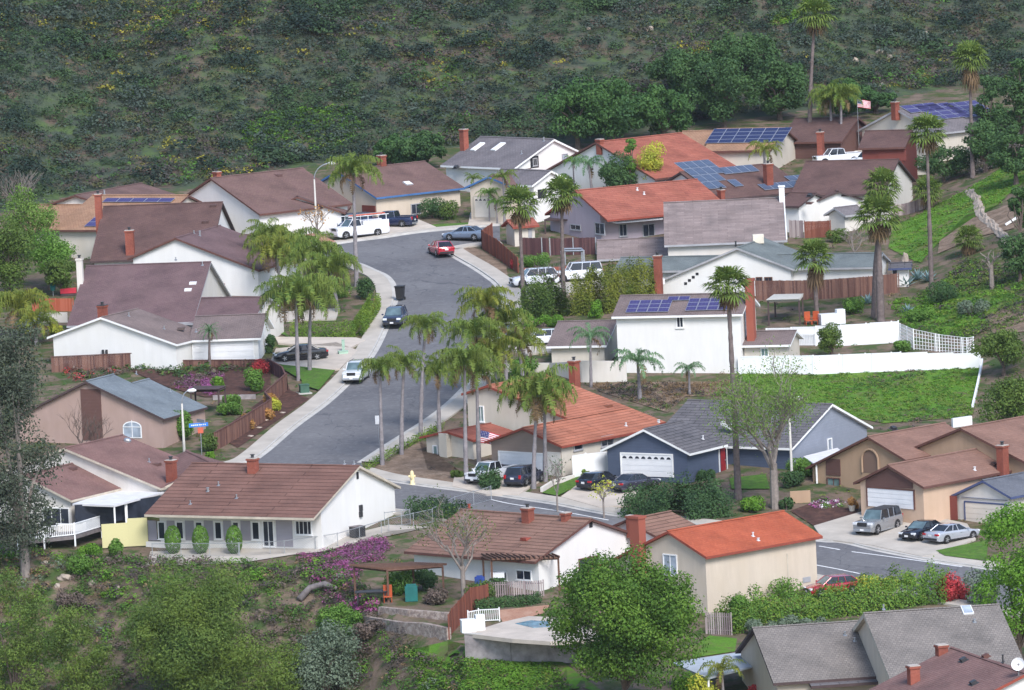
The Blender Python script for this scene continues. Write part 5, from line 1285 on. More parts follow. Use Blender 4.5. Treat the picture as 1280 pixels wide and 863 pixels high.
cover('pink_groundcover', 'magenta flower patch in front of the pergola', [zH(480, 430), zH(640, 420), zH(650, 470), zH(560, 480)], ['fl_magenta', 'leaf_mid'], 90, .4, .3, 15, 22, None, (3, 1), .2)
cover('purple_groundcover', 'purple flowering ground cover on the terraced bed above the blue grey roof', [zB(810, 390), zB(1000, 435), zB(1050, 400), zB(1040, 330), zB(900, 330)], ['fl_violet', 'fl_purplebrown'], 190, .42, .3, 16, 24, None, (2.5, 1), .2)
cover('low_planting', 'low dark planting under the brown board fence', [zB(250, 320), zB(380, 370), zB(640, 320), zB(860, 360), zB(1270, 300), zB(1270, 282), zB(260, 300)], ['leaf_dark', 'leaf_olive', 'fl_purplebrown', 'leaf_red'], 260, .5, .5, 17, 26, None, (2, 1.5, 1, .3), .2)
cover('flower_bed', 'bed of pale pink and white flowers before the tan house', [yG(255, 572), yG(300, 590), yG(430, 580), yG(440, 555), yG(330, 545)], ['fl_magenta', 'flagwhite', 'leaf_mid', 'fl_violet'], 90, .3, .3, 18, 22, None, (1, 1, 1.5, 1), .22)
# ---- queen palms in the middle of the street
Q = 'queen palms beside the road'
def qp(label, p, c, w, leaf='frond', **k): return palm('queen_palm', label, p, c, w*1.13, 'queen', leaf, Q, **k)
qp('queen palm with yellow hanging fronds, first of the roadside row from the white gable', (478, 582), (475, 462), 42, 'frond')
qp('queen palm second along the roadside row, full crown over the asphalt', (502, 569), (505, 456), 42)
qp('tall queen palm whose crown stands against the road above the dark parked car', (526, 546), (532, 410), 44)
qp('slim queen palm between the roadside row and the cream house', (549, 540), (548, 466), 46, 'frond')
qp('queen palm rising in front of the cream house porch, just left of the flag', (583, 607), (581, 455), 62)
qp('queen palm right of the porch with its trunk crossing the draped flag', (599, 582), (596, 468), 54)
qp('queen palm at the top of the roadside clump with spreading yellow green crown', (612, 505), (607, 381), 56, 'frond_y')
qp('queen palm in the roadside clump leaning over the kerb near the white vehicle', (634, 500), (629, 404), 60)
qp('queen palm deep in the roadside clump with dense drooping crown', (595, 520), (592, 420), 60)
qp('queen palm low in the roadside clump touching the cream house wall', (622, 520), (618, 443), 58, 'frond_y')
qp('short queen palm at the right end of the roadside clump', (655, 487), (648, 430), 54, 'frond_y')
qp('queen palm in front of the taupe garage gable with wide green crown', (667, 611), (672, 493), 78)
qp('thin queen palm standing beside the dark hatchback with yellow inner fronds', (682, 602), (681, 508), 50, 'frond_y')
# ---- left side of the street
qp('queen palm on the small lawn, taller of the pair by the black sedan', (373, 476), (370, 372), 74)
qp('queen palm of the lawn pair standing right over the black sedan', (387, 465), (389, 372), 66)
qp('queen palm with broad crown above the clipped hedge', (399, 385), (392, 322), 66)
qp('queen palm rising from the clump beside the hedge with bushy crown', (423, 392), (413, 338), 60)
qp('queen palm in the clump against the plain white gable wall', (352, 372), (345, 316), 58, 'frond_y')
qp('queen palm at the back of the clump by the curved lamp', (378, 350), (368, 308), 54)
qp('short queen palm with tattered fronds beside the mauve roof wing', (340, 352), (335, 296), 48)
qp('queen palm before the tall white side gable, left of two', (316, 276), (314, 238), 38)
qp('queen palm before the tall white side gable, right of two', (334, 276), (334, 237), 36, 'frond_y')
qp('tall lone queen palm at the kerb beside the utility truck', (446, 358), (442, 216), 56, r0=.2)
palm('date_palm', 'small lone palm before the white garage door', (262, 461), (262, 414), 34, 'stiff', 'frond_b', r0=.13, bark='palmbark')
palm('date_palm', 'bushy palm with yellow tips beside the orange fence at left', (22, 425), (24, 386), 70, 'queen', 'frond_y', 'palms at the left edge')
palm('date_palm', 'smaller bushy palm low at the left edge above the eucalyptus', (45, 432), (46, 404), 52, 'queen', 'frond_y', 'palms at the left edge')
# ---- palms of the right half
FP = 'fan palms'
def fp(label, p, c, w, **k): return palm('fan_palm', label, p, c, w, 'fan', k.pop('leaf', 'fan'), FP, bark=k.pop('bark', 'palmbark'), **k)
fp('fan palm with tall bare trunk left of two before the lilac house', (655, 392), (649, 256), 52, r0=.2)
fp('fan palm with tall bare trunk right of two before the lilac house', (705, 384), (702, 244), 50, r0=.2)
fp('very tall fan palm towering in front of the white two storey house', (923, 624), (909, 358), 58, r0=.24)
fp('tall slim fan palm in front of the green bank at right', (1165, 374), (1157, 166), 52, r0=.2)
fp('thick trunked fan palm beside the brown board fence, larger of a pair', (1101, 402), (1097, 272), 62, r0=.32)
fp('shorter fan palm with small crown just behind the thick trunked one', (1092, 398), (1102, 235), 50, r0=.2)
fp('stocky fan palm behind the white fence with shaggy skirt of leaves', (1021, 395), (1017, 322), 50, r0=.2, skirt=1.6)
fp('very tall thin fan palm reaching the top edge of the picture', (1012, 190), (1018, 20), 50, r0=.22)
fp('tall fan palm at upper right with heavy brown skirt against the dark hill', (1216, 222), (1211, 74), 48, r0=.2, skirt=1.7)
fp('low fan palm behind the redwood garage wall by the green hillside', (1160, 262), (1160, 240), 40, r0=.2)
fp('short fan palm on the eroded bank at far right', (1212, 318), (1210, 300), 40, r0=.2)
palm('queen_palm', 'queen palm behind the brown roofs at upper right, left of two', (1041, 190), (1037, 124), 50, 'queen', 'frond', 'palms behind the upper houses')
palm('queen_palm', 'queen palm behind the brown roofs at upper right, with pale crown stalk', (1052, 192), (1051, 122), 46, 'queen', 'frond', 'palms behind the upper houses')
palm('queen_palm', 'bushy palm before the house with deep blue solar panels', (957, 236), (955, 188), 46, 'young', 'frond_y', 'palms behind the upper houses')
palm('queen_palm', 'grey green palm between the white gables at top centre', (742, 262), (736, 206), 46, 'young', 'frond_b', 'palms behind the upper houses')
palm('queen_palm', 'slim palm standing in front of the tall white gable with balcony', (719, 258), (716, 202), 26, 'young', 'leaf_mid', 'palms behind the upper houses', r0=.1)
palm('queen_palm', 'thin pale trunked palm before the pink garage wing', (592, 275), (592, 224), 26, 'young', 'frond', 'small palms by the pink garage', r0=.1)
palm('queen_palm', 'tufted palm on the corner near the little shed', (631, 284), (629, 222), 36, 'young', 'frond', 'small palms by the pink garage', r0=.12)
palm('banana_plant', 'banana like plant with several stems beside the pink garage', (612, 279), (611, 242), 30, 'young', 'leaf_mid', 'small palms by the pink garage', r0=.08)
palm('banana_plant', 'lower banana like plant at the driveway edge', (622, 281), (620, 254), 26, 'young', 'leaf_mid', 'small palms by the pink garage', r0=.08)
Y = 'young palms below the tall white house'
palm('young_palm', 'young palm nearest the red chimney beneath the tall white house', (739, 484), (738, 422), 54, 'young', 'frond_b', Y, r0=.14)
palm('young_palm', 'wide young palm in the middle of three beneath the tall white house', (800, 500), (797, 453), 66, 'young', 'frond_b', Y, r0=.16)
palm('young_palm', 'smallest young palm of three beneath the tall white house', (862, 494), (861, 462), 38, 'young', 'frond_b', Y, r0=.12)
palm('young_palm', 'small spiky palm at the bottom edge beside the pale blue roof', (905, 885), (902, 838), 56, 'young', 'frond_y', None, r0=.12)
# ---- trees
tree('shade_tree', 'large round bright green tree in front of the pool and orange roofed house', (782, 895), 676, 222, 'leaf_round', n=30000, ls=.155, clumps=80, seed=3, rtrunk=.3, h0=.15, csize=.21, shell=.5, flat=.85)
branch_tree('airy_tree', 'airy light green tree with forking grey trunk before the blue house', (969, 636), 446, 118, bark='palebark', leaf='leaf_spring', nleaf=11500, ls=.08, seed=5, r0=.3, levels=4, fork=.3)
tree('street_tree', 'bright lime green tree at the right edge by the silver sedan', (1276, 846), 612, 136, 'leaf_bright', n=9000, ls=.16, clumps=56, seed=6, rtrunk=.2, h0=.02, csize=.24)
tree('eucalyptus', 'tall grey green drooping eucalyptus at the left edge', (32, 720), 386, 136, 'leaf_grey', n=12000, ls=.17, clumps=70, seed=7, rtrunk=.35, h0=.12, shape='column', csize=.26, drop=.7, bark='palebark', shell=.25)
A = 'feathery trees on the near slope'
def ac(label, p, top, w, seed, **k): return tree('acacia', label, p, top, w, 'leaf_feather', group=A, n=k.pop('n', 22000), ls=.19, clumps=k.pop('clumps', 60), seed=seed, rtrunk=.16, h0=.05, csize=k.pop('csize', .24), shell=.35, asp=.28, **k)
ac('large feathery olive green tree on the near slope below the clipped shrubs', (250, 900), 690, 190, 11, n=34000)
ac('feathery olive green tree filling the lower left corner', (20, 905), 694, 110, 12, n=8000)
ac('lower feathery tree between the two larger ones at bottom left', (98, 905), 752, 100, 13, n=6000)
ac('feathery bush at the bottom edge right of the large one', (345, 905), 790, 110, 14, n=6000)
tree('willow_shrub', 'bright grey green bush on the near slope under the fallen log', (408, 885), 768, 100, 'leaf_sage', cat='shrub', n=5000, ls=.16, clumps=30, seed=15, h0=.05, rtrunk=.1)
tree('willow_shrub', 'lush green bush high on the near slope left of the pergola', (430, 800), 752, 70, 'leaf_mid', cat='shrub', n=2600, ls=.15, clumps=22, seed=16, h0=.05, rtrunk=.08)
O = 'oaks behind the upper houses'
def oak(label, p, top, w, seed, leaf='leaf_oak', n=5200): return tree('oak_tree', label, p, top, w, leaf, group=O, n=n, ls=.24, clumps=40, seed=seed, rtrunk=.3, h0=.08, csize=.24)
oak('dark green oak at the left of the group above the red roofs', (722, 186), 94, 105, 21)
oak('dense oak in the middle of the group above the red roofs', (768, 182), 92, 110, 22)
oak('rounded oak at the right of the group above the red roofs', (830, 176), 104, 88, 23)
oak('dark oak behind the grey two storey roof', (520, 214), 158, 88, 24, 'leaf_dark')
oak('deep green oak beside the far brown roof with blue trim', (490, 210), 168, 50, 25, 'leaf_oak', 2600)
oak('shadowy oak above the blue solar roof', (905, 160), 66, 110, 26, 'leaf_dark'); oak('shadowy oak left of the very tall fan palm', (975, 150), 70, 90, 27, 'leaf_dark')
oak('dark oak climbing the hill above the rounded oak', (860, 128), 52, 100, 28, 'leaf_dark'); oak('oak right of the very tall fan palm', (1062, 150), 96, 84, 29, 'leaf_oak')
oak('far oak at the top of the shadowy wooded gully', (930, 100), 34, 100, 30, 'leaf_dark', 4000); oak('oak behind the flag at upper right', (1095, 142), 110, 60, 31, 'leaf_oak', 2600)
PN = 'dark pines at the upper right edge'
for lab, p, t, w_, sd in (('tall dark pine behind the violet solar roof', (1240, 190), 84, 62, 41), ('dark pine cut by the right edge', (1278, 190), 66, 60, 42), ('low dark pine under the tall skirted fan palm', (1232, 215), 140, 60, 43), ('dark pine beside the bare brush', (1270, 232), 150, 64, 44)):
    tree('pine_tree', lab, p, t, w_, 'leaf_dark', group=PN, n=3600, ls=.2, clumps=34, seed=sd, rtrunk=.25, h0=.1, shape='spread', csize=.26, flat=.6)
tree('garden_tree', 'dark bushy tree in front of the grey solar house', (1180, 228), 178, 84, 'leaf_dark', group='garden trees', n=3000, ls=.18, clumps=26, seed=45, h0=.1)
tree('garden_tree', 'dark green tree between the red roofs at top centre', (772, 264), 188, 58, 'leaf_dark', group='garden trees', n=3600, ls=.17, clumps=26, seed=46, h0=.1)
tree('garden_tree', 'golden yellow rounded tree in front of the red roof', (814, 262), 175, 40, 'leaf_yellow', group='garden trees', n=2600, ls=.14, clumps=22, seed=47, h0=.08, shape='column', csize=.4)
tree('garden_tree', 'small spiky tree between the dark and the golden trees', (791, 262), 166, 24, 'leaf_mid', group='garden trees', n=900, ls=.15, clumps=10, seed=48, h0=.3)
tree('garden_tree', 'rounded green shrub tree before the lower white gable', (703, 256), 216, 46, 'leaf_mid', group='garden trees', n=1800, ls=.15, clumps=16, seed=49, h0=.1)
LT = 'trees at the left edge'
tree('garden_tree', 'pale yellow green tree at left before the orange roof', (42, 322), 224, 72, 'leaf_spring', group=LT, n=3000, ls=.16, clumps=26, seed=51, h0=.15, shell=.3)
tree('garden_tree', 'dark olive tree at the left edge', (12, 375), 262, 80, 'leaf_olive', group=LT, n=5000, ls=.18, clumps=34, seed=52, h0=.1)
tree('garden_tree', 'green tree covering the lower part of the orange roof', (62, 362), 280, 78, 'leaf_mid', group=LT, n=3600, ls=.16, clumps=26, seed=53, h0=.15, shell=.3)
tree('garden_tree', 'olive green tree above the orange fence', (78, 370), 318, 48, 'leaf_olive', group=LT, n=2600, ls=.16, clumps=20, seed=54, h0=.1)
branch_tree('bare_tree', 'leafless grey tree at left against the hillside', (30, 310), 200, 60, seed=55, bark='twig', r0=.12, levels=4, leaf=None)
branch_tree('bare_tree', 'bare tree with pale trunk beside the brown tiled house', (580, 752), 622, 96, seed=56, r0=.17, levels=4, leaf='leaf_olive', nleaf=1100, ls=.08, fork=.35)
branch_tree('bare_tree', 'leafless tree in front of the pink wall with arched window', (112, 590), 500, 76, seed=57, r0=.1, levels=4, bark='bark', fork=.15)
branch_tree('bare_tree', 'leafless shrub between the parked white vehicles', (688, 372), 318, 56, seed=58, r0=.1, levels=3, bark='twig', fork=.2)
branch_tree('bare_tree', 'pale leafless tree under the curved lamp', (398, 305), 250, 44, seed=59, r0=.1, levels=3, bark='palebark', fork=.3, leaf='leaf_rust', nleaf=150)
branch_tree('bare_tree', 'pale leafless tree on the green bank by the fan palms', (1068, 322), 270, 60, seed=60, r0=.1, levels=3, bark='palebark', fork=.15)
branch_tree('dead_tree', 'bleached dead trunk on the bank at far right', (1240, 362), 300, 50, seed=61, r0=.2, levels=2, bark='palebark', fork=.5)
branch_tree('sapling', 'thin street sapling with few leaves before the dark hatchback', (697, 640), 566, 36, seed=62, r0=.07, levels=3, leaf='leaf_sage', nleaf=160, ls=.09, fork=.35)
branch_tree('sapling', 'thin yellow leaved street sapling before the black car', (755, 648), 592, 44, seed=63, r0=.07, levels=3, leaf='leaf_yellow', nleaf=220, ls=.09, fork=.45)
tree('bank_tree', 'olive bush tree at the end of the white lattice fence', (1255, 470), 405, 76, 'leaf_olive', group='bush trees on the right bank', n=3600, ls=.16, clumps=26, seed=64, h0=.08, flat=.7)
tree('bank_tree', 'large yellow green bush tree beside the white fence end', (1275, 556), 458, 96, 'leaf_olive', group='bush trees on the right bank', n=5200, ls=.17, clumps=34, seed=65, h0=.05)
tree('bank_tree', 'dark bush tree under the dead trunk at far right', (1275, 352), 285, 50, 'leaf_dark', group='bush trees on the right bank', n=2600, ls=.17, clumps=22, seed=66, h0=.08)
tree('bank_tree', 'dark bush tree high on the right hillside edge', (1276, 300), 230, 36, 'leaf_oak', group='bush trees on the right bank', n=1800, ls=.17, clumps=16, seed=68, h0=.08)
tree('round_tree', 'small round olive tree standing between the two white fences', (1040, 447), 404, 38, 'leaf_olive', n=2600, ls=.12, clumps=20, seed=67, h0=.05)
# ---- bushes and hedges
hedge('clipped_hedge', 'clipped bright green hedge along the pavement above the black sedan', [zF(240, 268), zF(550, 268), zF(622, 160), zF(632, 130)], 1.55, 1.3, 'leaf_hedge', 7000, .10, 71, wob=.04)
hedge('yellow_hedge', 'tall yellow green hedge before the white vehicles', [(717, 392), (745, 392), (800, 378), (812, 370)], [3.6, 4.2, 3.8, 3.2], 2.6, 'hedge_y', 15000, .12, 72, wob=.10)
hedge('green_hedge', 'rounded green bush hedge left of the yellow one', [(664, 392), (700, 398)], 3.1, 2.8, 'leaf_olive', 7000, .13, 73, wob=.18)
hedge('garden_hedge', 'long green hedge with red and yellow growth behind the grey roofs', [(905, 792), (940, 778), (1000, 774), (1080, 764), (1150, 752), (1185, 752)], [1.9, 2.3, 1.9, 2.3, 2.6, 2.4], 2.4, 'leaf_mid', 13000, .12, 74, wob=.16, flower='leaf_hedge', ffrac=.4)
hedge('juniper_hedge', 'sprawling dark green juniper mound in front of the white garage door', [(795, 640), (850, 646), (905, 640)], [1.7, 2.6, 2.2], 4.4, 'leaf_dark', 9000, .13, 75, wob=.25)
hedge('low_hedge', 'dark clipped hedge in front of the picket fence by the pool', [zH(1100, 470), yD(50, 450), yD(210, 440), yD(280, 425)], .8, .8, 'leaf_dark', 2200, .10, 76, wob=.05)
hedge('verge_hedge', 'thin green hedge along the roadside palms', [(455, 590), (487, 570), (520, 553), (552, 535)], .6, .7, 'leaf_hedge', 1600, .1, 77, wob=.1)
hedge('verge_hedge', 'dark mound hedge on the corner beyond the white gable', [(512, 645), (545, 647), (580, 650)], 1.5, 1.8, 'leaf_dark', 2600, .12, 78, wob=.15)
B_ = 'clipped shrubs along the long house'
for lab, x in (('egg shaped clipped shrub before the long house, leftmost of three', 217), ('egg shaped clipped shrub before the long house, middle of three', 251.5), ('egg shaped clipped shrub before the long house, rightmost of three', 293.5)):
    r_ = np.random.default_rng(int(x)); P = PT((x, 693)); root = thing('clipped_shrub', lab, 'shrub', P, 0, B_); d = rnd_dirs(1500, r_); Pp = d*np.array([.68, .68, 1.2])*(.94+.08*r_.random((1500, 1)))+np.array([0, 0, 1.2]); V, F = leaf_quads(Pp, d, .09, r_); raw_mesh('foliage', V, F, M['leaf_mid'], root); mb = MB(); mb.tube([(0, 0, -.2), (0, 0, .8)], .08, 6); mb.build('stem', M['bark'], root, origin=(0, 0, 0))
def bs(label, p, w, h, leaf, seed, group='garden shrubs', **k): return bush(k.pop('name', 'garden_shrub'), label, p, w, h, leaf, 'shrub', group, seed=seed, **k)
bs('bright rounded shrub on the purple terrace, smaller and yellower', zB(1025, 415), 19, 21, 'leaf_bright', 81)
bs('rounded green shrub beside the red flowers on the terrace', zB(1190, 412), 28, 30, 'leaf_mid', 82, n=1400)
bs('red flowering shrub in the corner of the brown fence', zB(1225, 330), 26, 18, 'leaf_red', 83)
bs('tall green shrub beside the lamp post with blue street sign', zB(850, 640), 30, 44, 'leaf_mid', 84, n=2200)
bs('dark rounded shrub below the arched window', zB(745, 660), 24, 22, 'leaf_dark', 85); bs('olive rounded shrub under the street sign', zB(975, 690), 26, 22, 'leaf_olive', 86)
bs('low green plant at the foot of the street sign', zB(990, 730), 16, 9, 'leaf_bright', 87)
bs('green shrub behind the top of the road fence', zB(1080, 520), 34, 16, 'leaf_mid', 88); bs('leafy mound beside the small pergola', zB(1090, 480), 28, 14, 'leaf_mid', 89)
for i, (x, y, lf, lab) in enumerate(((1165, 590, 'leaf_rust', 'rusty orange shrub against the road fence, highest of the row'), (1245, 545, 'leaf_rust', 'rust coloured shrub by the utility cabinet'), (1290, 500, 'leaf_yellow', 'yellow shrub near the green utility cabinet'), (1190, 560, 'leaf_olive', 'olive shrub in the mulch strip'))):
    bs(lab, zB(x, y), 20, 16, lf, 90+i)
bs('rusty shrub low on the mulch strip beside the pavement', zF(40, 690), 20, 17, 'leaf_rust', 95); bs('orange leaved shrub higher on the mulch strip', zF(150, 610), 24, 20, 'leaf_rust', 96)
bs('leafy round bush covering the white pickup', (612, 612), 36, 30, 'leaf_dark', 97, n=1500); bs('green shrub beside the lawn of the taupe garage', yC(495, 565), 13, 14, 'leaf_hedge', 98)
bs('bright low bush at the foot of the very tall palm', (938, 640), 36, 20, 'leaf_bright', 99, n=1300); bs('dark shrub beside the airy tree trunk', yG(160, 590), 20, 14, 'leaf_dark', 100)
bs('dark green shrubs before the tan house entry', yG(180, 480), 42, 18, 'leaf_dark', 101, n=1200); bs('small flowering pot plant at the tan house garage', yG(475, 590), 13, 9, 'leaf_rust', 102)
bs('deep red leaved bush at the end of the garden hedge', (1192, 752), 46, 36, 'leaf_red', 103, n=2200); bs('grey green bush between the red bush and the lime tree', (1228, 758), 46, 52, 'leaf_sage', 104, n=2200)
bs('thin leafy shrub against the cream wall of the orange roofed house', (980, 748), 52, 26, 'leaf_mid', 105, n=520); bs('yellow green grassy bush on the road side of the hedge', (1095, 738), 60, 22, 'leaf_yellow', 106, n=1300)
bs('round dark shrub beside the road above the hedge', (1137, 732), 16, 12, 'leaf_mid', 107)
bs('dark bush at the left end of the garden hedge', (925, 786), 40, 46, 'leaf_mid', 108, n=2400)
bs('grey green low shrub mass before the grey roof', (985, 792), 130, 20, 'leaf_sage', 109, n=2600, d=3)
bs('green shrub before the lilac house wall', yA(485, 545), 22, 10, 'leaf_mid', 110); bs('leafy shrub in front of the pink house', zE(740, 440), 44, 30, 'leaf_mid', 111, n=1600)
bs('clipped hedge bush in front of the pink house', zE(905, 460), 40, 24, 'leaf_dark', 112, n=1500); bs('brownish bush beside the pink garage', zE(985, 465), 28, 22, 'leaf_olive', 113, n=900)
bs('leafy garden shrub before the brown roofed white gable', zE(225, 500), 38, 24, 'leaf_mid', 114, n=1200)
for lab, p, w_, h_, lf, sd in (('dark green shrub under the palm clump by the mauve wing', (352, 385), 44, 26, 'leaf_dark', 140), ('mid green shrub behind the clipped hedge', (420, 372), 40, 26, 'leaf_mid', 141), ('leafy shrub between the two white vehicles and the palm clump', (655, 470), 40, 22, 'leaf_mid', 142), ('dark shrub before the carport of the brown roofed white gable', (350, 298), 36, 20, 'leaf_dark', 143), ('dark green shrub at the foot of the pair of small palms', (300, 283), 30, 16, 'leaf_mid', 144), ('green shrub beside the right edge of the white garage house', (338, 442), 14, 24, 'leaf_dark', 145), ('low green shrub right of the cream porch', (572, 598), 20, 10, 'leaf_olive', 146), ('dark shrub left of the red front door', (880, 600), 30, 12, 'leaf_dark', 147), ('leafy shrub under the lawn tree of the blue house', (1000, 596), 40, 22, 'leaf_mid', 148), ('dark shrub on the slope beside the slim fan palm', (1180, 378), 50, 26, 'leaf_dark', 149), ('sage shrub on the right bank', (1215, 395), 44, 20, 'leaf_sage', 150), ('green shrub on the right bank near the lattice top', (1150, 402), 40, 16, 'leaf_mid', 151)): bs(lab, p, w_, h_, lf, sd, n=1300)
bs('yellow flowering bush beside the concrete driveway at left', zB(230, 140), 40, 12, 'leaf_yellow', 115); bs('dark shrub at the base of the tall lone palm', zE(590, 840), 24, 26, 'leaf_dark', 116, n=1200)
bs('bright green plants under the yellow hedge, large leaves', (680, 408), 60, 16, 'leaf_bright', 117, n=1200); bs('bright shrub in front of the yellow hedge', (743, 398), 22, 22, 'leaf_bright', 118)
bs('dark green shrub under the pergola', (500, 742), 44, 30, 'leaf_mid', 119, n=1600); bs('loose leafy shrub at the foot of the bare pale tree', (600, 752), 44, 26, 'leaf_olive', 136, n=1100); bs('brown twiggy shrub in front of the timber pergola', (540, 756), 40, 20, 'fl_purplebrown', 137, n=1000); bs('green shrub by the pergola post near the house wall', (532, 738), 34, 28, 'leaf_dark', 138, n=1300); bs('leafy shrub beside the blue covered bundle', (622, 742), 30, 18, 'leaf_dark', 139, n=900)
bs('grey shrub beside the white deck', zC(545, 735), 22, 22, 'leaf_mid', 120, n=1000)
bs('lush green plant under the white deck corner', zC(380, 830), 36, 26, 'leaf_mid', 121, n=1300); bs('green weeds at the deck foot with yellow flowers', zC(420, 740), 36, 18, 'leaf_bright', 122, n=900)
bs('brown dry bush on the near slope', zD(330, 460), 40, 22, 'fl_purplebrown', 123, n=1200); bs('brown dry bush under the low rubble wall', zH(620, 590), 60, 20, 'fl_purplebrown', 124, n=1400)
bs('red shrub at the end of the redwood fence', yA(165, 700), 10, 14, 'leaf_red', 125); bs('green bushes behind the redwood fence', yA(260, 690), 44, 16, 'leaf_mid', 126, n=1200)
bs('green shrub beside the dark board fence', yA(500, 540), 22, 10, 'leaf_mid', 127) if False else None
bs('bushy plant before the brown board fence near the fan palms', yF(470, 385), 34, 20, 'leaf_mid', 128, n=1300); bs('low shrub beside the lattice fence', yF(705, 565), 26, 14, 'leaf_mid', 129)
bs('shrub against the green bank below the redwood fence', yE(410, 760), 36, 16, 'leaf_olive', 130, n=900)
bs('yellow shrub beside the pale blue roof at the bottom', (1003, 875), 84, 60, 'leaf_spring', 131, n=3400, ls=.12); bs('bright yellow green plant at the bottom edge', (860, 885), 44, 44, 'leaf_bright', 132, n=1500)
bs('lime green plant beside the spiky palm', (880, 890), 40, 48, 'leaf_yellow', 133, n=1300); bs('orange flowering shrub under the yellow shrub', (962, 872), 60, 20, 'leaf_red', 134, n=700)
bs('green vine bush before the red roofed chimney', (1150, 878), 46, 22, 'leaf_mid', 135, n=900)
for i, (x, y, s) in enumerate(((1133, 358, 36), (1147, 350, 34), (1161, 352, 34), (1085, 380, 30), (1135, 392, 28))):
    agave('agave', ('large blue agave by the brown fence end', 'blue agave in the middle of the group', 'blue agave touching the slim fan palm', 'blue agave left of the thick trunked palm', 'small blue agave lower on the bank')[i], (x, y), s)

# small weeds and litter over the bare yards, off every paved or planted patch
def off_paving(x, y, r):
    q = np.stack([x, y], -1); bad = np.zeros(len(q), bool)
    for W in PATCHES:
        j = len(W)-1; ins = np.zeros(len(q), bool)
        for i in range(len(W)):
            ins ^= ((W[i, 1] > y) != (W[j, 1] > y)) & (x < (W[j, 0]-W[i, 0])*(y-W[i, 1])/(W[j, 1]-W[i, 1]+1e-12)+W[i, 0]); j = i
        bad |= ins
    for L in (left_kerb, right_kerb, far_kerb, near_kerb, cross_top, cross_bot):
        bad |= (np.linalg.norm(q[:, None]-L[None], axis=2).min(1) < 2.4)
    return ~bad
yp = np.array([[-62, 520], [-34, 536], [-20, 520], [-6, 515], [2, 500], [20, 488], [74, 470], [80, 600], [80, 735], [20, 705], [-76, 690], [-80, 540]])
cover('yard_weeds', 'thin weeds and leaf litter over the bare yards', None, ['grass3', 'deadfrond', 'leaf_olive', M['scrub'][4], 'grass2'], 8500, .26, .2, 21, 12, yp, (2, 1.6, 1, 1.3, 1), .26, off_paving)
# ------------------------------------------------------------------ vehicles
def loft(st, ring):
    """st: list of (x, ring points (y,z) ...) all same length -> verts, faces (open ring half mirrored)"""
    V, F = [], []; n = len(ring(st[0]))
    for s in st: V += ring(s)
    for i in range(len(st)-1):
        for k in range(n-1): F.append((i*n+k, i*n+k+1, (i+1)*n+k+1, (i+1)*n+k))
    F.append(tuple(range(n))[::-1]); F.append(tuple((len(st)-1)*n+k for k in range(n)))
    return V, F
SPEC = {
 # L length, W width, H height, deck profile (x fraction from the nose, z), roof: base front/back x, roof front/back x, belt z
 'sedan': dict(L=4.85, W=1.85, deck=[(0, .58), (.03, .70), (.12, .80), (.30, .93), (.70, .98), (.86, 1.0), (.96, .97), (1, .80)], gh=(.27, .86, .44, .68), H=1.45, r=.33, ax=(.185, .79)),
 'hatch': dict(L=4.4, W=1.82, deck=[(0, .58), (.03, .70), (.12, .82), (.28, .95), (.70, .98), (.92, 1.0), (.985, .95), (1, .80)], gh=(.25, .97, .42, .80), H=1.5, r=.33, ax=(.19, .80)),
 'suv': dict(L=4.75, W=1.95, deck=[(0, .68), (.03, .85), (.10, .98), (.27, 1.08), (.70, 1.10), (.93, 1.12), (.985, 1.05), (1, .85)], gh=(.25, .985, .38, .90), H=1.78, r=.37, ax=(.19, .80)),
 'bigsuv': dict(L=5.15, W=2.0, deck=[(0, .78), (.02, .98), (.06, 1.06), (.29, 1.14), (.70, 1.16), (.95, 1.17), (.99, 1.12), (1, .9)], gh=(.30, .97, .385, .93), H=1.90, r=.39, ax=(.17, .78)),
 'pickup': dict(L=5.7, W=2.0, deck=[(0, .80), (.02, 1.0), (.06, 1.08), (.25, 1.15), (.60, 1.17), (.62, 1.17), (.985, 1.17), (1, .95)], gh=(.24, .615, .34, .585), H=1.88, r=.39, ax=(.165, .78)),
 'truck': dict(L=6.4, W=2.05, deck=[(0, .85), (.015, 1.1), (.05, 1.2), (.22, 1.28), (.46, 1.30), (.47, 1.3), (.985, 1.3), (1, 1.0)], gh=(.21, .47, .30, .445), H=2.0, r=.40, ax=(.15, .76)),
}
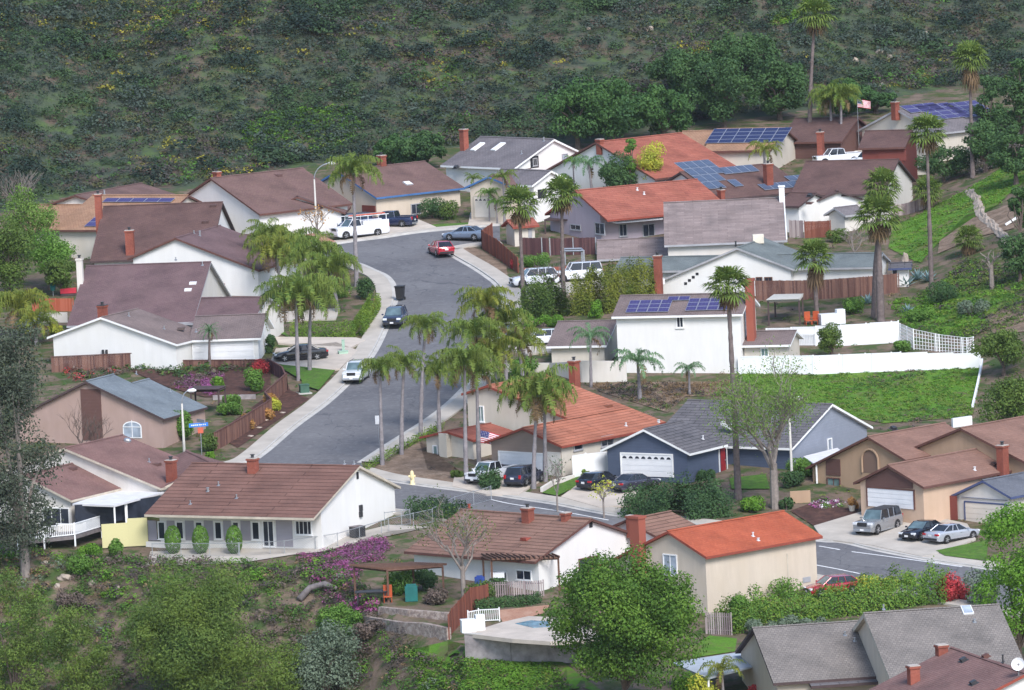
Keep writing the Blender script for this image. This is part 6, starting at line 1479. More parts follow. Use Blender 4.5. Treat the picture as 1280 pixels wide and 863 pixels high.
def vehicle(kind, name, label, p, yaw, paint, group='parked vehicles', cat='car', scale=1.0, rimm='rim', roofm=None, fogm=None, plate=True, extra=None, loc=None, dz=.06, rack=False, glass='carglass', lower=None):
    """yaw: world angle of the nose; p pixel under the middle of the vehicle"""
    S = SPEC[kind]; L, Wd, H = S['L'], S['W'], S['H']; P = PT(p) if loc is None else np.asarray(loc, float); P = P+np.array([0, 0, dz])
    root = thing(name, label, cat, P, R(yaw), group); root.scale = (scale,)*3
    g = np.array([GS*0, 0, 0]); x = lambda f: L/2-f*L; O = (0, 0, 0)
    D = np.array(S['deck']); gh = S['gh']
    fr = np.unique(np.r_[np.linspace(0, 1, 22), D[:, 0]]); 
    def wid(f): return Wd/2*(1-.16*max(0, (.07-f)/.07)**1.5-.10*max(0, (f-.94)/.06)**1.5)
    def ring(f):
        z = np.interp(f, D[:, 0], D[:, 1]); w = wid(f); zb = .22+.10*max(0, (.05-f)/.05)+.12*max(0, (f-.95)/.05); X = x(f)
        h = [(0, zb), (w*.90, zb), (w*.985, zb+.12), (w, .5*(zb+z)), (w*.99, z-.16), (w*.95, z-.045), (w*.86, z), (0, z+.015)]
        return [np.array([X, -a, b]) for a, b in h]+[np.array([X, a, b]) for a, b in h[::-1][1:-1]]+[]
    V, F = [], []; rings = [ring(f) for f in fr]; n = len(rings[0])
    for rg in rings: V += rg
    for i in range(len(fr)-1):
        for k in range(n): F.append((i*n+k, i*n+(k+1) % n, (i+1)*n+(k+1) % n, (i+1)*n+k))
    F.append(tuple(range(n))); F.append(tuple((len(fr)-1)*n+k for k in range(n))[::-1])
    mb = MB(); mb.add(V, F); 
    zb = np.interp(gh[0]+.05, D[:, 0], D[:, 1])-.03
    bf, bb, rf, rb = [x(v) for v in gh]; wb, wr = Wd/2*.93, Wd/2*.74
    # pillars and roof in body colour
    def bar(a, b, t=.045): mb.tube([a, b], t, 6)
    zr = H-.06
    roofpts = [(rf, wr*.96), (rf+.0, -wr*.96), (rb, -wr*.96), (rb, wr*.96)]
    rv = []
    for (X, Y), e in zip(roofpts, (1, 1, -1, -1)): rv.append(np.array([X, Y, zr]))
    xm = (rf+rb)/2
    top = [np.array([rf-.12, wr*.8, H-.015]), np.array([rf-.12, -wr*.8, H-.015]), np.array([rb+.12, -wr*.8, H-.015]), np.array([rb+.12, wr*.8, H-.015])]
    rm = MB() if roofm else mb
    rm.add(rv+top, [(4, 5, 6, 7), (0, 1, 5, 4), (1, 2, 6, 5), (2, 3, 7, 6), (3, 0, 4, 7), (3, 2, 1, 0)])
    base = [np.array([bf, wb*.92, zb]), np.array([bf, -wb*.92, zb]), np.array([bb, -wb*.94, zb]), np.array([bb, wb*.94, zb])]
    for i in range(4): bar(base[i], rv[i], .036)
    for s in (1, -1):
        for q in ((.5,) if kind in ('pickup', 'truck') and L > 5 else (.36, .66)):
            a = np.array([rf+(rb-rf)*q, s*wr*.985, zr]); c = np.array([bf+(bb-bf)*(.12+.76*q), s*wb*.97, zb]); bar(c, a, .032)
    body = mb.build('body', paint, root, True, origin=O); m2 = body.modifiers.new('e', 'EDGE_SPLIT'); m2.split_angle = R(38)
    if roofm: rm.build('roof', roofm, root, origin=O)
    # glass
    def pane(nm, q, mat): gm = MB(); gm.add(q, [tuple(range(len(q)))]); return gm.build(nm, M[mat], root, origin=O)
    e = .985
    pane('windscreen', [base[0], base[1], rv[1], rv[0]], 'windscreen' if glass == 'carglass' else glass); pane('rear_window', [base[2], base[3], rv[3], rv[2]], glass)
    for s, (i, j) in ((1, (0, 3)), (-1, (1, 2))): pane('side_window', [base[i], base[j], rv[j], rv[i]], glass)
    # wheels with dark arches
    for f in S['ax']:
        for s in (1, -1):
            c = np.array([x(f), s*(Wd/2-.11), S['r']]); ay = np.array([0, s, 0.]); w = MB(); w.tube([c-ay*.12, c+ay*.10, c+ay*.125], [S['r'], S['r'], S['r']*.9], 20)
            t = w.build('wheel', M['tyre'], root, True, origin=O); t.modifiers.new('e', 'EDGE_SPLIT').split_angle = R(35)
            rmsh = MB(); rmsh.disc(c+ay*.13, S['r']*.66, [np.array([1., 0, 0]), UP], 16); rmsh.disc(c+ay*.142, S['r']*.18, [np.array([1., 0, 0]), UP], 8, 1)
            for k in range(5):
                a = k*1.2566; dr = np.array([math.cos(a), 0, math.sin(a)]); rmsh.box(c+dr*S['r']*.4+ay*.138, (S['r']*.5, .06, .012), [dr, np.cross(dr, ay), ay], 1)
            o = rmsh.build('rim', [M['darkmetal'], M[rimm]], root, origin=O); o.parent = t
            am = MB(); r2 = S['r']*1.2; arc = [np.array([c[0]+r2*math.cos(a), s*(Wd/2+.004), S['r']+r2*math.sin(a)]) for a in np.linspace(-.35, math.pi+.35, 15)]
            am.add(arc, [tuple(range(15))]); am.build('wheel_arch', M['blackplastic'], root, origin=O)
    # lights, bumpers, grille, plates, mirrors, handles
    zf = np.interp(.03, D[:, 0], D[:, 1]); zt = np.interp(.97, D[:, 0], D[:, 1])
    def part(nm, c, d, mat, bev=0): b_ = MB(); b_.box(c, d); return b_.build(nm, M[mat] if isinstance(mat, str) else mat, root, origin=O, bevel=bev)
    big = kind in ('bigsuv', 'pickup', 'truck', 'suv')
    for s in (1, -1):
        part('headlight', (L/2-.10, s*(Wd/2-.30), zf-.06), (.24, .40, .15 if not big else .2), 'headlight', .03)
        part('taillight', (-L/2+.07, s*(Wd/2-.22), zt-.14), (.2, .36 if not big else .22, .16 if kind in ('sedan', 'hatch') else .34), 'taillight', .02)
        part('mirror', (bf-.18, s*(Wd/2+.09), zb+.09), (.12, .2, .14), paint, .03)
        for f in ((.40, .60) if kind not in ('pickup', 'truck') else (.36,)): part('door_handle', (x(f+.06), s*(Wd/2+.01), zb-.16), (.18, .05, .035), 'metal')
    part('grille', (L/2+.0, 0, zf-.12), (.06, Wd*.44, .20 if not big else .30), 'blackplastic', .01)
    part('bumper', (L/2-.02, 0, .40), (.16, Wd*.84, .20), 'metal' if kind in ('bigsuv', 'truck') else (lower or 'blackplastic'), .03); part('bumper', (-L/2+.03, 0, .42), (.14, Wd*.82, .18), 'metal' if kind in ('pickup', 'truck') else (lower or 'blackplastic'), .03)
    if plate: part('number_plate', (-L/2-.045, 0, .72 if kind in ('sedan', 'hatch') else .8), (.02, .36, .17), 'plate'); part('number_plate', (L/2+.065, 0, .45), (.02, .34, .15), 'plate')
    part('sill', (0, 0, .25), (L*.62, Wd*.97, .12), lower or 'blackplastic')
    if rack:
        for s in (1, -1): part('roof_rail', (xm, s*wr*.86, H+.03), (abs(rf-rb)*.85, .05, .05), 'darkmetal')
    if kind == 'pickup':
        b0, b1 = x(.635), x(.97); part('bed_floor', ((b0+b1)/2, 0, 1.188), (b0-b1, Wd*.80, .012), 'blackplastic')
        for s in (1, -1): part('bed_rail', ((b0+b1)/2, s*Wd*.44, 1.22), (b0-b1+.1, .16, .09), paint, .02)
        part('tailgate', (x(.985), 0, 1.1), (.08, Wd*.84, .30), paint, .02)
    if kind == 'truck':
        b0, b1 = x(.49), x(.985)
        for s in (1, -1):
            part('tool_box', ((b0+b1)/2, s*(Wd/2-.22), 1.28), (b0-b1, .46, .95), paint, .02)
            for k in range(3): part('box_door', (b0-(k+.5)*(b0-b1)/3, s*(Wd/2+.015), 1.35), ((b0-b1)/3-.06, .02, .6), paint)
        part('bed_floor', ((b0+b1)/2, 0, 1.05), (b0-b1, Wd*.6, .1), 'darkmetal')
        rk = MB()
        for X in (x(.30), x(.60), x(.95)):
            for s in (1, -1): rk.tube([(X, s*.85, 1.3 if X < x(.4) else 1.9), (X, s*.85, 2.3)], .035, 6)
            rk.tube([(X, -.85, 2.3), (X, .85, 2.3)], .035, 6)
        for s in (1, -1): rk.tube([(x(.22), s*.85, 2.3), (x(1.0), s*.85, 2.3)], .035, 6)
        rk.build('ladder_rack', M['trim_white'], root, origin=O)
        for yy, c in ((.35, 'signorange'), (-.35, 'metal')):
            ld = MB()
            for s in (-1, 1): ld.box((x(.62), yy+s*.18, 2.40), (4.3, .05, .09))
            for k in range(13): ld.box((x(.62)-2.0+k*.33, yy, 2.40), (.04, .34, .04))
            ld.build('ladder', M[c], root, origin=O)
    return root
cp = carpaint
V_ = 'vehicles parked along the street'
vehicle('truck', 'utility_truck', 'white utility truck with ladder rack parked at the kerb by the tall palm', (450, 297), 210, cp('paint_white', (.75, .76, .80), 0), V_, 'truck', .97)
vehicle('pickup', 'pickup_truck', 'dark blue pickup truck on the drive behind the white utility truck', (491, 284), 158, cp('paint_navy', (.02, .03, .08)), V_, 'truck', .9)
vehicle('suv', 'parked_car', 'blue car half hidden behind the cab of the utility truck', (440, 287), 215, cp('paint_blue', (.03, .06, .14)), V_, 'car', .95)
vehicle('hatch', 'parked_car', 'bright red car at the kerb in the bend of the street', (551.5, 319.5), 106, cp('paint_red', (.42, .02, .04), .1), V_)
vehicle('sedan', 'parked_car', 'blue grey sedan by the end of the redwood fence', (583, 300.5), 152, cp('paint_bluegrey', (.20, .25, .34)), V_, lower=None)
vehicle('suv', 'parked_car', 'dark blue car facing the camera beside the black rubbish bin', (494.5, 407), 262, cp('paint_slate', (.035, .05, .10)), V_, rack=False)
vehicle('bigsuv', 'parked_car', 'white car facing the camera at the kerb by the small lawn', (446, 476), 259, cp('paint_white_suv', (.75, .77, .80), 0), V_, rack=True, scale=.93)
vehicle('sedan', 'parked_car', 'black sedan seen side on behind the two lawn palms', (376, 451), 188, cp('paint_black', (.012, .012, .018)), V_, scale=1.05)
D_ = 'cars parked in driveways'
vehicle('pickup', 'pickup_truck', 'white pickup in the driveway, half hidden behind a round leafy bush', (614, 602), 232, cp('paint_white_truck', (.74, .75, .78), 0), D_, 'truck', .92)
vehicle('suv', 'parked_car', 'dark grey blue hatchback seen from behind beside the palm trunk', (656, 606), 62, cp('paint_graphite', (.035, .04, .07)), D_, scale=.95)
vehicle('hatch', 'parked_car', 'black car on the left side of the blue house driveway', (750, 611), 48, cp('paint_black_b', (.015, .018, .03)), D_, scale=.98)
vehicle('sedan', 'parked_car', 'dark violet grey sedan on the right side of the blue house driveway', (793.5, 613), 44, cp('paint_violet_grey', (.055, .055, .085)), D_, scale=.98)
vehicle('bigsuv', 'parked_car', 'old silver and grey off road wagon before the tan house garage', (1098, 665), 236, cp('paint_silver', (.27, .275, .29)), D_, roofm=M['darkmetal'], lower='metal')
vehicle('sedan', 'parked_car', 'black car with pale windscreen between the two silver ones', (1154, 673), 232, cp('paint_black_c', (.010, .011, .022)), D_, scale=.98)
vehicle('sedan', 'parked_car', 'silver sedan seen from behind at the edge of the lawn', (1190, 677), 40, cp('paint_silver_b', (.46, .48, .54)), D_, scale=1.0)
vehicle('hatch', 'parked_car', 'red car on the cross street half hidden by the garden hedge', (1041, 744), 200, cp('paint_red_b', (.34, .015, .03), .1), 'vehicles parked along the street')
vehicle('suv', 'parked_car', 'white car behind the leafless shrub, nearer the street', (668, 358), 195, cp('paint_white_c', (.76, .77, .80), 0), D_, scale=1.0)
vehicle('bigsuv', 'parked_car', 'white car behind the yellow hedge, farther from the street', (722, 352), 190, cp('paint_white_d', (.76, .77, .80), 0), D_, scale=1.0)
vehicle('suv', 'parked_car', 'white vehicle at the foot of the taupe garage roof by the palm clump', (678, 432), 185, cp('paint_white_e', (.76, .77, .80), 0), D_, scale=.85)
vehicle('suv', 'parked_car', 'blue and white vehicle seen through the palm clump', (637, 428), 262, cp('paint_blue_b', (.10, .22, .38)), D_, scale=.9)
vehicle('pickup', 'parked_car', 'white vehicle under the brown roofs at upper right, left of two', (1048, 206), 195, cp('paint_white_f', (.78, .79, .82), 0), 'white vehicles before the upper houses', scale=.95)
vehicle('suv', 'parked_car', 'white vehicle before the redwood garage wall, right of two', (1086, 208), 150, cp('paint_white_g', (.78, .79, .82), 0), 'white vehicles before the upper houses', scale=.9)
# ------------------------------------------------------------------ fences and walls
def fence(name, label, pts, h, mat, kind='board', cat='fence', group=None, postmat=None, thick=.04, cap=None, spacing=2.4, lift=0.0, hs=None):
    """pts: ground pixels along its foot; h height (m) or one per point"""
    L = np.array([PT(p) for p in pts]); root = thing(name, label, cat, L[0], 0, group); o0 = L[0]
    hs = [h]*len(pts) if np.isscalar(h) else h
    mb = MB(); posts = []
    for i in range(len(L)-1):
        a, c = L[i], L[i+1]; d = (c-a)[:2]; n = np.linalg.norm(d); t = np.array([*d/n, 0]); nn = np.array([-t[1], t[0], 0])
        if nn[1] > 0: nn = -nn
        def at(s): q = a+(c-a)*s/n; return np.array([q[0], q[1], z1(q[0], q[1])+lift]), hs[i]+(hs[i+1]-hs[i])*s/n
        if kind in ('board', 'picket'):
            w, gap = (.145, .006) if kind == 'board' else (.11, .07); k = int(n/(w+gap))
            for j in range(k):
                q, hh = at((j+.5)*(w+gap)); top = hh*(1+.012*random.uniform(-1, 1)); mb.box(q-o0+UP*(top/2-.05), (w, thick*.6, top+.1), [t, nn, UP])
            for f in (.2, .82):
                q0, h0 = at(0); q1, h1 = at(n); mb.tube([q0-o0+UP*h0*f-nn*.05, q1-o0+UP*h1*f-nn*.05], .035, 4)
        elif kind == 'vinyl':
            k = max(1, int(round(n/spacing)))
            for j in range(k):
                (q0, h0), (q1, h1) = at(n*j/k), at(n*(j+1)/k); m = (q0+q1)/2-o0; hh = (h0+h1)/2; zt = max(q0[2], q1[2])-o0[2]
                ll = n/k
                mb.box((m[0], m[1], zt+hh/2-.3), (ll-.02, .05, hh+.6), [t, nn, UP]); mb.box((m[0], m[1], zt+hh+.0), (ll-.02, .09, .1), [t, nn, UP])
                for g_ in range(1, int(ll/.3)): mb.box(np.array([m[0], m[1], zt+hh/2])+t*(g_*.3-ll/2)+nn*.028, (.02, .01, hh), [t, nn, UP])
        elif kind == 'wall':
            k = max(1, int(n/3))
            for j in range(k):
                (q0, h0), (q1, h1) = at(n*j/k), at(n*(j+1)/k); q0, q1 = q0-o0, q1-o0; w = nn*thick/2
                V = [q0-w-UP*1.5, q0+w-UP*1.5, q0+w+UP*h0, q0-w+UP*h0, q1-w-UP*1.5, q1+w-UP*1.5, q1+w+UP*h1, q1-w+UP*h1]
                mb.add(V, [(0, 3, 7, 4), (1, 5, 6, 2), (3, 2, 6, 7), (0, 1, 2, 3), (4, 7, 6, 5)])
        elif kind in ('chain', 'lattice'):
            step = .35 if kind == 'chain' else .32
            if kind == 'lattice':
                for j in range(int(n/step)+1): q, hh = at(min(n, j*step)); mb.box(q-o0+UP*hh/2, (.045, .03, hh), [t, nn, UP])
                for f in np.linspace(.06, 1, 6): (q0, h0), (q1, h1) = at(0), at(n); mb.tube([q0-o0+UP*h0*f, q1-o0+UP*h1*f], .024, 4)
            else:
                for f in (.05, .97): (q0, h0), (q1, h1) = at(0), at(n); mb.tube([q0-o0+UP*h0*f, q1-o0+UP*h1*f], .03, 5)
                r = .005; s_ = 0
                while s_ < n:
                    for sg in (1, -1):
                        q0, h0 = at(s_ if sg > 0 else min(n, s_+h)); q1, h1 = at(min(n, s_+h) if sg > 0 else s_); mb.tube([q0-o0+UP*.05, q1-o0+UP*h1*.97], r, 3, cap=False)
                    s_ += .22
        elif kind == 'rail':
            for f in (.12, .97): (q0, h0), (q1, h1) = at(0), at(n); mb.box(((q0+q1)/2-o0)+UP*(h0+h1)/2*f, (n, .07, .07), [unit(q1-q0), nn, np.cross(unit(q1-q0), nn)])
            for j in range(int(n/.16)+1): q, hh = at(min(n, j*.16)); mb.box(q-o0+UP*hh*.54, (.045, .035, hh*.84), [t, nn, UP])
        posts += [at(min(n, s_)) for s_ in np.arange(0, n, spacing)]+([at(n)] if i == len(L)-2 else [])
    nm = {'board': 'boards', 'picket': 'pickets', 'vinyl': 'panels', 'wall': 'wall_face', 'chain': 'mesh', 'lattice': 'lattice', 'rail': 'railing'}[kind]
    mb.build(nm, M[mat], root, origin=(0, 0, 0))
    if kind != 'wall':
        for q, hh in posts:
            pm = MB(); ex = .12 if kind in ('vinyl', 'rail') else .05; w = .13 if kind == 'vinyl' else (.05 if kind == 'chain' else .1)
            pm.box(q-o0+UP*(hh/2+ex/2-.3), (w, w, hh+ex+.6)); pm.build('post', M[postmat or mat], root, origin=(0, 0, 0))
    if cap:
        cm = MB()
        for i in range(len(L)-1):
            a, c = L[i]-o0+UP*(hs[i]+lift), L[i+1]-o0+UP*(hs[i+1]+lift); t = unit(c-a); nn = unit(np.cross(t, UP)); cm.box((a+c)/2+UP*.04, (np.linalg.norm(c-a), thick+.1, .07), [t, nn, np.cross(nn, t)])
        cm.build('cap', M[cap], root, origin=(0, 0, 0))
    return root
fence('board_fence', 'brown board fence below the white front gable', [zB(245, 322), zB(765, 298)], 1.45, 'f_brown', group=None, cap='browntrim')
fence('board_fence', 'low brown board fence in front of the white garage door', [zB(770, 302), zB(1250, 298)], .7, 'f_brown', cap='browntrim')
fence('board_fence', 'brown board fence climbing beside the road above the mulch strip', [zB(1010, 690), zB(1120, 630), zB(1276, 530), zF(120, 610), zF(222, 520)], 1.6, 'f_brown', cap='browntrim')
fence('board_fence', 'dark short fence corner by the small lawn', [zF(222, 520), zF(200, 470), zF(130, 430)], 1.2, 'f_dark', cap='browntrim')
fence('board_fence', 'bright orange board fence behind the palms at left', [zA(155, 786), zA(345, 786)], 1.3, 'f_orange')
fence('garden_wall', 'pale low wall below the orange fence', [zA(190, 838), zA(318, 838)], 1.0, 'offwhite', 'wall', 'wall', thick=.15)
fence('board_fence', 'redwood fence with stepped posts curving down beside the street', [yA(10, 605), yA(80, 650), yA(180, 720)], [1.9, 2.0, 1.6], 'f_red', spacing=1.5)
fence('board_fence', 'redwood fence piece returning behind the shed', [yA(10, 605), yA(60, 570)], 1.9, 'f_red')
fence('board_fence', 'dark board fence below the lilac house', [yA(190, 632), yA(330, 636), yA(545, 632)], 1.75, 'f_dark', postmat='metal')
fence('garden_wall', 'reddish low wall behind the parked white vehicles', [yA(205, 724), yA(400, 716), yA(560, 706)], .6, 'brick', 'wall', 'wall', thick=.25)
fence('board_fence', 'long brown board fence behind the white fences at right', [yF(20, 320), yF(300, 318), yF(550, 300), yF(690, 285)], 1.9, 'f_brown')
fence('board_fence', 'redwood board fence below the little white front gable', [yE(250, 742), yE(370, 738)], 1.7, 'f_red'); fence('board_fence', 'grey brown fence behind the fan palm crowns', [yE(370, 700), yE(500, 690)], 1.1, 'f_grey')
fence('board_fence', 'pale grey fence panel beside the redwood fence', [yE(178, 740), yE(248, 742)], 1.8, 'f_grey')
fence('board_fence', 'grey fence at the foot of the green hillside', [yE(655, 640), yE(810, 605)], 1.2, 'f_grey')
fence('vinyl_fence', 'long white fence along the top of the green bank', [yF(-60, 668), yF(290, 672), yF(700, 656), yF(1072, 640)], [1.6, 1.75, 1.75, 1.35], 'vinyl', 'vinyl')
fence('vinyl_fence', 'white fence behind, enclosing the small yard beside the tall house', [yF(70, 532), yF(420, 535), yF(690, 520)], [1.5, 1.9, 2.0], 'vinyl', 'vinyl')
fence('vinyl_fence', 'white gate section with dark scrollwork next to the low taupe roof', [yF(200, 536), yF(300, 536)], 1.2, 'vinyl', 'rail', postmat='vinyl')
fence('lattice_fence', 'white lattice fence curving away at right', [yF(697, 510), yF(760, 552), yF(880, 562), yF(1010, 568), yF(1040, 548)], [1.6, 1.9, 1.6, 1.4, 1.1], 'vinyl', 'lattice')
fence('rail_fence', 'pale pipe barrier running down the bank at the end of the white fence', [yF(1080, 612), yF(1060, 720), yF(1035, 830)], .35, 'vinyl', 'wall', thick=.18)
fence('garden_wall', 'white wall block at the end of the pipe barrier', [yG(940, 205), yG(1030, 192)], .8, 'vinyl', 'wall', 'wall', thick=.3, hs=None)
fence('vinyl_fence', 'white fence beside the blue garage', [yC(440, 560), yC(500, 545), yC(605, 530)], [1.9, 1.9, 1.7], 'vinyl', 'vinyl')
fence('garden_wall', 'white stucco yard wall beneath the young palms', [yB(100, 505), yB(330, 510), yB(480, 556), yB(690, 552)], [.8, .9, 2.0, 1.9], 'offwhite', 'wall', 'wall', thick=.2)
fence('chain_fence', 'chain link fence along the patio of the long house', [zG(-410, 738), zG(0, 735), zG(210, 725), zG(460, 690), zG(700, 620), zG(905, 575)], 1.15, 'metal', 'chain', spacing=2.6)
fence('chain_fence', 'chain link gate panel beside the white gable', [zG(680, 600), zG(800, 585)], 1.3, 'metal', 'chain', spacing=1.5)
fence('chain_fence', 'chain link fence on the corner over the brown tiles', [zG(905, 575), zG(1010, 520), zG(1180, 470)], 1.2, 'metal', 'chain', spacing=2.4)
fence('pool_fence', 'redwood fence stepping down beside the pool terrace', [zH(985, 600), zH(1000, 570), zH(1090, 470), zH(1170, 435)], [1.9, 1.9, 1.9, 1.6], 'f_red')
fence('picket_fence', 'grey weathered picket fence above the pool', [zH(1175, 425), yD(50, 405), yD(210, 400), yD(300, 395)], 1.25, 'f_grey', 'picket')
fence('picket_fence', 'white railing at the corner of the pool terrace', [zH(1075, 530), zH(1125, 520), zH(1222, 515)], 1.0, 'vinyl', 'rail')
fence('picket_fence', 'dark fence with white pickets beside the cream orange roofed house', [yD(1065, 575), yD(1185, 580)], 1.7, 'f_grey', 'picket')
fence('retaining_wall', 'stained concrete wall holding the pool terrace', [zH(1065, 690), zH(1280, 705), yD(330, 705), yD(560, 715)], [1.9, 1.9, 1.75, 1.7], 'stonewall', 'wall', 'wall', thick=.3, cap='kerb')
fence('retaining_wall', 'rubble wall below the pergola yard, lower terrace', [zH(590, 520), zH(760, 560), zH(985, 600)], [.5, .7, .9], 'pebblewall', 'wall', 'wall', thick=.4)
fence('retaining_wall', 'rubble wall under the bare tree, upper terrace', [zH(660, 470), zH(800, 490), zH(985, 510)], [.4, .5, .6], 'pebblewall', 'wall', 'wall', thick=.4)
fence('retaining_wall', 'low timber terrace wall beside the small pergola', [zB(1000, 450), zB(1200, 445)], .4, 'stonewall', 'wall', 'wall', thick=.3)
fence('retaining_wall', 'low white wall beside the taupe garage lawn', [yC(290, 620), yC(345, 585), yC(440, 560)], .4, 'offwhite', 'wall', 'wall', thick=.25)
fence('garden_wall', 'red brick edging wall by the clipped hedge', [zF(638, 110), zF(620, 170)], .5, 'brick', 'wall', 'wall', thick=.3)
fence('garden_wall', 'brown gate wall between the tan house and the navy trimmed garage', [yG(793, 625), yG(965, 640)], 2.0, 'redwood_wall', 'wall', 'gate', thick=.12)
fence('garden_wall', 'tan retaining wall beside the tan house entry', [yG(180, 560), yG(275, 555)], 1.0, 'tan', 'wall', 'wall', thick=.25)
fence('garden_wall', 'low white wall under the cream garage roof by the palm clump', [yB(160, 500), yB(265, 505)], .6, 'white', 'wall', 'wall', thick=.2)
# pool terrace
def slab(name, label, px, z, thick, mat, cat, kind=None):
    P = [PZ(p, z) for p in px]; o = P[0]; n = len(P); mb = MB(); V = [p-o for p in P]+[p-o-UP*thick for p in P]
    mb.add(V, [tuple(range(n)), tuple(range(2*n-1, n-1, -1))]+[(i, (i+1) % n, n+(i+1) % n, n+i) for i in range(n)]); ob = mb.build(name, M[mat], None, origin=(0, 0, 0)); ob.location = o; return tag(ob, label, cat, None, kind)
zp = PT(zH(1065, 690))[2]+1.9
slab('pool_deck', 'pale concrete pool deck', [zH(1066, 572), zH(1280, 598), yD(330, 610), yD(620, 600), yD(420, 500), yD(230, 490), zH(1230, 520)], zp+.02, .3, 'drive', 'deck', 'structure')
slab('pool_water', 'pale blue swimming pool water', [yD(165, 525), yD(250, 545), yD(330, 540), yD(320, 515), yD(240, 510)], zp+.05, .02, 'water', 'water', 'structure')
# ---- deck with white railing
P0 = [PT(p) for p in (zC(85, 705), zC(210, 708), zC(355, 706), zC(480, 655))]; zt = P0[0][2]+.75
root = thing('wooden_deck', 'raised timber deck with white railing at the left edge', 'deck', P0[0], 0); o0 = P0[0]
mb = MB(); back = [p+np.array([0, 4.0, 0]) for p in P0[::-1]]; poly = [np.array([p[0], p[1], zt])-o0 for p in P0+back]; n = len(poly)
mb.add(poly+[p-UP*.3 for p in poly], [tuple(range(n)), tuple(range(2*n-1, n-1, -1))]+[(i, (i+1) % n, n+(i+1) % n, n+i) for i in range(n)]); mb.build('deck_floor', M['greywood'], root, origin=(0, 0, 0))
mb = MB()
for i in range(3):
    a, c = poly[i], poly[i+1]; t = unit(c-a); nn = np.cross(t, UP); l = np.linalg.norm(c-a)
    for z in (.12, 1.0): mb.box((a+c)/2+UP*z, (l, .08, .08), [t, nn, UP])
    for k in range(int(l/.17)): mb.box(a+t*(k+.5)*.17+UP*.55, (.055, .04, .85), [t, nn, UP])
mb.build('railing', M['vinyl'], root, origin=(0, 0, 0))
for p in poly[:4]:
    mb = MB(); mb.box(p+UP*.1, (.13, .13, 2.0)); mb.build('post', M['vinyl'], root, origin=(0, 0, 0))
# ---- pergolas and patio covers
def pergola(name, label, px, z, mat, post, slats=True, cat='pergola', solid=False):
    P = [PT(p) for p in px]; o = P[0]; root = thing(name, label, cat, o, 0); Q = [p+UP*z for p in P]; zz = max(q[2] for q in Q)
    Q = [np.array([q[0], q[1], zz])-o for q in Q]; mb = MB()
    for i in range(4): mb.tube([Q[i], Q[(i+1) % 4]], .11, 4)
    n = 14 if slats else 0
    for k in range(n+1 if slats else 0):
        a = Q[0]+(Q[1]-Q[0])*k/n; c = Q[3]+(Q[2]-Q[3])*k/n; e = unit(c-a)*.35; m = (a+c)/2+UP*.16; t = unit(c-a); mb.box(m, (np.linalg.norm(c-a)+.7, .09 if not solid else np.linalg.norm(Q[1]-Q[0])/n*.985, .16 if not solid else .05), [t, unit(np.cross(t, UP)), UP])
    mb.build('rafters', M[mat], root, origin=(0, 0, 0))
    for q, p in zip(Q, P):
        pm = MB(); pm.box((q[0], q[1], (q[2]+p[2]-o[2])/2-.1), (.16, .16, q[2]-(p[2]-o[2])+.2)); pm.build('post', M[post], root, origin=(0, 0, 0))
    return root
pergola('pergola', 'dark timber pergola among the purple flowers and bare tree', [zH(545, 425), zH(700, 425), zH(960, 400), zH(820, 385)], 2.3, 'woodpost', 'woodpost')
pergola('pergola', 'timber pergola against the white end gable', [yD(60, 380), yD(375, 375), yD(330, 345), yD(20, 350)], 2.4, 'woodpost', 'woodpost')
pergola('pergola', 'small dark garden pergola beside the blue grey roof', [zB(900, 520), zB(1030, 522), zB(1060, 500), zB(920, 498)], 2.0, 'darkbrown', 'darkbrown', solid=True)
pergola('patio_cover', 'weathered flat patio cover beside the orange chimney', [yF(80, 440), yF(225, 438), yF(240, 400), yF(110, 400)], 2.0, 'pole', 'darkbrown', solid=True, cat='patio cover')
pergola('plant_stand', 'pale metal garden frame behind the white vehicles', [yA(385, 700), yA(490, 700), yA(480, 680), yA(400, 680)], 1.6, 'metal', 'metal', False, 'frame')
# ---- sheds
h = House('garden_shed', 'small cream shed with red roof behind the redwood fence', 'garden sheds', 'shed')
b = h.gable('r_redorange', 'cream', A=yA(250, 460), A2=yA(125, 470), run=1.6, pitch=22, ze=1.9, trim='redtrim'); h.door(b, 'front', yA(225, 510), yA(245, 560), 'greytrim')
h = House('garden_shed', 'little white shed with grey roof beside the white front gable', 'garden sheds', 'shed')
b = h.gable('r_grey', 'offwhite', A=yE(385, 600), A2=yE(470, 590), run=1.7, pitch=24, ze=1.7, trim='greytrim', L=3.2); h.door(b, 'front', yE(430, 628), yE(450, 655), 'greytrim')
h = House('garden_shed', 'small dark roofed shed at the end of the brown fence', 'garden sheds', 'shed')
b = h.gable('r_slate', 'white', A=yF(750, 142), A2=yF(640, 146), run=1.6, pitch=14, ze=1.8, trim='navytrim'); h.panel(b, 'front', yF(660, 180), yF(680, 200), 'dark', 'window', .04)
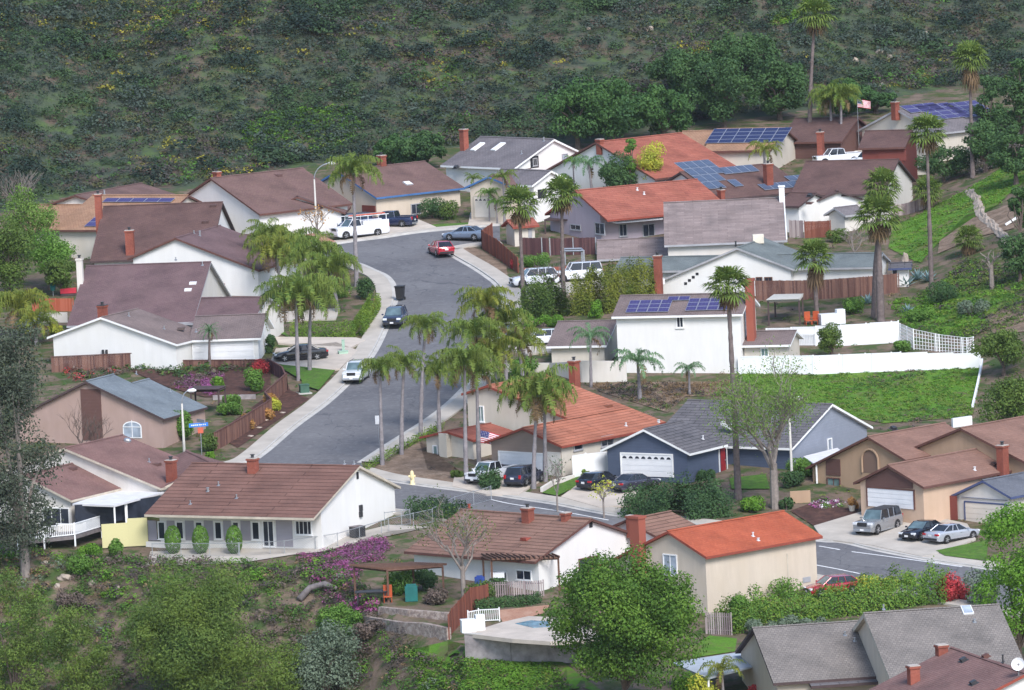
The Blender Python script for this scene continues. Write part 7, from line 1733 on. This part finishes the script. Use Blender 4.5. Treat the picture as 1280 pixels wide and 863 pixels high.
# ---- street lamps, signs and cabinets
def lamp(label, p, top, arm_px, h_px, side=1):
    P = PT(p); sc = scale_at(P); H = (p[1]-top)/sc; A = arm_px/sc; root = thing('street_lamp', label, 'street lamp', P, 0, 'street lamps'); mb = MB()
    z0 = H*.80; mb.tube([(0, 0, -.4), (0, 0, .4), (0, 0, z0)], [.16, .13, .08], 10); mb.build('pole', M['pole'], root, True, origin=(0, 0, 0)); mb = MB()
    mb.tube([(0, 0, z0)]+[(side*A*(1-math.cos(a)), 0, z0+(H-z0)*math.sin(a)) for a in np.linspace(.15, 1.45, 8)], .05, 8); mb.build('arm', M['metal'], root, True, origin=(0, 0, 0))
    mb = MB(); c = np.array([side*(A+.25), 0, H]); mb.tube([c-np.array([.45*side, 0, 0]), c-np.array([.2*side, 0, 0]), c+np.array([.15*side, 0, .02]), c+np.array([.38*side, 0, 0])], [.07, .17, .19, .06], 10); mb.build('lamp_head', M['lamp'], root, True, origin=(0, 0, 0))
lamp('curved street lamp rising before the brown roof at the top of the street', (396.5, 300), 205, 20, 0)
lamp('curved street lamp behind the pinkish roof near the blue street sign', (230.5, 567), 488.5, 10, 0)
lamp('street lamp head showing above the slate roof beside the airy tree', (990, 600), 498, 8, 0)
P = PT((252.5, 574)); root = thing('street_sign', 'blue street name sign above a small orange plate on a metal post', 'sign', P); mb = MB(); mb.tube([(0, 0, -.3), (0, 0, 3.0)], .035, 8); mb.build('post', M['metal'], root, origin=(0, 0, 0))
ax = [unit([.95, .3, 0]), unit([-.3, .95, 0]), UP]; c = np.array([-.15, -.05, 3.05]); mb = MB(); mb.box(c, (1.75, .03, .34), ax); s_ = mb.build('name_plate', M['signblue'], root, origin=(0, 0, 0))
mb = MB()
for k, w_ in ((-.62, .1), (-.45, .14), (-.28, .1), (-.12, .13), (.08, .1), (.24, .14), (.42, .1), (.6, .08)): mb.box(c+ax[0]*k-ax[1]*.018, (w_, .006, .10), ax)
l = mb.build('lettering', M['trim_white'], root, origin=(0, 0, 0)); l.parent = s_
a2 = [unit([.5, -.86, 0]), unit([.86, .5, 0]), UP]; mb = MB(); mb.box((.05, 0, 3.38), (1.5, .03, .3), a2); mb.build('name_plate', M['metal'], root, origin=(0, 0, 0))
mb = MB(); mb.box((0, -.05, 2.55), (.5, .025, .5), ax); mb.build('warning_plate', M['signorange'], root, origin=(0, 0, 0))
P = PT((474.5, 560)); root = thing('road_sign', 'white road sign on a thin post in front of the roadside palms', 'sign', P); mb = MB(); mb.tube([(0, 0, -.2), (0, 0, 2.9)], .035, 6); mb.build('post', M['metal'], root, origin=(0, 0, 0)); mb = MB(); mb.box((0, -.05, 2.5), (.55, .03, .75)); mb.build('sign_plate', M['lamp'], root, origin=(0, 0, 0))
P = PT((515.5, 606)); root = thing('fire_hydrant', 'cream yellow fire hydrant on the dirt corner', 'hydrant', P); mb = MB(); mb.tube([(0, 0, -.1), (0, 0, .08), (0, 0, .1), (0, 0, .75), (0, 0, .95), (0, 0, 1.02)], [.22, .22, .16, .16, .12, .04], 12); mb.build('barrel', M['hydrant'], root, True, origin=(0, 0, 0)); mb = MB(); mb.tube([(-.26, 0, .6), (.26, 0, .6)], .09, 8); mb.tube([(0, -.25, .55), (0, 0, .55)], .1, 8); mb.build('outlet', M['hydrant'], root, origin=(0, 0, 0)); root.scale = (1.15, 1.15, 1.2)
def cabinet(label, p, d, mat, base=True, name='utility_cabinet'):
    P = PT(p); root = thing(name, label, 'cabinet', P, R(12)); mb = MB(); mb.box((0, 0, d[2]/2), d); mb.build('housing', M[mat], root, origin=(0, 0, 0), bevel=.03); mb = MB(); mb.box((0, 0, d[2]+.03), (d[0]+.08, d[1]+.08, .06)); mb.build('lid', M[mat], root, origin=(0, 0, 0)); mb = MB(); mb.box((0, 0, .03), (d[0]+.4, d[1]+.4, .12)); mb.build('plinth', M['kerb'], root, origin=(0, 0, 0)); return root
cabinet('dark green utility cabinet at the tip of the small lawn', (380.5, 492), (.85, .8, .8), 'cabinetgreen')
cabinet('pale green pedestal cabinet beside the black sedan', (429, 444), (.9, .6, .35), 'plasticgreen'); P = PT((429.5, 441)); root = thing('utility_pedestal', 'slim pale green utility post behind the pedestal cabinet', 'cabinet', P); mb = MB(); mb.box((0, 0, .55), (.28, .25, 1.3)); mb.build('housing', M['plasticgreen'], root, origin=(0, 0, 0), bevel=.03); mb = MB(); mb.box((0, 0, 1.22), (.32, .29, .06)); mb.build('lid', M['plasticgreen'], root, origin=(0, 0, 0))
P = PT((500.5, 376)); root = thing('rubbish_bin', 'tall black wheeled rubbish bin standing in the road', 'bin', P, R(-15)); mb = MB(); V = [(x*w, y*w*1.1, z) for z, w in ((.12, .30), (1.05, .38)) for x, y in ((-1, -1), (1, -1), (1, 1), (-1, 1))]; mb.add(V, [(0, 1, 5, 4), (1, 2, 6, 5), (2, 3, 7, 6), (3, 0, 4, 7), (3, 2, 1, 0), (4, 5, 6, 7)]); mb.build('body', M['blackplastic'], root, origin=(0, 0, 0), bevel=.03); mb = MB(); mb.box((0, -.02, 1.1), (.84, .92, .09)); mb.build('lid', M['blackplastic'], root, origin=(0, 0, 0), bevel=.02)
for s in (-1, 1): mb = MB(); mb.tube([(s*.3, .38, .14), (s*.36, .38, .14)], .14, 12); mb.build('wheel', M['tyre'], root, origin=(0, 0, 0))
root.scale = (1.1, 1.1, 1.3)
# ---- flags
def flag(name, label, org, ux, uz, w, hgt, parent_pole=None, cat='flag', wave=.12):
    root = thing(name, label, cat, org, 0); n = 16; ux, uz = np.asarray(ux, float), np.asarray(uz, float); nn = unit(np.cross(ux, uz))
    pt = lambda a, b: ux*a*w+uz*b*hgt+nn*wave*math.sin(a*7+b*1.5)*min(1, a*2)-uz*0.08*a*a*hgt
    mb = MB()
    for j in range(13):
        for i in range(n):
            a0, a1, b0, b1 = i/n, (i+1)/n, -j/13, -(j+1)/13; canton = j < 7 and a1 <= .41
            mb.add([pt(a0, b0), pt(a1, b0), pt(a1, b1), pt(a0, b1)], [(0, 1, 2, 3)], 2 if canton else (0 if j % 2 == 0 else 1))
    for r_ in range(4):
        for c_ in range(5):
            q = pt(.04+.075*c_, -.07-.13*r_); e = .012*w
            for sg in (1, -1): mb.add([q+nn*.02*sg+ux*e*math.cos(k*1.2566+1.57)+uz*e*math.sin(k*1.2566+1.57) for k in range(5)], [(0, 1, 2, 3, 4)], 1)
    mb.build('cloth', [M['flagred'], M['flagwhite'], M['flagblue']], root, origin=(0, 0, 0)); return root
P = PT((1074, 190)); sc = scale_at(P); H = 66/sc
f = flag('flag', 'stars and stripes flag flying at upper right', P+UP*H, unit([.98, .1, -.15]), UP, 17/sc, 10/sc); mb = MB(); mb.tube([(0, 0, -H-.2), (0, 0, .15)], [.05, .03], 6); mb.build('flagpole', M['metal'], f, origin=(0, 0, 0))
hh = HS['h6']; b = hh.blocks[2]; q = hh.blocks[0].P_g0.hit(zG(1130, 148)); q = PZ(zG(1130, 143), hh.base+3.6)
f = flag('flag', 'stars and stripes flag hanging out over the red porch roof', q, unit([.93, -.3, -.2]), unit([.25, .3, .9]), 2.2, 1.05, wave=.1); mb = MB(); mb.tube([np.array([0, 0, -1.3])*.9-np.array([.1, -.3, 0]), (0, 0, .1)], .03, 6); mb.build('flagpole', M['metal'], f, origin=(0, 0, 0))
# ---- yard things
def boxthing(name, label, cat, p, parts, rz=0, group=None, z=None):
    P = PT(p) if z is None else PZ(p, z); root = thing(name, label, cat, P, rz, group)
    for nm, c, d, m in parts: mb = MB(); mb.box(c, d); mb.build(nm, M[m], root, origin=(0, 0, 0), bevel=.02)
    return root
boxthing('air_conditioner', 'dark air conditioning unit against the white gable of the long house', 'air conditioner', zG(552, 647), [('housing', (0, 0, .5), (1.1, .8, .85), 'darkmetal'), ('grille', (0, -.41, .5), (.95, .02, .65), 'blackplastic'), ('lid', (0, 0, .96), (1.15, .85, .06), 'greywood')], R(40))
boxthing('barbecue_grill', 'black barbecue on the deck before the porch window', 'barbecue', zC(228, 640), [('hood', (0, 0, 1.1), (1.3, .6, .35), 'blackplastic'), ('cart', (0, 0, .55), (.9, .5, .75), 'darkmetal'), ('shelf', (.75, 0, .9), (.4, .5, .05), 'darkmetal')], 0, None, PT(zC(210, 708))[2]+.75)
boxthing('pool_equipment', 'white pool equipment boxes at the terrace corner', 'equipment', zH(1075, 565), [('cabinet', (0, 0, .45), (1.1, .8, .95), 'vinyl'), ('lid', (0, 0, .95), (1.15, .85, .06), 'vinyl'), ('tank', (1.0, .5, .6), (.7, .7, 1.2), 'vinyl')], R(10), None, zp)
def chair(label, p, mat, group): boxthing('garden_chair', label, 'chair', p, [('seat', (0, 0, .4), (.6, .6, .08), mat), ('backrest', (0, .3, .8), (.6, .08, .9), mat), ('armrest', (.32, 0, .62), (.08, .6, .06), mat), ('armrest', (-.32, 0, .62), (.08, .6, .06), mat), ('leg', (.27, -.25, .2), (.07, .07, .4), mat), ('leg', (-.27, -.25, .2), (.07, .07, .4), mat), ('leg', (.27, .27, .2), (.07, .07, .4), mat), ('leg', (-.27, .27, .2), (.07, .07, .4), mat)], R(random.uniform(-30, 30)), group)
chair('orange garden chair beside the patio cover, left of two', yF(264, 436), 'orangecloth', 'orange garden chairs'); chair('orange garden chair beside the patio cover, right of two', yF(298, 434), 'orangecloth', 'orange garden chairs')
boxthing('covered_furniture', 'white covered garden furniture behind the white fence', 'furniture', yF(375, 432), [('cover', (0, 0, .5), (2.4, 1.3, 1.0), 'vinyl'), ('cover_fold', (.9, .2, 1.1), (.8, .9, .5), 'vinyl')], .2)
boxthing('garden_table', 'dark garden table under the pergola', 'table', zH(620, 425), [('tabletop', (0, 0, .85), (2.6, 1.1, .1), 'blackplastic'), ('leg', (1.1, 0, .4), (.12, .9, .85), 'darkmetal'), ('leg', (-1.1, 0, .4), (.12, .9, .85), 'darkmetal')])
boxthing('garden_chair', 'orange red chair at the pergola post', 'chair', zH(697, 425), [('seat', (0, 0, .45), (.7, .6, .1), 'orangecloth'), ('backrest', (0, .3, .9), (.7, .1, .9), 'orangecloth'), ('leg', (.3, 0, .2), (.06, .5, .45), 'orangecloth'), ('leg', (-.3, 0, .2), (.06, .5, .45), 'orangecloth')])
boxthing('covered_barbecue', 'teal covered barbecue in the yard by the bare tree', 'barbecue', zH(808, 420), [('cover', (0, 0, .6), (1.0, .7, 1.2), 'teal'), ('cover_top', (0, 0, 1.25), (.8, .5, .2), 'teal')])
boxthing('garden_umbrella_stand', 'blue covered bundle beside the pergola posts', 'bundle', zH(1130, 372), [('cover', (0, 0, .55), (.8, .8, 1.1), 'bluecloth'), ('cap', (0, 0, 1.15), (.5, .5, .15), 'bluecloth')]); boxthing('barbecue_grill', 'white topped barbecue behind the picket fence', 'barbecue', zH(1215, 365), [('hood', (0, 0, 1.15), (1.1, .7, .4), 'vinyl'), ('cart', (0, 0, .5), (.9, .6, .95), 'blackplastic')])
def parasol(label, p, mat, H, r, name='garden_parasol'):
    P = PT(p); root = thing(name, label, 'parasol', P, 0); mb = MB(); mb.tube([(0, 0, -.1), (0, 0, H)], .04, 6); mb.build('pole', M['metal'], root, origin=(0, 0, 0)); mb = MB(); mb.tube([(0, 0, H*.25), (0, 0, H*.4), (0, 0, H*.95), (0, 0, H+.1)], [r*.7, r, r*.55, .04], 8); mb.build('canopy', M[mat], root, origin=(0, 0, 0))
parasol('closed teal parasol among the trees above the orange fence', zA(250, 715), 'teal', 2.3, .3)
boxthing('garden_cover', 'red cloth covered seat beside the orange fence', 'seat', zA(322, 712), [('cushion', (0, 0, .5), (1.6, .8, .5), 'flagred'), ('base', (0, 0, .15), (1.5, .7, .3), 'darkbrown')])
boxthing('banner', 'white banner with pink and blue blotches standing before the brown gate', 'banner', yG(828, 632), [('cloth', (0, 0, 1.05), (.75, .03, 1.7), 'vinyl'), ('blotch', (-.05, -.02, 1.45), (.35, .012, .4), 'fl_magenta'), ('blotch', (.05, -.02, .7), (.4, .012, .4), 'solarpale'), ('pole', (0, .04, .95), (.05, .04, 2.0), 'metal')])
def pot(label, p, leaf, group='potted plants'):
    P = PT(p); root = thing('potted_plant', label, 'potted plant', P, 0, group); mb = MB(); mb.tube([(0, 0, 0), (0, 0, .5), (0, 0, .55)], [.2, .3, .32], 12); mb.build('pot', M['creamtrim'], root, origin=(0, 0, 0)); r_ = np.random.default_rng(int(p[0])); d = rnd_dirs(220, r_); V, F = leaf_quads(d*np.array([.42, .42, .4])*(.6+.4*r_.random((220, 1)))+np.array([0, 0, .85]), d, .1, r_); raw_mesh('foliage', V, F, M[leaf], root)
pot('potted plant on the right pier of the white garage door', yG(768, 622), 'leaf_mid'); pot('potted flowers left of the tan garage', yG(470, 600), 'leaf_rust')
# fallen log and rocks
P = PT(zH(280, 435)); root = thing('fallen_log', 'grey fallen log lying on the near slope', 'log', P); A_ = [PT(zH(x, y))-P+UP*.3 for x, y in ((280, 425), (330, 390), (400, 375), (455, 380))]; A_ = [q+UP*(-.1, .25, .3, .05)[i] for i, q in enumerate(A_)]; mb = MB(); mb.tube(A_, [.30, .27, .26, .16], 9); mb.build('trunk', M['greywood'], root, True, origin=(0, 0, 0)); mb = MB(); mb.tube([A_[2], A_[2]+np.array([.5, -.3, -.5])], [.15, .06], 6); mb.build('limb', M['greywood'], root, True, origin=(0, 0, 0))
def rock(label, p, w_px, h_px, group='boulders', seed=0):
    P = PT(p); sc = scale_at(P); r_ = np.random.default_rng(seed+int(p[0]*3+p[1])); bm = bmesh.new(); bmesh.ops.create_icosphere(bm, subdivisions=3, radius=1)
    k = rnd_dirs(7, r_)
    for v in bm.verts:
        n_ = np.array(v.co); f = 1-.22*max(0, *(n_@k.T)) + .08*math.sin(n_[0]*5+n_[2]*4); v.co = (n_[0]*f*w_px/sc/2, n_[1]*f*w_px/sc/2, n_[2]*f*h_px/sc*.7)
    me = bpy.data.meshes.new('boulder'); bm.to_mesh(me); bm.free(); me.materials.append(M['rock']); o = link(bpy.data.objects.new('boulder', me)); o.location = P; tag(o, label, 'rock', group)
for i, (x, y, w_, h_, lab) in enumerate(((zD(305, 310)[0], zD(305, 310)[1], 22, 9, 'pale boulder under the deck on the near slope, largest there'), (zD(270, 350)[0], zD(270, 350)[1], 9, 7, 'small pale boulder just below the largest one on the near slope'), (zD(440, 335)[0], zD(440, 335)[1], 15, 8, 'pale boulder on the near slope below the green plants'), (zD(555, 360)[0], zD(555, 360)[1], 8, 7, 'small boulder left of the large feathery tree'), (zD(210, 240)[0], zD(210, 240)[1], 12, 6, 'pale stone directly under the deck'),
      (1100, 66, 14, 8, 'pale boulder high on the hill at upper right, largest of the cluster'), (1112, 72, 10, 7, 'pale boulder right of the largest one on the hill'), (1124, 75, 9, 6, 'pale boulder lower right of the hill cluster'), (1069, 76, 10, 8, 'pale boulder left of the hill cluster'), (1102, 107, 8, 6, 'pale boulder alone below the hill cluster'), (736, 36, 8, 5, 'white boulder on the hill above the oaks'), (812, 37, 14, 9, 'light boulder on the hill right of the white one'), (1157, 42, 10, 6, 'boulder on the hill near the skirted fan palm'))):
    rock(lab, (x, y), w_, h_)
for i, (x, y) in enumerate(((zF(120, 660)), (zF(90, 695)), (zF(200, 625)), (zF(50, 735)))): rock(('pale stone in the mulch strip, second from the bottom', 'pale stone in the mulch strip near the rusty shrub', 'pale stone at the top of the mulch strip', 'pale stone at the bottom of the mulch strip')[i], (x, y), 12, 3, 'stones in the mulch strip')
# eroded cut on the right bank
def cut(label, pts, w):
    L = np.array([PT(p) for p in pts]); root = thing('eroded_channel', label, 'channel', L[0], 0); mb = MB(); r_ = np.random.default_rng(4); n = 40; s = np.linspace(0, len(L)-1, n); q = np.stack([np.interp(s, range(len(L)), L[:, i]) for i in range(3)], -1)
    V = []; k = 7
    for i in range(n):
        t = q[min(i+1, n-1)]-q[max(i-1, 0)]; t = t/np.linalg.norm(t); nn = unit(np.cross(t, UP))
        for j in range(k):
            o = (j/(k-1)-.5)*w*(.7+.5*r_.random()); p = q[i]+nn*o; V.append(np.array([p[0], p[1], z1(p[0], p[1])+.12+.35*math.cos((j/(k-1)-.5)*3.1)*r_.random()])-L[0])
    mb.add(V, [(i*k+j, i*k+j+1, (i+1)*k+j+1, (i+1)*k+j) for i in range(n-1) for j in range(k-1)]); mb.build('rubble', M['rock'], root, origin=(0, 0, 0))
cut('pale eroded rock cut winding down the green hillside', [yE(1015, 525), yE(1050, 560), yE(1075, 640), yE(1130, 690), yE(1180, 740), yE(1225, 800)], .95)
P = PT(yE(1190, 690)); root = thing('drain_pipe', 'white pipe end sticking out of the eroded bank', 'pipe', P); mb = MB(); mb.tube([(0, 0, .2), (1.1, .2, .8)], .14, 10); mb.build('pipe_body', M['vinyl'], root, origin=(0, 0, 0)); mb = MB(); mb.tube([(1.1, .2, .8), (1.2, .22, .85)], .18, 10); mb.build('collar', M['vinyl'], root, origin=(0, 0, 0))
for lab, p, w_, h_ in (('white covered boat shape on the bank behind the small shed', yF(720, 140), 11, 20),):
    rock(lab, p, w_, h_, 'white boulders'); bpy.data.objects[-1] if False else None
# ------------------------------------------------------------------ camera, light, world
cam = bpy.data.cameras.new('camera'); co = bpy.data.objects.new('camera', cam); COL.objects.link(co)
cam.sensor_width = 36; cam.sensor_fit = 'HORIZONTAL'; cam.lens = 36*FPX/PW; cam.clip_end = 20000; cam.clip_start = 1
co.matrix_world = Matrix(((cx_[0], cy_[0], -fwd[0], 0), (cx_[1], cy_[1], -fwd[1], 0), (cx_[2], cy_[2], -fwd[2], CAMZ), (0, 0, 0, 1)))
scene.camera = co
w = bpy.data.worlds.new('World'); scene.world = w; w.use_nodes = True; nt = w.node_tree; nt.nodes.clear()
SUN_EL, SUN_AZ = 44, 158       # azimuth clockwise from +y
sky = nt.nodes.new('ShaderNodeTexSky'); sky.sky_type = 'NISHITA'; sky.sun_disc = False
sky.sun_elevation = R(SUN_EL); sky.sun_rotation = R(SUN_AZ); sky.dust_density = 1.0; sky.air_density = 1.0
bg = nt.nodes.new('ShaderNodeBackground'); bg.inputs['Strength'].default_value = .14
ow = nt.nodes.new('ShaderNodeOutputWorld'); nt.links.new(sky.outputs[0], bg.inputs[0]); nt.links.new(bg.outputs[0], ow.inputs[0])
sl = bpy.data.lights.new('sun', 'SUN'); sl.energy = 2.2; sl.angle = R(24); sl.color = (1, .97, .94)
so = bpy.data.objects.new('sun', sl); COL.objects.link(so)
d = Vector((math.sin(R(SUN_AZ))*math.cos(R(SUN_EL)), math.cos(R(SUN_AZ))*math.cos(R(SUN_EL)), math.sin(R(SUN_EL))))
so.rotation_euler = d.to_track_quat('Z', 'Y').to_euler()
vs = scene.view_settings; vs.view_transform = 'Standard'; vs.look = 'None'; vs.gamma = 1; vs.use_curve_mapping = False; vs.exposure = .84
scene.render.engine = 'CYCLES'; scene.cycles.use_denoising = True; scene.cycles.max_bounces = 6; scene.cycles.diffuse_bounces = 3; scene.cycles.transparent_max_bounces = 8
scene.render.film_transparent = False

# ------------------------------------------------------------------ thin haze over the valley
HAZE = .00004
mb = MB(); mb.box((0, 1900, 90), (5200, 4600, 330)); hz = mb.build('haze', [], None, origin=(0, 0, 0)); tag(hz, 'thin pale haze in the valley air', 'haze', None, 'stuff')
m, nt, out = new_mat('valley_haze'); pv = N(nt, 'ShaderNodeVolumePrincipled'); pv.inputs['Color'].default_value = (.86, .90, 1, 1); pv.inputs['Density'].default_value = HAZE; pv.inputs['Anisotropy'].default_value = .2
nt.links.new(pv.outputs[0], out.inputs['Volume']); hz.data.materials.append(m); hz.visible_shadow = True
